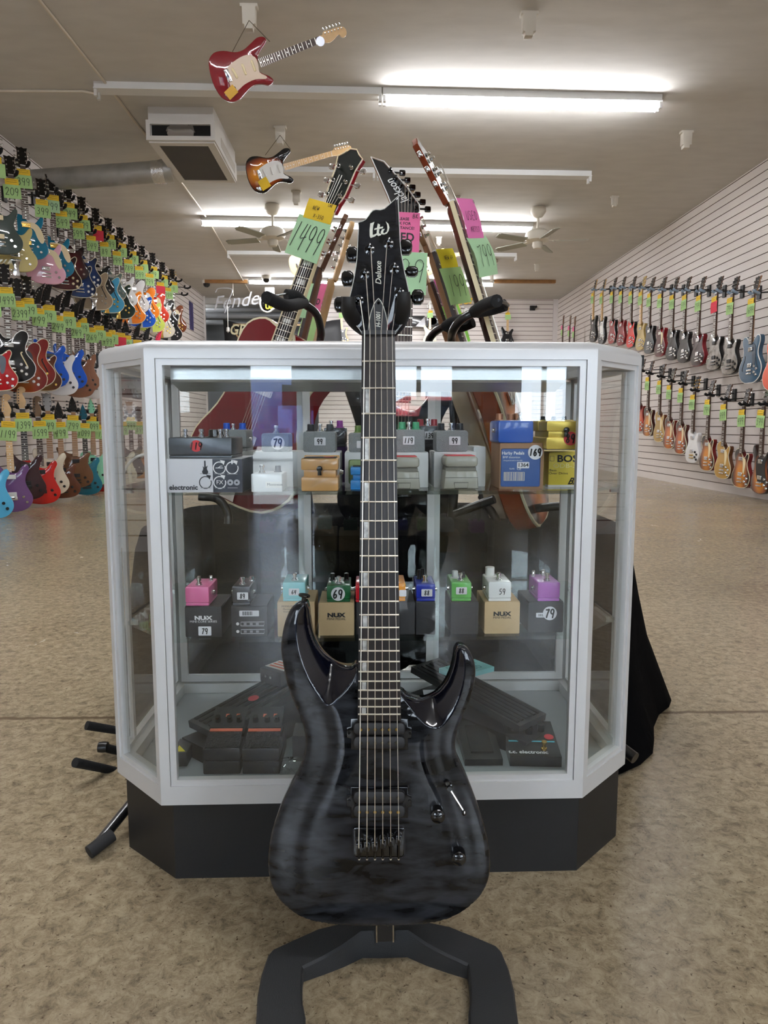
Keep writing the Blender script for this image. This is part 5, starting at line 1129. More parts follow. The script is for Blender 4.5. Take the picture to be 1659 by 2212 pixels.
X, y, w, h = place(1102, 1212, 1634, 1656, ZD); r = thing('effects_pedal', 'black pedal with a teal stripe and white lettering, front right of the case floor', 'guitar pedal', (X, y, ZD), R(-4), DG)
M = Matrix.Translation((0, 0, h)) @ Matrix.Rotation(R(9), 4, 'X'); dd = .115
obj('enclosure', MB().add([(s*w/2, y_, z) for y_, z in ((0, 0), (dd, 0), (dd, h+dd*math.tan(R(9))), (0, h)) for s in (-1, 1)], [(0, 1, 3, 2)[::-1], (2, 3, 5, 4)[::-1], (4, 5, 7, 6)[::-1], (6, 7, 1, 0)[::-1], (0, 2, 4, 6)[::-1], (1, 7, 5, 3)[::-1]]), CH1, r)
link('lettering', text_mesh('t.c. electronic', .013, TXW, bold=.0003), r, M=M @ Matrix.Translation((-.012, .012, .0006)) @ Matrix.Rotation(-PI/2, 4, 'X'))
obj('teal_stripe', MB().box(-w*.47, w*.45, .045, .048, .0002, .001, M=M), mat('teal_line', (70, 180, 200), .4), r)
for k, yy, mm in ((-.36, .085, CHR), (-.02, .075, BLKG), (.24, .085, BLK)): obj('knob', MB().lathe([(.007, 0), (.0065, .014), (.004, .015)], n=14, M=M @ Matrix.Translation((k*w, yy, 0))), mm, r)
obj('footswitch', MB().lathe([(.006, 0), (.0055, .004), (.0035, .005), (.0035, .012), (.005, .013), (.005, .017)], n=12, M=M @ Matrix.Translation((.018, .022, 0))), GOLDH, r)
obj('red_sticker', MB().lathe([(.009, 0), (.009, .0005)], n=18, M=M @ Matrix.Translation((.034, .062, .0004))), mat('red_sticker', (196, 50, 56), .5), r)
X, y, w, h = place(1004, 1086, 1640, 1654, ZD); r = thing('effects_pedal', 'flat black pedal with embossed front left of the teal striped one', 'guitar pedal', (X, y, ZD), 0, DG)
M = Matrix.Translation((0, 0, h)) @ Matrix.Rotation(R(8), 4, 'X')
obj('enclosure', MB().add([(s*w/2, y_, z) for y_, z in ((0, 0), (.13, 0), (.13, h+.018), (0, h)) for s in (-1, 1)], [(0, 1, 3, 2)[::-1], (2, 3, 5, 4)[::-1], (4, 5, 7, 6)[::-1], (6, 7, 1, 0)[::-1], (0, 2, 4, 6)[::-1], (1, 7, 5, 3)[::-1]]), CH1, r)
obj('raised_panel', MB().box(-w*.3, w*.3, .02, .11, .0002, .003, M=M), BLKM, r)
X, y, w, h = place(380, 407, 1626, 1656, ZD); r = thing('effects_pedal', 'black pedal corner with a yellow triangle at the front left of the case floor', 'guitar pedal', (X-.008, y, ZD), 0, DG)
obj('enclosure', MB().rbox(-w/2, w/2+.006, 0, .06, 0, h, .002), CH1, r); obj('yellow_triangle', MB().add([(-.004, .004, h+.0005), (.014, .004, h+.0005), (-.004, .03, h+.0005)], [(0, 1, 2)]), mat('yellow_mark', (206, 190, 50), .5), r)
tag(obj('white_card_sheet', MB().box(.125, .195, 1.50, 1.512, ZD, ZD+.035).box(.12, .2, 1.47, 1.5115, ZD+.0355, ZD+.037), mat('paper_white', (214, 216, 222), .7)), 'folded white card standing behind the flat black pedal on the case floor', 'card')
cb = MB(); rn = random.Random(8); cb.lathe([(.0, 0), (.03, .001), (.034, .01), (.02, .018), (0, .02)], n=12); cb.v = [(x*1.1+rn.uniform(-.005, .005), y*.8+rn.uniform(-.005, .005), max(0, z+rn.uniform(-.004, .004))) for x, y, z in cb.v]
tag(obj('plastic_bag', cb, glass('clear_plastic', (.93, .94, .95), 1.7), loc=(-.14, 1.22, ZD+.001)), 'crumpled clear plastic bag on the case floor right of the twin pedals', 'bag')
carton('black box on the case floor behind the guitar body', 632, 700, 1590, 1645, ZD, .06, DKB, group='boxes on the case floor')
# ================================================================== THE BLACK GUITAR IN FRONT
ZG = .92; HS = ZG/FPX; HO = CC+CF*ZG
HM = Matrix(((CR.x, CF.x, CU.x, HO.x), (CR.y, CF.y, CU.y, HO.y), (CR.z, CF.z, CU.z, HO.z), (0, 0, 0, 1)))
def h2(x, y): return ((x-CX)*HS, (CY-y)*HS)
def hz(x, y): return h2(700+x/6.504, 420+y/6.504)          # points read off an enlarged view of the headstock
def quilt(key, hi=(45, 47, 52), lo=(7, 8, 9), sc=34):
    m = mat(key, (20, 20, 22), .5, coat=.75, spec=.05); nt = m.node_tree; n = nt.nodes; L = nt.links; b = n['Principled BSDF']; b.inputs['Coat Roughness'].default_value = .03
    tc = n.new('ShaderNodeTexCoord'); mp = n.new('ShaderNodeMapping'); mp.inputs['Scale'].default_value = (.35, 1, 1.15); L.new(tc.outputs['Object'], mp.inputs[0])
    t = n.new('ShaderNodeTexNoise'); t.inputs['Scale'].default_value = sc; t.inputs['Detail'].default_value = 5; t.inputs['Distortion'].default_value = 1.3; L.new(mp.outputs[0], t.inputs['Vector'])
    t2 = n.new('ShaderNodeTexNoise'); t2.inputs['Scale'].default_value = sc*2.6; t2.inputs['Detail'].default_value = 2; L.new(mp.outputs[0], t2.inputs['Vector'])
    ad = n.new('ShaderNodeMath'); ad.operation = 'MULTIPLY_ADD'; L.new(t2.outputs[0], ad.inputs[0]); ad.inputs[1].default_value = .45; L.new(t.outputs[0], ad.inputs[2])
    cr = n.new('ShaderNodeValToRGB'); L.new(ad.outputs[0], cr.inputs[0]); e = cr.color_ramp.elements
    e[0].position = .58; e[0].color = (*lin(lo), 1); e[1].position = .90; e[1].color = (*lin(hi), 1); L.new(cr.outputs[0], b.inputs['Base Color']); return m
QT = quilt('quilted_black_top'); NVY = mat('blue_black_gloss', (8, 10, 20), .1, coat=.3, spec=.5); BKG2 = mat('piano_black', (7, 7, 9), .12)
hero = thing('electric_guitar', 'large glossy black quilted-top electric guitar on a stand in front of the display case', 'guitar', M=HM)
OUT = [(655,1301),(631,1311),(616,1338),(607.5,1372),(604.5,1405),(609,1439),(619,1486),(634.5,1525),(648,1558),(656,1585),(658,1610),(654,1638),(643,1670),(628,1699),(613,1727),(597,1764),(583.5,1807),(577,1848),(577,1889),(586,1927),(606,1958),(640,1985),(681,2000.5),(740,2009),(819,2011),(894,2007.5),(953,1999.5),(998,1980),(1032,1953),(1052.5,1923),(1061,1889),(1060,1844),(1051,1800),(1037.5,1755),(1021,1710),(1004,1672),(990,1640),(985,1612),(990,1585),(1002,1554),(1016,1520),(1026,1488),(1029.5,1459),(1027,1433),(1018,1411),(1007,1400),(994,1399),(986,1410),(983.5,1429),(978,1453),(965,1483),(945,1506.5),(921,1518),(898,1517),(879,1509),(866,1499),(820,1490),(774,1442),(757,1446),(739,1446),(718,1438),(695,1418),(679,1393),(670,1367),(665.5,1341),(663,1317)]
o = smooth_closed([h2(*p) for p in OUT], 4)
if area(o) < 0: o.reverse()
N0 = len(o); OV = [Vector(p) for p in o]
def segd(p, a, b):
    ab = b-a; t = max(0, min(1, (p-a).dot(ab)/max(ab.length_squared, 1e-12))); return (p-(a+ab*t)).length
def pdist(p, poly, closed=True): return min(segd(p, poly[i-1], poly[i]) for i in range(0 if closed else 1, len(poly)))
def inside(p, poly):
    c = False
    for i in range(len(poly)):
        a, b = poly[i-1], poly[i]
        if (a.y > p.y) != (b.y > p.y) and p.x < (b.x-a.x)*(p.y-a.y)/(b.y-a.y)+a.x: c = not c
    return c
RGL = [Vector(h2(*p)) for p in ((656, 1306), (643, 1326), (638, 1352), (641, 1392), (653, 1440), (674, 1486), (706, 1524))]
RGL2 = [Vector(h2(*p)) for p in ((706, 1524), (732, 1508), (756, 1480), (776, 1444))]
SCL_ = RGL+RGL2+[Vector(h2(*p)) for p in ((757, 1440), (739, 1440), (718, 1432), (698, 1414), (683, 1390), (674, 1366), (669, 1341), (667, 1300))]
RGR = [Vector(h2(*p)) for p in ((1001, 1404), (1006, 1430), (1005, 1465), (996, 1505), (978, 1545), (952, 1573))]
RGR2 = [Vector(h2(*p)) for p in ((952, 1573), (925, 1570), (900, 1548), (880, 1522), (862, 1498))]
SCR_ = RGR+RGR2+[Vector(h2(*p)) for p in ((879, 1503), (898, 1511), (921, 1512), (943, 1500), (962, 1478), (975, 1450), (980, 1428), (984, 1404))]
def depth(p, e):
    Rr = .0045; d = 0
    if e < Rr: q = 1-e/Rr; d -= Rr*(1-math.sqrt(max(0, 1-q*q)))
    t = min(e/.055, 1); d -= .007*(1-t)**2
    for poly, rg, rg2 in ((SCL_, RGL, RGL2), (SCR_, RGR, RGR2)):
        if inside(p, poly):
            r_ = min(pdist(p, rg, False), pdist(p, rg2, False)*1.0); d -= min(.62*(math.sqrt(r_*r_+.0016**2)-.0016), .019)
    return d
RG_ = [RGL+RGL2[1:], RGR+RGR2[1:]]; RG_ = [[q for q in smooth_open([(p.x, p.y, 0) for p in r_], 8)] for r_ in RG_]; RG_ = [[Vector((q.x, q.y)) for q in r_] for r_ in RG_]
RGL, RGL2, RGR, RGR2 = RG_[0][:49], RG_[0][48:], RG_[1][:41], RG_[1][40:]
SCL_ = RG_[0]+SCL_[11:]; SCR_ = RG_[1]+SCR_[11:]
RG_ = [[q for q in r_ if inside(q, OV) and pdist(q, OV) > .001] for r_ in RG_]
pts = list(OV); st = 5.5*HS; eds = []
for r_ in RG_:
    b_ = len(pts); pts += r_; eds += [(b_+i, b_+i+1) for i in range(len(r_)-1)]
xs_ = [p.x for p in OV]; ys_ = [p.y for p in OV]; yy = min(ys_)+st/2; row = 0
while yy < max(ys_):
    xx = min(xs_)+(st/2 if row % 2 else 0)
    while xx < max(xs_):
        p = Vector((xx, yy))
        if inside(p, OV) and pdist(p, OV) > st*.5 and min(pdist(p, q_, False) for q_ in RG_) > st*.55: pts.append(p)
        xx += st
    yy += st; row += 1
for r_ in RG_:
    for i in range(1, len(r_)-1):
        t_ = (r_[i+1]-r_[i-1]).normalized(); nn_ = Vector((-t_.y, t_.x))
        for q_ in (-.0014, .0011, .0022, -.0022):
            q = r_[i]+nn_*q_
            if inside(q, OV) and pdist(q, OV) > .001 and min(pdist(q, w_, False) for w_ in RG_) > abs(q_)*.9: pts.append(q)
for k in (.0012, .0028):
    pts += [Vector(q) for q in inset(o, k)]
res = geometry.delaunay_2d_cdt(pts, eds, [list(range(N0))], 1, 1e-5)
tv, tf, orig = res[0], res[2], res[3]
m = MB(); E_ = [pdist(p, OV) for p in tv]
vs = [(p.x, -depth(p, e), p.y) for p, e in zip(tv, E_)]
def mi_of(f):
    c = sum((tv[i] for i in f), Vector((0, 0)))/len(f)
    return 1 if (inside(c, SCL_) or inside(c, SCR_)) else 0
m.v = list(vs)
for f in tf: m.f.append(list(f)); m.m.append(mi_of(f)); m.sm.append(True)
# side wall and back
idx = {}
for k, og in enumerate(orig):
    for q in og:
        if q < N0: idx[q] = k
b0 = len(m.v); TK = .044
m.v += [(p.x, TK-.004, p.y) for p in OV]; bi = inset(o, .004); m.v += [(q[0], TK, q[1]) for q in bi]
for i in range(N0):
    j = (i+1) % N0
    m.f.append([idx[i], idx[j], b0+j, b0+i]); m.m.append(2); m.sm.append(True)
    m.f.append([b0+i, b0+j, b0+N0+j, b0+N0+i]); m.m.append(2); m.sm.append(True)
m.f.append([b0+N0+i for i in range(N0)]); m.m.append(2); m.sm.append(False)
me = m.mesh('body', [QT, NVY, BKG2]); me.set_sharp_from_angle(angle=R(50))
em = {}
for pg_ in me.polygons:
    for ek in pg_.edge_keys: em.setdefault(ek, set()).add(pg_.material_index)
at_ = me.attributes.get('sharp_edge') or me.attributes.new('sharp_edge', 'BOOLEAN', 'EDGE')
for ed_ in me.edges:
    if em.get(tuple(sorted(ed_.vertices)), ()) == {0, 1} and False: at_.data[ed_.index].value = True
link('body', me, hero)
# neck and fingerboard
def quadbar(ytop, ybot, xl0, xr0, xl1, xr1): return [h2(xl0, ytop), h2(xr0, ytop), h2(xr1, ybot), h2(xl1, ybot)]
nk = MB(); n_ = 10; v = []
for y, xa, xb, dp in ((716, 782, 853, .016), (1000, 779, 857, .019), (1440, 775, 864, .021), (1500, 775, 865, .03)):
    (ua, z_), (ub, _) = h2(xa, y), h2(xb, y); c, w = (ua+ub)/2, (ub-ua)/2
    for k in range(n_+1): a = PI*k/n_; v.append((c+w*math.cos(a), .0+dp*math.sin(a)-.002, z_))
fs = []
for i in range(3):
    for k in range(n_): fs.append((i*(n_+1)+k, i*(n_+1)+k+1, (i+1)*(n_+1)+k+1, (i+1)*(n_+1)+k))
nk.add(v, fs+[tuple(range(n_+1)), tuple(range(3*(n_+1), 4*(n_+1)))[::-1], ], 0, True); obj('neck', nk, BKG2, hero)
FD = .010
obj('fingerboard', MB().slab(quadbar(724, 1553, 783, 852.5, 773, 866), .0, FD, .0006), EBON, hero)
L24 = (1538-723)/.75
def fx(y, side): t = (y-724)/(1553-724); return (783.5-10*t) if side < 0 else (852+13.5*t)
fr_y = [723+L24*(1-2**(-n/12)) for n in range(1, 25)]
for y in fr_y:
    (a, z_), (b, _) = h2(fx(y, -1)+.3, y), h2(fx(y, 1)-.3, y)
    obj('fret', MB().tube([(a, -FD-.0002, z_), ((a+b)/2, -FD-.0007, z_), (b, -FD-.0002, z_)], .0011, 8), STL, hero)
pv = [723]+fr_y
for n in (3, 5, 7, 9, 12, 15, 17, 19, 21, 24):
    y0, y1 = pv[n-1]+2, pv[n]-2; xa = fx((y0+y1)/2, -1)+8; w = 9.5
    q = [h2(xa, y0), h2(xa+w, y0), h2(xa+w, y1), h2(xa, y1)]
    obj('inlay', MB().slab(q, FD-.0002, FD+.0003), PEARL, hero)
obj('nut', MB().slab(quadbar(719, 728, 782, 853, 782, 853), .0, FD+.0035, .0006), mat('graphite_nut', (36, 36, 38), .5), hero)
# headstock
HO_ = [(1045,38),(1040,120),(1050,300),(1058,480),(1068,680),(1085,850),(1108,980),(1130,1100),(1160,1230),(1185,1350),(1205,1450),(1215,1560),(1190,1680),(1100,1830),(992,1945),(532,1945),(440,1830),(370,1660),(352,1560),(362,1450),(392,1330),(430,1150),(450,1020),(465,900),(472,740),(478,600),(486,500),(486,440),(474,412),(500,400),(545,388),(590,362),(625,318),(655,272),(690,238),(730,226),(790,231),(850,214),(910,160),(980,95)]
ho = [hz(*p) for p in HO_]
hk = obj('headstock', MB().slab(ho, -.012, .003, .0012, 0, mside=1, mfront=0), [quilt('quilted_black_head', (30, 31, 36), (12, 12, 14), 40), BKG2], hero)
obj('edge_binding', MB().ribbon(ho+ho[:1], .0011, y=-.0032), mat('binding_grey', (176, 176, 170), .4), hk)
LG = mat('pearl_logo', (214, 214, 200), .35)
for nm, P in (('L', [(650,425),(708,402),(692,450),(684,520),(684,584),(706,580),(744,560),(748,578),(720,602),(655,628),(642,600),(640,520)]),
              ('t', [(756,425),(787,440),(778,500),(772,556),(784,570),(806,566),(800,588),(762,600),(738,580),(742,520),(748,460)]),
              ('bar', [(710,494),(832,466),(824,490),(704,516)]),
              ('d', [(815,505),(852,500),(836,525),(829,550),(845,563),(880,541),(890,500),(886,440),(866,394),(905,430),(919,480),(905,530),(880,566),(840,580),(800,572),(795,545)])):
    obj('logo_lettering', MB().slab([hz(*p) for p in P], .0032, .0038 if nm != 'bar' else .0040), LG, hk)
def ht(s, size, x, y, parent, **k): u, w = h2(x, y); return text(s, size, k.pop('m', LG), parent, u, -.0042, w, **k)
ht('Deluxe', .0105, 818, 592, hk, rot=90, shear=.25, bold=.00012, sx=.98)
cov = [hz(*p) for p in ((765,1475),(800,1515),(835,1590),(865,1690),(885,1800),(894,1943),(620,1943),(635,1800),(660,1670),(700,1560),(735,1505))]
tc_ = obj('truss_rod_cover', MB().slab(cov, .0031, .0045), mat('cover_black', (22, 22, 24), .45), hk); obj('cover_edge', MB().ribbon(cov+cov[:1], .0009, y=-.0047), LG, tc_)
u, w = h2(817.5, 692); text('H-1001', .0078, LG, tc_, u, -.0049, w, rot=90, shear=.2, bold=.00022, sx=.85)
u, w = hz(765, 1538); obj('cover_screw', MB().lathe([(.0021, .0045), (.0018, .0056)], (u, 0, w), 'y', 12), BLKG, tc_)
POST = [(775, 650.6), (787.6, 595), (798.4, 541.5), (839, 529), (851.4, 583), (863, 635)]; BTN = [(735, 656), (751, 600), (761, 548), (877.6, 531.5), (890.5, 584.5), (903, 640)]
NUTX = [788, 799.7, 811.5, 823.5, 835.3, 847]; BRX = [776, 793, 810, 827, 844, 861]; BRY = [1820, 1817, 1816, 1811, 1806, 1803]
for i, ((px, py), (bx, by)) in enumerate(zip(POST, BTN)):
    (u, w), (bu, bw) = h2(px, py), h2(bx, by); s = -1 if i < 3 else 1
    tp = obj('tuning_peg', MB().lathe([(.0066, .003), (.0064, .0040), (.0045, .0046), (.0028, .005), (.0026, .014), (.0034, .0148), (.0030, .0175), (.0, .018)], (u, 0, w), 'y', 20), BLKG, hk)
    obj('washer_edge', MB().lathe([(.0069, .0031), (.0069, .0034)], (u, 0, w), 'y', 24), mat('dark_ring', (60, 60, 64), .3, .6), tp)
    sz = (.0085, .0095) if i in (0, 2, 3) else ((.0088, .0095) if i == 1 else ((.0085, .006) if i == 4 else (.0088, .0092)))
    ko = [(bu+sz[0]*a, bw+sz[1]*b) for a, b in ((-.55, -1), (.45, -1), (.85, -.6), (.95, 0), (.85, .6), (.45, 1), (-.55, 1), (-.9, .6), (-1, 0), (-.9, -.6))]
    obj('tuner_button', MB().slab(ko, -.011, .002, .003, seg=3), BLKG, tp); obj('tuner_shaft', MB().tube([(u+s*.01, .006, w), (bu-s*.006, .006, bw)], .0024, 8), BLKG, tp)
# strings
for i in range(6):
    (u0, w0), (u1, w1), (u2, w2_) = h2(*POST[i]), h2(NUTX[i], 722), h2(BRX[i], BRY[i]); r_ = (.00066, .00058, .0005, .00044, .00038, .00034)[i]
    tu, tw = (u0+(.0018 if i < 3 else -.0018)), w0
    obj('string', MB().tube([(tu, -.012, tw), (u1, -FD-.0038, w1), (u1, -FD-.0038, h2(0, 728)[1]), (u2, -FD-.0055, w2_)], r_, 6), STL, hero)
# pickups
PU = mat('pickup_black', (30, 30, 32), .5)
def pickup(cx, y0, y1, ears, bright):
    (ua, wa), (ub, wb) = h2(763, y0), h2(876, y1); r = MB()
    r_ = obj('pickup', MB().slab([h2(*p) for p in ((758, y0-5), (881, y0-5), (881, ears[0]-2), (889, ears[0]), (889, ears[1]), (881, ears[1]+2), (881, y1+5), (758, y1+5), (758, ears[1]+2), (749, ears[1]), (749, ears[0]), (758, ears[0]-2))], 0, .0035, .0012), BKG2, hero)
    h_ = (y1-y0)/2-1
    for k in (0, 1):
        ya = y0+k*(h_+2); (a, c), (b, d) = h2(764, ya+h_), h2(875, ya)
        bb = obj('bobbin', MB().rbox(a, b, -.0105, -.0, c, d, .0062, seg=4), PU, r_)
        for i in range(6):
            u, w = h2(BRX[i]+.35*(NUTX[i]-BRX[i])*(1 if y0 < 1650 else .25), ya+h_*.52); obj('pole_screw', MB().lathe([(.0023, .0105), (.002, .0116)], (u, 0, w), 'y', 10), (GOLDH if k == bright else mat('dark_pole', (70, 64, 50), .4, .6)), bb)
    for x in (754, 885):
        u, w = h2(x, sum(ears)/2); obj('mounting_screw', MB().lathe([(.002, .0035), (.0017, .005)], (u, 0, w), 'y', 10), BLKG, r_)
pickup(0, 1556, 1613, (1570, 1592), 0); pickup(0, 1703, 1760, (1716, 1740), 1)
(a, c), (b, d) = h2(762, 1851), h2(876, 1784); br = obj('bridge', MB().rbox(a, b, -.004, .001, c, d, .005, seg=4), BLKG, hero)
obj('bridge_rim', MB().ribbon([h2(*p) for p in ((764, 1787), (764, 1842), (769, 1849), (868, 1849), (874, 1842), (874, 1787))], .0014, y=-.0045), mat('dark_ring', (60, 60, 64), .3, .6), br)
for i in range(6):
    x, y = BRX[i], BRY[i]; (a, c), (b, d) = h2(x-7, y+13), h2(x+7, y-9)
    sd = obj('saddle', MB().rbox(a, b, -.0145, -.004, c, d, .0028), BLKG, br); u, w = h2(x, y+14); _, w9 = h2(x, 1850)
    obj('saddle_screw', MB().tube([(u, -.008, w), (u, -.006, w9)], .0012, 6), BLKG, sd); u, w = h2(x, 1853); obj('string_ferrule', MB().lathe([(.0016, 0), (.0014, .003)], (u, -.001, w), 'y', 8), STL, br)
for x, y in ((944, 1758), (989, 1848)):
    u, w = h2(x, y-4); kn = obj('control_knob', MB().lathe([(.0098, .0), (.0096, .002), (.0094, .012), (.0088, .0165), (.006, .0185), (.0, .019)], (u, .002, w), 'y', 28), BLKG, hero)
    obj('pointer_line', MB().box(u-.0004, u+.0004, -.0172, -.016, w, w+.0085), mat('dark_ring', (60, 60, 64), .3, .6), kn)
u, w = h2(970, 1699); tg = obj('toggle_switch', MB().lathe([(.0045, -.001), (.0045, .003), (.0032, .0035), (.0032, .009)], (u, 0, w), 'y', 14), BLKG, hero)
(u2, w2_), (u3, w3) = h2(998, 1742), h2(1000, 1747); (u4, w4) = h2(965, 1689)
obj('toggle_lever', MB().tube([(u, -.007, w), (u2, -.011, w2_)], [.0016, .0012], 8), CHR, tg); obj('lever_tip', MB().lathe([(0, .006), (.0028, .008), (.0034, .0115), (.0028, .015), (0, .017)], (u3, 0, w3), 'y', 14), BLKG, tg); obj('switch_nut', MB().lathe([(.0036, -.001), (.0034, .006), (.002, .0075)], (u4, 0, w4), 'y', 12), BLKG, tg)
u, w = h2(654, 1290); obj('strap_button', MB().lathe([(.0072, .004), (.0078, .003), (.0074, .0015), (.003, .0), (.0026, -.012), (.005, -.014)], n=18, M=Matrix.Translation((u, .014, w-.002)) @ Matrix.Rotation(R(8), 4, 'X') @ Matrix.Rotation(R(10), 4, 'Y')), BLKG, hero)
# ------------------------------------------------------------------ its stand
STM = mat('stand_rubberised_black', (44, 45, 47), .62, bump=.15, bscale=500)
stand = thing('guitar_stand', 'black single guitar stand with a flat ring base holding the large black guitar', 'guitar stand', (.023, .8, 0))
pairs = [((829, 1988), .04, (829, 2012), .043), ((740, 1992), .036, (783, 2013), .042), ((686, 2005), .028, (742, 2043), .034), ((632, 2029), .024, (700, 2067), .028), ((589, 2049), .022, (655.5, 2089), .023),
         ((579, 2061), .022, (653.5, 2100), .022), ((565, 2102), .022, (652.6, 2132), .022), ((556, 2150), .022, (654, 2165), .022), ((554, 2190), .022, (660, 2195), .022)]
half = [(PZ(*a, za), PZ(*b, zb)) for a, za, b, zb in pairs]; half[0][0].x = half[0][1].x = .023
half += [(Vector((x, y, .022)), Vector((xi, yi, .022))) for x, y, xi, yi in ((-.139, .755, -.078, .79), (-.13, .70, -.066, .75), (-.095, .65, -.045, .715), (-.04, .625, -.01, .70), (.023, .617, .023, .695))]
full = half+[(Vector((.046-a.x, a.y, a.z)), Vector((.046-b.x, b.y, b.z))) for a, b in half[1:-1][::-1]]
off = Vector((.023, .8, 0)); nn = len(full); v = []
for a, b in full:
    dd = (b-a).normalized()*.003
    v += [a-off, a+dd+Vector((0, 0, .0))-off, b-dd-off, b-off]
mm = MB(); vv = []
for a, b in full:
    dv = (b-a); dv.z = 0; dv = dv.normalized()
    ring_ = [(a, 0, -.001), (a, -.0, -.004), (a, .004, 0), (b, -.004, 0), (b, 0, -.004)]
    vv += [Vector((a.x, a.y, 0))-off, a-off+Vector((0, 0, -.003)), a+dv*.003-off, b-dv*.003-off, b-off+Vector((0, 0, -.003)), Vector((b.x, b.y, 0))-off]
fs = []
for i in range(nn):
    j = (i+1) % nn
    for k in range(6): k2_ = (k+1) % 6; fs.append((i*6+k, i*6+k2_, j*6+k2_, j*6+k))
obj('ring_base', mm.add(vv, fs, 0, True), STM, stand)
inv = Matrix.Translation(-off); tp_ = HM @ Vector((h2(820, 0)[0], .062, h2(0, 722)[1])); bt = Vector((PZ(832, 2036, .035).x, PZ(832, 2036, .035).y+.014, .03))
dpt = (tp_-bt); zz = dpt.normalized(); xx_ = Vector((1, 0, 0)); yy_ = zz.cross(xx_).normalized(); xx_ = yy_.cross(zz)
PM = Matrix((xx_, yy_, zz)).transposed().to_4x4(); PM.translation = bt-off
obj('post', MB().rbox(-.0125, .0125, -.007, .007, 0, dpt.length, .0025, M=PM), mat('post_black', (28, 28, 30), .35, coat=.3), stand)
obj('post_edge', MB().box(-.0132, -.0112, -.0082, -.006, .0, .25, M=PM), CHR, stand); obj('post_edge', MB().box(.0112, .0132, -.0082, -.006, .0, .25, M=PM), CHR, stand)
yk = [((755, 655), -.028), ((755, 672), -.024), ((757, 682), -.012), ((771, 694), .008), ((796, 701), .032), ((820, 702), .042), ((843, 700), .034), ((861, 692), .012), ((869, 680), -.012), ((871, 664), -.024), ((871, 645), -.028)]
pth = smooth_open([inv @ (HM @ Vector((h2(*p)[0], d_, h2(*p)[1]))) for p, d_ in yk], 4); npt = len(pth)
obj('padded_yoke', MB().tube(pth, [.0080+.0022*min(1, min(i, npt-1-i)/8) for i in range(npt)], 16), mat('yoke_rubber', (15, 15, 16), .6), stand)
# ================================================================== GUITARS ON STANDS BEHIND THE CASE
SHAPES['jazz'] = [(-.03,-.375),(-.09,-.355),(-.15,-.385),(-.165,-.45),(-.14,-.52),(-.16,-.6),(-.21,-.68),(-.205,-.76),(-.13,-.825),(0,-.84),(.13,-.825),(.205,-.76),(.21,-.68),(.16,-.6),(.14,-.52),(.165,-.46),(.178,-.41),(.155,-.385),(.12,-.40),(.06,-.45),(.03,-.45)]
SHAPES['jazz_red'] = [(-.03,-.33),(-.09,-.315),(-.15,-.345),(-.165,-.42),(-.14,-.50),(-.16,-.59),(-.21,-.68),(-.205,-.76),(-.13,-.825),(0,-.84),(.13,-.825),(.205,-.76),(.21,-.68),(.16,-.59),(.145,-.50),(.17,-.43),(.19,-.375),(.17,-.345),(.135,-.355),(.075,-.43),(.04,-.38),(.03,-.34)]
HEADS['blade'] = [(-.021,0),(-.03,.03),(-.048,.075),(-.092,.172),(-.058,.162),(0,.10),(.034,.055),(.036,.035),(.023,.018),(.021,0)]
PEGS['blade'] = [(.026-.0135*i, .045+.0185*i, 1, .012) for i in range(6)]
HEADS['gretsch'] = [(-0.021, 0), (-0.0241, 0.025), (-0.0327, 0.055), (-0.0344, 0.12), (-0.043, 0.155), (-0.0258, 0.165), (-0.012, 0.178), (0.012, 0.178), (0.0258, 0.165), (0.043, 0.155), (0.0344, 0.12), (0.0327, 0.055), (0.0241, 0.025), (0.021, 0)]
PEGS['gretsch'] = [(s*.022, z, s, s*.014) for z in (.045, .085, .125) for s in (-1, 1)]
def along(n, Yn, l, Yl, face, sc=1.0):
    a, b = PY(*n, Yn), PY(*l, Yl); d = (b-a).normalized(); return MD(a, a+d*.8*sc, face)
def stringed(g, wid=.0006):
    for i in range(6):
        x0, x1 = -.0175+.007*i, -.0235+.0094*i
        obj('string', MB().tube([(x0*1.3, -.004, .06+.02*(i if i < 3 else 5-i)), (x0, -.0155, 0), (x1, -.019, -.64)], wid, 4), STL, g)
BH = 'guitars on stands behind the display case'
g = guitar('red hollow-body guitar tagged 1499 leaning behind the left of the case', shape='jazz_red', top=gm(104, 10, 22), side=gm(140, 12, 26), bind=BNC, head='gretsch', hfront=gm(12, 20, 16), neck=gm(140, 14, 28), fb=EBON, inl='block', thick=.068, tail='vibrato', knm=GOLDH,
    M=along((710, 458), 2.0, (612, 735), 2.0, (-.7, -1, .0)), tags=False, price='', lean=3)
stringed(g)
obj('board_binding', MB().slab([(.0212, 0), (.0242, 0), (.0312, -.455), (.0282, -.455)], .001, .0125), CREAM, g); obj('board_binding', MB().slab([(-.0242, 0), (-.0212, 0), (-.0282, -.455), (-.0312, -.455)], .001, .0125), CREAM, g)
obj('head_binding', MB().ribbon(HEADS['gretsch'][1:-1], .003, y=-.0012), CREAM, [c for c in g.children if c.name.startswith('headstock')][0])
T = link('name_tag', tag_mesh(.082, .052, YEL, .002), g, M=Matrix.Translation((.0, -.034, .012)) @ Matrix.Rotation(R(15), 4, 'Z') @ Matrix.Rotation(R(-1), 4, 'Y'))
hand('NEW', .010, .0011, T, -.01, -.0062, -.022); hand('X-350', .010, .0011, T, .004, -.0062, -.042); hand('CAR', .007, .0011, T, .027, -.0062, -.007)
T = link('price_tag', tag_mesh(.10, .108, GRN2, .003), g, M=Matrix.Translation((-.004, -.034, -.037)) @ Matrix.Rotation(R(15), 4, 'Z') @ Matrix.Rotation(R(2), 4, 'Y')); hand('1499', .066, .0022, T, 0, -.0062, -.052, sp=.36)
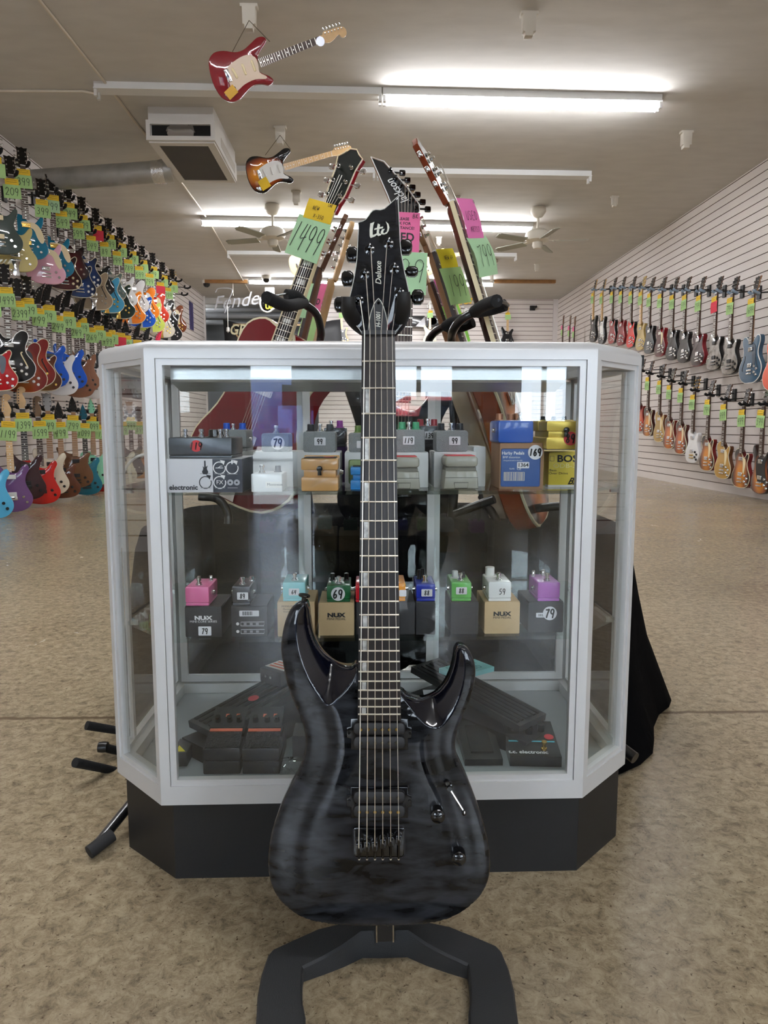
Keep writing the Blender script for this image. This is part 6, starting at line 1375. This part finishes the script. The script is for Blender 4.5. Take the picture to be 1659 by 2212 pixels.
g = guitar('brown guitar seen edge-on with yellow and green tags left of the 1499 tag', shape='single', top=gm(90, 54, 34), head='gretsch', hfront=gm(90, 60, 44), neck=gm(98, 68, 52), fb=ROSE, M=along((690, 580), 2.25, (655, 720), 2.25, (-1, -.14, 0)), tags=False, price='')
T = link('name_tag', tag_mesh(.08, .055, YEL, .002), g, M=Matrix.Translation((0, -.034, .0)) @ Matrix.Rotation(R(34), 4, 'Z')); hand('NEW', .011, .0012, T, 0, -.0062, -.028)
T = link('price_tag', tag_mesh(.10, .105, GRN2, .002), g, M=Matrix.Translation((0, -.034, -.055)) @ Matrix.Rotation(R(34), 4, 'Z')); hand('799', .055, .002, T, 0, -.0062, -.05, sp=.45)
g = guitar('maple necked guitar with a pink tag seen edge-on left of the black headstock', shape='strat', top=gm(190, 150, 90), head='six', hfront=MAPLE, neck=MAPLE, fb=MAPLE, M=along((717, 606), 2.35, (683, 735), 2.35, (-1, -.18, 0)), tags=False, price='')
T = link('name_tag', tag_mesh(.08, .11, PNK, .002), g, M=Matrix.Translation((0, -.034, -.02)) @ Matrix.Rotation(R(31), 4, 'Z')); text('USED', .026, INK, T, 0, -.0045, -.06, bold=.0004); hand('USED', .012, .0011, T, 0, -.0062, -.09)
link('price_tag', tag_mesh(.09, .10, GRN, .002), g, M=Matrix.Translation((0, -.034, -.125)) @ Matrix.Rotation(R(31), 4, 'Z'))
g = guitar('black guitar with a white-edged blade headstock behind the large black guitar', shape='strat', top=gm(16, 16, 18), head='blade', hfront=gm(12, 12, 13), neck=NATW, fb=ROSE, inl=None, pm=BLK, hw=BLKG, knobs=2, tail='trem', M=along((876, 484), 1.9, (868, 735), 1.9, (.06, -1, 0)), tags=False, price='')
hd = [c for c in g.children if c.name.startswith('headstock')][0]; stringed(g)
obj('head_binding', MB().ribbon(HEADS['blade']+HEADS['blade'][:1], .0025, y=-.0012), WHT, hd)
text('Jackson', .030, WHT, hd, -.022, -.0016, .085, rot=128, shear=.3, bold=.0004, sx=.8)
T = link('name_tag', tag_mesh(.096, .098, PNK, .001), g, M=Matrix.Translation((-.014, -.024, .022)))
for s_, z_ in (('PLEASE', -.017), ('ASK FOR', -.028), ('ASSISTANCE!', -.039)): text(s_, .0095, INK, T, .004, -.002, z_, bold=.0002, sx=1.1)
text('USED', .029, INK, T, 0, -.002, -.062, bold=.0008); hand('BK', .010, .0012, T, .036, -.0062, -.010, sp=.8); hand('CKSON', .009, .0011, T, .008, -.0062, -.088)
T = link('price_tag', tag_mesh(.112, .105, GRN2, .001), g, M=Matrix.Translation((.0, -.025, -.075))); hand('899', .052, .0016, T, .0, -.0062, -.045, sp=.72)
g = guitar('light necked guitar with yellow and green tags right of the black headstock', shape='strat', top=gm(226, 214, 190), head='six', hfront=MAPLE, neck=NATW, fb=ROSE, inl='dot', pg='strat', pgm=WHT, picks='sss', pm=CREAM, knobs=2, tail='trem', M=along((934, 548), 2.0, (993, 735), 2.0, (.95, -.28, 0)), tags=False, price='')
stringed(g)
T = link('name_tag', tag_mesh(.08, .052, mat('lemon_paper', (222, 206, 40), .8), .002), g, M=Matrix.Translation((0, -.034, -.0)) @ Matrix.Rotation(R(-25), 4, 'Z')); hand('NEW 64', .011, .0012, T, 0, -.0062, -.026)
T = link('price_tag', tag_mesh(.105, .10, GRN, .002), g, M=Matrix.Translation((0, -.034, -.052)) @ Matrix.Rotation(R(-25), 4, 'Z')); hand('199', .055, .002, T, 0, -.0062, -.05, sp=.5)
g = guitar('natural necked guitar with a pink tag just right of the black headstock', shape='strat', top=gm(60, 60, 66), head='six', hfront=MAPLE, neck=NATW, fb=ROSE, M=along((930, 612), 2.2, (975, 745), 2.2, (.95, -.28, 0)), tags=False, price='')
T = link('name_tag', tag_mesh(.08, .085, mat('magenta_paper', (230, 96, 190), .8), .002), g, M=Matrix.Translation((0, -.034, -.0)) @ Matrix.Rotation(R(-24), 4, 'Z')); text('USED', .024, INK, T, 0, -.0045, -.04, bold=.0004)
link('price_tag', tag_mesh(.09, .12, mat('lime_paper', (150, 214, 90), .8), .002), g, M=Matrix.Translation((0, -.034, -.08)) @ Matrix.Rotation(R(-24), 4, 'Z'))
g = guitar('sunburst thick-bodied guitar with pink and green tags leaning right of the case centre', shape='jazz', top=burst('stand_burst', (220, 130, 50), (170, 80, 30), (40, 22, 14)), side=gm(140, 60, 24), bind=BNC, head='gretsch', hfront=gm(26, 20, 16), neck=burst('neck_burst', (112, 44, 16), (90, 36, 14), (40, 16, 10), cy=0.1, r=.2), fb=ROSE, inl='dot', thick=.055,
    M=along((974, 440), 1.85, (1063, 735), 1.85, (.95, -.34, 0)), tags=False, price='', fholes=BLKM)
stringed(g); obj('board_binding', MB().slab([(-.0242, 0), (-.0212, 0), (-.0282, -.455), (-.0312, -.455)], .001, .0125), CREAM, g)
T = link('name_tag', tag_mesh(.078, .10, mat('rose_paper', (226, 120, 176), .8), .004), g, M=Matrix.Translation((.006, -.034, .0)) @ Matrix.Rotation(R(-20), 4, 'Z')); hand('13', .007, .0012, T, .03, -.0062, -.01); hand('USED', .022, .0014, T, 0, -.0062, -.045); hand('ARTST', .014, .0012, T, 0, -.0062, -.08)
T = link('price_tag', tag_mesh(.098, .10, GRN2, .008), g, M=Matrix.Translation((.010, -.034, -.096)) @ Matrix.Rotation(R(-20), 4, 'Z') @ Matrix.Rotation(R(-3), 4, 'Y')); hand('799', .05, .0018, T, 0, -.0112, -.05, sp=.5)
# ------------------------------------------------------------------ the stands
TUBE = mat('tube_black', (20, 20, 21), .3, coat=.4)
def yoke_arm(root, off, px, Y, fpx, fY):
    """bare tube then a foam fork"""
    P = [PY(*p, y)-off for p, y in zip(px, Y)]; a = obj('neck_arm', MB().tube(smooth_open(P, 6), .0105, 12), TUBE, root)
    for q, yq in zip(fpx, fY): obj('foam_sleeve', MB().tube(smooth_open([PY(*p, y)-off for p, y in zip(q, yq)], 5), .0145, 12), FOAM, a)
    return a
s1 = thing('multi_guitar_stand', 'black tubular stand with foam arms holding the guitars left of the case centre', 'guitar stand', (-.12, 1.98, 0), 0, 'tubular guitar stands behind the case'); of = Vector((-.12, 1.98, 0))
a = yoke_arm(s1, of, [(655, 1000), (672, 860), (690, 745), (693, 715), (683, 678), (655, 655)], [2.0, 2.0, 1.98, 1.96, 1.93, 1.9], [[(655, 655), (640, 640), (618, 637)], [(656, 654), (618, 660), (575, 642)]], [[1.9, 1.86, 1.84], [1.9, 1.74, 1.66]])
obj('rubber_band_latch', MB().tube([PY(575, 640, 1.66)-of, PY(598, 638, 1.72)-of, PY(620, 634, 1.84)-of], .0025, 6), BLK, a)
obj('main_pole', MB().tube([Vector((.02, .02, .02)), PY(655, 1000, 2.0)-of], .013, 12), TUBE, s1)
FTS = [((205, 1832), .012), ]
l0_ = PZ(206, 1830, .018); obj('leg', MB().tube([l0_-of, Vector((-.40, 1.56, .10))-of, Vector((-.12, 1.98, .26))-of], .0098, 12), TUBE, s1)
obj('rubber_foot', MB().tube([l0_-of-Vector((.008, .010, .004)), l0_-of+Vector((.022, .026, .008))], .0122, 14), mat('rubber_foot', (26, 26, 28), .7), [c for c in s1.children if c.name.startswith('leg')][-1])
for e in ((.2, 2.3), (-.4, 2.35)): obj('leg', MB().tube([Vector((e[0], e[1], .014))-of, Vector((-.12, 1.98, .26))-of], .0125, 10), TUBE, s1)
for px0, Y0, px1, Y1 in (((187, 1567), 1.62, (330, 1590), 1.72), ((162, 1647), 1.48, (330, 1682), 1.66), ((222, 1614), 1.6, (330, 1640), 1.7)):
    obj('cradle_arm', MB().tube([PY(*px0, Y0)-of, PY(*px1, Y1)-of, Vector((-.12, 1.98, .26))-of], [.0105, .0105, .0095], 14), FOAM, s1)
obj('clamp_knob', MB().lathe([(.012, -.01), (.013, 0), (.012, .010)], PY(223, 1614, 1.6)-of, 'x', 14), BLK, s1)
obj('curved_tube', MB().tube(smooth_open([PY(*p, y)-of for p, y in (((430, 1072), 1.8), ((470, 1078), 1.8), ((492, 1110), 1.8), ((490, 1160), 1.8), ((478, 1240), 1.85), ((440, 1400), 1.9), ((412, 1510), 1.95))], 6), .011, 12), TUBE, s1)
obj('height_clamp', MB().tube([PY(425, 1440, 1.89)-of, PY(415, 1500, 1.95)-of], .019, 12), BLKM, s1)
s2 = thing('multi_guitar_stand', 'black tubular stand with two foam forks right of the case centre', 'guitar stand', (.2, 1.95, 0), 0, 'tubular guitar stands behind the case'); of = Vector((.2, 1.95, 0))
a = yoke_arm(s2, of, [(985, 1000), (978, 860), (975, 745), (980, 712), (1000, 688), (1028, 673)], [1.9, 1.9, 1.86, 1.8, 1.76, 1.75], [[(1024, 674), (1045, 660), (1073, 650)], [(1030, 674), (1062, 668), (1092, 659)]], [[1.75, 1.7, 1.62], [1.77, 1.78, 1.76]])
obj('rubber_band_latch', MB().tube([PY(1076, 648, 1.62)-of, PY(1092, 654, 1.7)-of, PY(1097, 660, 1.76)-of], .0045, 6), BLK, a)
yoke_arm(s2, of, [(930, 1000), (926, 800), (925, 745), (935, 722), (955, 708), (968, 704)], [2.0, 2.0, 2.0, 1.98, 1.95, 1.93], [[(962, 706), (980, 695), (1003, 689)], [(965, 706), (995, 706), (1022, 696)]], [[1.93, 1.9, 1.85], [1.95, 1.95, 1.93]])
obj('main_pole', MB().tube([Vector((0, 0, .02)), PY(985, 1000, 1.9)-of], .013, 12), TUBE, s2); obj('second_pole', MB().tube([Vector((0, .03, .02)), PY(930, 1000, 2.0)-of], .013, 12), TUBE, s2)
for e in ((.62, 2.35), (.15, 2.5), (-.05, 1.75)): obj('leg', MB().tube([Vector((e[0], e[1], .014))-of, Vector((.2, 1.95, .26))-of], .0125, 10), TUBE, s2)
r_ = PY(1372, 1638, 1.45); obj('cradle_arm', MB().tube([r_-of, Vector((.2, 1.95, .26))-of], .013, 12), TUBE, s2)
for pts_ in ([((982, 1110), 1.8), ((1030, 1092), 1.78), ((1068, 1078), 1.76)], [((1040, 1072), 1.9), ((1065, 1110), 1.85), ((1085, 1148), 1.8)], [((1108, 1230), 1.85), ((1104, 1165), 1.8), ((1115, 1112), 1.78), ((1160, 1098), 1.75), ((1235, 1092), 1.72)], [((985, 1130), 1.9), ((1040, 1150), 1.85), ((1078, 1158), 1.82)]):
    obj('curved_tube', MB().tube(smooth_open([PY(*p, y)-of for p, y in pts_], 6), .011, 12), TUBE, s2)
# ------------------------------------------------------------------ draped black cloth
CLO = mat('black_cloth', (7, 7, 8), 1, bump=.2, bscale=30, spec=.05)
cl = MB(); n_ = 96; rn = random.Random(11); rings = []
def rr_(a, hx, hy, p=5): c, s = math.cos(a), math.sin(a); k = (abs(c/hx)**p+abs(s/hy)**p)**(-1/p); return k*c, k*s
ph = [rn.uniform(0, 6.28) for _ in range(6)]
for lv, (hx, hy, z, fold) in enumerate(((.0, .0, .535, 0), (.40, .16, .54, 0), (.60, .27, .535, 0), (.645, .30, .515, .002), (.66, .31, .46, .006), (.675, .32, .33, .014), (.69, .335, .2, .022), (.70, .345, .09, .03))):
    ring_ = []
    for k in range(n_):
        a = 2*PI*k/n_
        x, y = rr_(a, max(hx, 1e-4), max(hy, 1e-4)); f = fold*(math.sin(9*a+ph[0])+.6*math.sin(17*a+ph[1])); q = 1+f/.5
        zz_ = z
        if lv == 7: zz_ = .16+.07*math.sin(3*a+ph[2])+.04*math.sin(7*a+ph[3])
        cr_ = max(0, abs(math.cos(a)*math.sin(a))*2-.75)*4
        if lv >= 6: zz_ -= cr_*(.12 if lv == 7 else .03); q *= 1+.05*cr_
        if lv == 7 and math.cos(a) > .9: zz_ = .06
        if lv == 7 and math.cos(a) > .5 and math.sin(a) < 0: zz_ = max(.012, zz_-.12); q *= 1.06
        w_ = max(0, 1-abs(a-2*PI*.895)/.42)*(max(0, lv-3)/4)**1.3
        w2_ = max(0, 1-abs(a-2*PI*.608)/.35)*(max(0, lv-3)/4)**1.3
        X_, Y_ = x*q-.01*w_-.03*w2_, y*q-.22*w_-.2*w2_
        if -.515 < X_ < .47: Y_ = max(Y_, -.355)
        ring_.append((X_, Y_, max(.01, zz_*(1-.85*w_))))
    rings.append(ring_)
v = [p for r_ in rings for p in r_]; fs = [(i*n_+k, i*n_+(k+1) % n_, (i+1)*n_+(k+1) % n_, (i+1)*n_+k) for i in range(len(rings)-1) for k in range(n_)]
o_ = obj('black_cloth', cl.add(v, fs, 0, True), CLO, loc=(.045, 2.02, 0)); sm = o_.modifiers.new('thick', 'SOLIDIFY'); sm.thickness = .003
tag(o_, 'black cloth draped over a low bench behind the display case, corner hanging at the right', 'cloth')
tag(obj('low_bench', MB().box(-.58, .58, -.25, .25, .44, .49, 0), mat('bench_wood', (60, 52, 44), .7), loc=(.045, 2.02, 0)), 'low bench hidden under the black cloth behind the case', 'bench') if False else None
# ------------------------------------------------------------------ far back: pipes, banner, neon signs, speakers
PIPE = mat('grey_pipe', (150, 152, 154), .4, .5)
for (x0_, x1_, y_, Y_, r_) in ((430, 700, 682, 17.2, .075), (430, 700, 697, 17.6, .06), (440, 700, 668, 18.4, .08)):
    a, b = Vector((-4.2, Y_, PY(600, y_, Y_).z)), Vector((-1.2, 0, 0)); tag(obj('overhead_pipe', MB().tube([a, (b.x, a.y, a.z)], r_, 12), PIPE), {682: 'bright grey horizontal pipe under the dark ceiling behind the banner', 697: 'lower grey horizontal pipe behind the banner', 668: 'thick grey pipe in the dark back area behind the script sign'}[y_], 'pipe')
BN = MB(); cols = 14; YB_ = 15.6; v = []
for i in range(cols+1):
    t_ = i/cols; px = 482+t_*(735-482); sag = 690+22*math.sin(PI*min(1, t_*1.05))*.9
    for k in range(5):
        p = PY(px+2*k, sag+(1-0)*k*26, YB_); v.append((p.x, YB_+.03*math.sin(5*t_*PI)*.6, p.z))
BN.add(v, [(i*5+k, (i+1)*5+k, (i+1)*5+k+1, i*5+k+1) for i in range(cols) for k in range(4)], 0, True)
bn = tag(obj('banner', BN, mat('banner_black', (24, 24, 26), .6)), 'black sagging banner with gold outline and cream lettering in the back left opening', 'banner')
bn.modifiers.new('thick', 'SOLIDIFY').thickness = .004
GO = mat('banner_gold', (150, 122, 86), .6); CRM = mat('banner_cream', (204, 196, 160), .6)
def wtext(s, size, mt, parent, px, py, Y, **k): p = PY(px, py, Y); return text(s, size, mt, parent, p.x, Y, p.z, **k)
obj('gold_outline', MB().ribbon([(PY(x, y, YB_-.06).x, PY(x, y, YB_-.06).z) for x, y in ((700, 703), (600, 701), (503, 701), (512, 725), (525, 738), (600, 742), (700, 742))], .035, y=YB_-.06), GO, bn)
wtext('GRETSCH', .30, CRM, bn, 552, 713, YB_-.07, shear=.25, bold=.006, sx=.86); wtext('135', .27, CRM, bn, 545, 731, YB_-.07, shear=.25, bold=.01, sx=1.05); wtext('1883', .11, GO, bn, 522, 730, YB_-.07)
NEO = mat('unlit_neon_glass', (196, 198, 204), .2, .2, coat=1)
p = PY(515, 650, 14.6); t = thing('script_sign', 'unlit silver script sign hanging in front of the dark back area', 'sign', p)
text('Fender', .38, NEO, t, 0, 0, 0, rot=8, shear=.45, name='script_lettering', sx=1.0); obj('script_swash', MB().tube(smooth_open([(-.45, 0, .16), (-.38, 0, .24), (-.12, 0, .22), (-.2, 0, 0), (-.28, 0, -.24)], 5), .012, 6), NEO, t)
obj('hanging_wire', MB().tube([(-.1, 0, .1), (-.1, 0, ZC-p.z)], .004, 4), STL, t); obj('pull_chain', MB().tube([(-.22, 0, -.1), (-.22, 0, -.52)], .006, 4), STL, t); obj('chain_weight', MB().lathe([(.0, -.62), (.035, -.59), (.03, -.52), (0, -.5)], (-.22, 0, 0), n=10), WHT, t)
p = PY(584, 655, 14.4); t = thing('guitar_shaped_sign', 'round white and black guitar-shaped sign with yellow letters on the ceiling left of the stand arm', 'sign', p)
t['label'] = 'guitar-shaped white edged black sign with yellow letters left of the red guitar'
obj('sign_board', MB().slab(smooth_closed([(-.2, .0), (-.16, -.13), (-.04, -.17), (.07, -.1), (.2, -.06), (.42, -.05), (.42, .03), (.2, .03), (.07, .09), (-.06, .16), (-.16, .12)], 3), -.02, .0, .004), BLKG, t)
obj('white_rim', MB().tube([(a, -.004, b) for a, b in smooth_closed([(-.2, .0), (-.16, -.13), (-.04, -.17), (.07, -.1), (.2, -.06), (.42, -.05), (.42, .03), (.2, .03), (.07, .09), (-.06, .16), (-.16, .12)], 4)]+[(-.2, -.004, 0)], .018, 6), WHT, t)
text('MILLER', .10, WHT, t, .01, -.012, .03, bold=.003); text('USA', .13, mat('sign_yellow', (226, 212, 50), .5), t, .02, -.012, -.07, bold=.006)
obj('mount_bracket', MB().box(-.1, .08, .0, .06, .14, .3), WHT, t)
p = PY(990, 655, YB-.12); t = thing('neon_sign', 'yellow and white script neon beer sign on the back wall', 'sign', p)
text('Miller', .30, mat('sign_gold', (226, 184, 60), .4), t, 0, 0, .06, rot=6, shear=.3, bold=.008, name='script_lettering'); text('Genuine', .2, WHT, t, .3, 0, -.13, rot=4, shear=.3, bold=.004, name='script_lettering'); obj('mount_board', MB().box(-.3, .7, .06, .1, -.2, .2), glass('clear_plastic2', (.97, .97, .97)), t)
FOI = mat('plastic_wrapped_black', (30, 30, 32), .15, coat=1)
for px, lb_ in ((893, 'black plastic wrapped speaker on the back wall just right of the black headstock'), (947, 'black plastic wrapped speaker on the back wall under the leaning necks')):
    p = PY(px, 694, YB-.18); t = thing('wall_speaker', lb_, 'speaker', p, 0, 'wrapped speakers on the back wall'); obj('cabinet', MB().rbox(-.26, .26, -.02, .17, -.12, .12, .02), FOI, t); obj('speaker_cone', MB().lathe([(.09, .02), (.085, .021), (.03, .014)], (-.12, -.0, 0), 'y', 18), BLKM, t); obj('plastic_corner', MB().add([(.05, -.025, -.11), (.27, -.06, -.14), (.25, -.02, .1)], [(0, 1, 2)]), mat('foil', (200, 200, 204), .2, .8), t)
p = PY(1151, 665, YB-.06); t = thing('wall_hook', 'small black hook alone on the back wall', 'hook', p); obj('hook_plate', MB().box(-.06, .05, .0, .05, -.05, .05), BLK, t); obj('hook_arm', MB().tube([(.02, 0, 0), (.07, -.06, .02)], .028, 8), BLK, t)
"""card on the far left wall"""
tag(obj('poster', MB().box(XL, XL+.01, 14.8, 15.1, 2.75, 3.3), mat('poster_purple', (62, 56, 104), .6, noise=.5, nscale=8)), 'small dark purple poster high at the far end of the left wall', 'poster')
p = PZ(1063, 562, ZC); t = thing('ceiling_fan', 'small far ceiling fan seen just right of the leaning sunburst guitar', 'ceiling fan', (p.x, p.y, ZC)); obj('canopy', MB().lathe([(.1, 0), (.1, -.05), (.02, -.09)], n=14), FWH, t); obj('downrod', MB().tube([(0, 0, -.08), (0, 0, -.36)], .03, 8), FWH, t)
# ================================================================== THE PERSON TAKING THE PICTURE (seen mirrored in the glass)
pv = {'pelvis': (0, -.52, .24, .135, .11), 'waist': (0, -.52, .36, .125, .10), 'chest': (0, -.48, .50, .15, .11), 'neck': (.01, -.43, .63, .05, .05), 'skull': (.015, -.40, .70, .075, .085), 'crown': (.015, -.39, .79, .07, .08), 'top': (.015, -.39, .83, .04, .05)}
ed = [('pelvis', 'waist'), ('waist', 'chest'), ('chest', 'neck'), ('neck', 'skull'), ('skull', 'crown'), ('crown', 'top')]
for s, k in ((-1, 'l'), (1, 'r')):
    pv.update({'sh'+k: (s*.165, -.47, .555, .06, .06), 'el'+k: (s*.235, -.30, .47, .042, .042), 'wr'+k: (s*.085, -.10, .70, .028, .024), 'pa'+k: (s*.075, -.06, .755, .032, .016),
               'hp'+k: (s*.10, -.47, .22, .095, .09), 'kn'+k: (s*.23, -.20, .40, .062, .062), 'an'+k: (s*.17, -.42, .09, .042, .042), 'to'+k: (s*.20, -.24, .045, .042, .035)})
    ed += [('chest', 'sh'+k), ('sh'+k, 'el'+k), ('el'+k, 'wr'+k), ('wr'+k, 'pa'+k), ('pelvis', 'hp'+k), ('hp'+k, 'kn'+k), ('kn'+k, 'an'+k), ('an'+k, 'to'+k)]
nm = list(pv); me = bpy.data.meshes.new('person'); me.from_pydata([(pv[n][0]+.05, pv[n][1], pv[n][2]) for n in nm], [(nm.index(a), nm.index(b)) for a, b in ed], [])
per = link('person', me); sk = per.modifiers.new('skin', 'SKIN'); sk.use_smooth_shade = True
for i, n in enumerate(nm): me.skin_vertices[0].data[i].radius = pv[n][3:5]; me.skin_vertices[0].data[i].use_root = (n == 'pelvis')
sb = per.modifiers.new('sub', 'SUBSURF'); sb.levels = 2; sb.render_levels = 2
me.materials.append(mat('black_clothes', (16, 16, 18), .9))
tag(per, 'person in black clothes crouching with a phone, mirrored darkly in the case glass', 'person')
SKN = mat('skin', (186, 142, 118), .55)
def hand_of(s):
    b = Vector((s*.072+.05, -.035, .757)); o_ = MB()
    o_.tube([b+Vector((s*.01, -.05, -.035)), b+Vector((s*.006, -.02, -.01)), b], [.022, .024, .020], 10)
    for i, ln in enumerate((.030, .036, .033, .026)): o_.tube(smooth_open([b+Vector((s*.004, -.01, .022-.017*i)), b+Vector((-s*.004, .014, .024-.018*i)), b+Vector((-s*ln, .016, .022-.018*i))], 4), .0078, 8)
    o_.tube(smooth_open([b+Vector((s*.0, -.03, .01)), b+Vector((-s*.02, -.038, .026)), b+Vector((-s*.034, -.028, .032))], 4), .009, 8)
    obj('hand', o_, SKN, per)
hand_of(-1); hand_of(1)
obj('face', MB().lathe([(.0, -.012), (.035, 0), (.055, .03), (.062, .065), (.055, .095), (.0, .105)], (.065, -.325, .665), n=16), SKN, per)
for s in (-1, 1): obj('eye', MB().lathe([(0, -.006), (.008, 0), (0, .006)], (.065+s*.027, -.268, .735), n=10), WHT, per); obj('ear', MB().lathe([(0, -.02), (.012, 0), (0, .02)], (.065+s*.078, -.385, .715), n=8), SKN, per)
obj('nose', MB().lathe([(.012, 0), (.006, .03), (0, .034)], (.065, -.262, .705), n=8), SKN, per); obj('mouth', MB().box(.045, .085, -.270, -.264, .690, .696), mat('lips', (150, 90, 84), .6), per)
obj('cap', MB().lathe([(.098, 0), (.1, .03), (.085, .075), (.05, .10), (0, .107)], (.065, -.385, .755), n=22), mat('cap_black', (14, 14, 15), .9), per); obj('cap_peak', MB().slab([(p[0], p[1]) for p in circ(0, 0, .075, .06, 180, 360, 12)], 0, .004, 0, M=Matrix.Translation((.065, -.30, .762)) @ Matrix.Rotation(R(90), 4, 'X') @ Matrix.Scale(-1, 4, (0, 0, 1)) @ Matrix.Identity(4)), mat('cap_black', (14, 14, 15), .9), per)
tag(obj('mobile_phone', MB().rbox(-.022, .122, -.020, -.012, .72, .795, .01), BLKG), 'dark phone held up by the crouching person', 'phone')
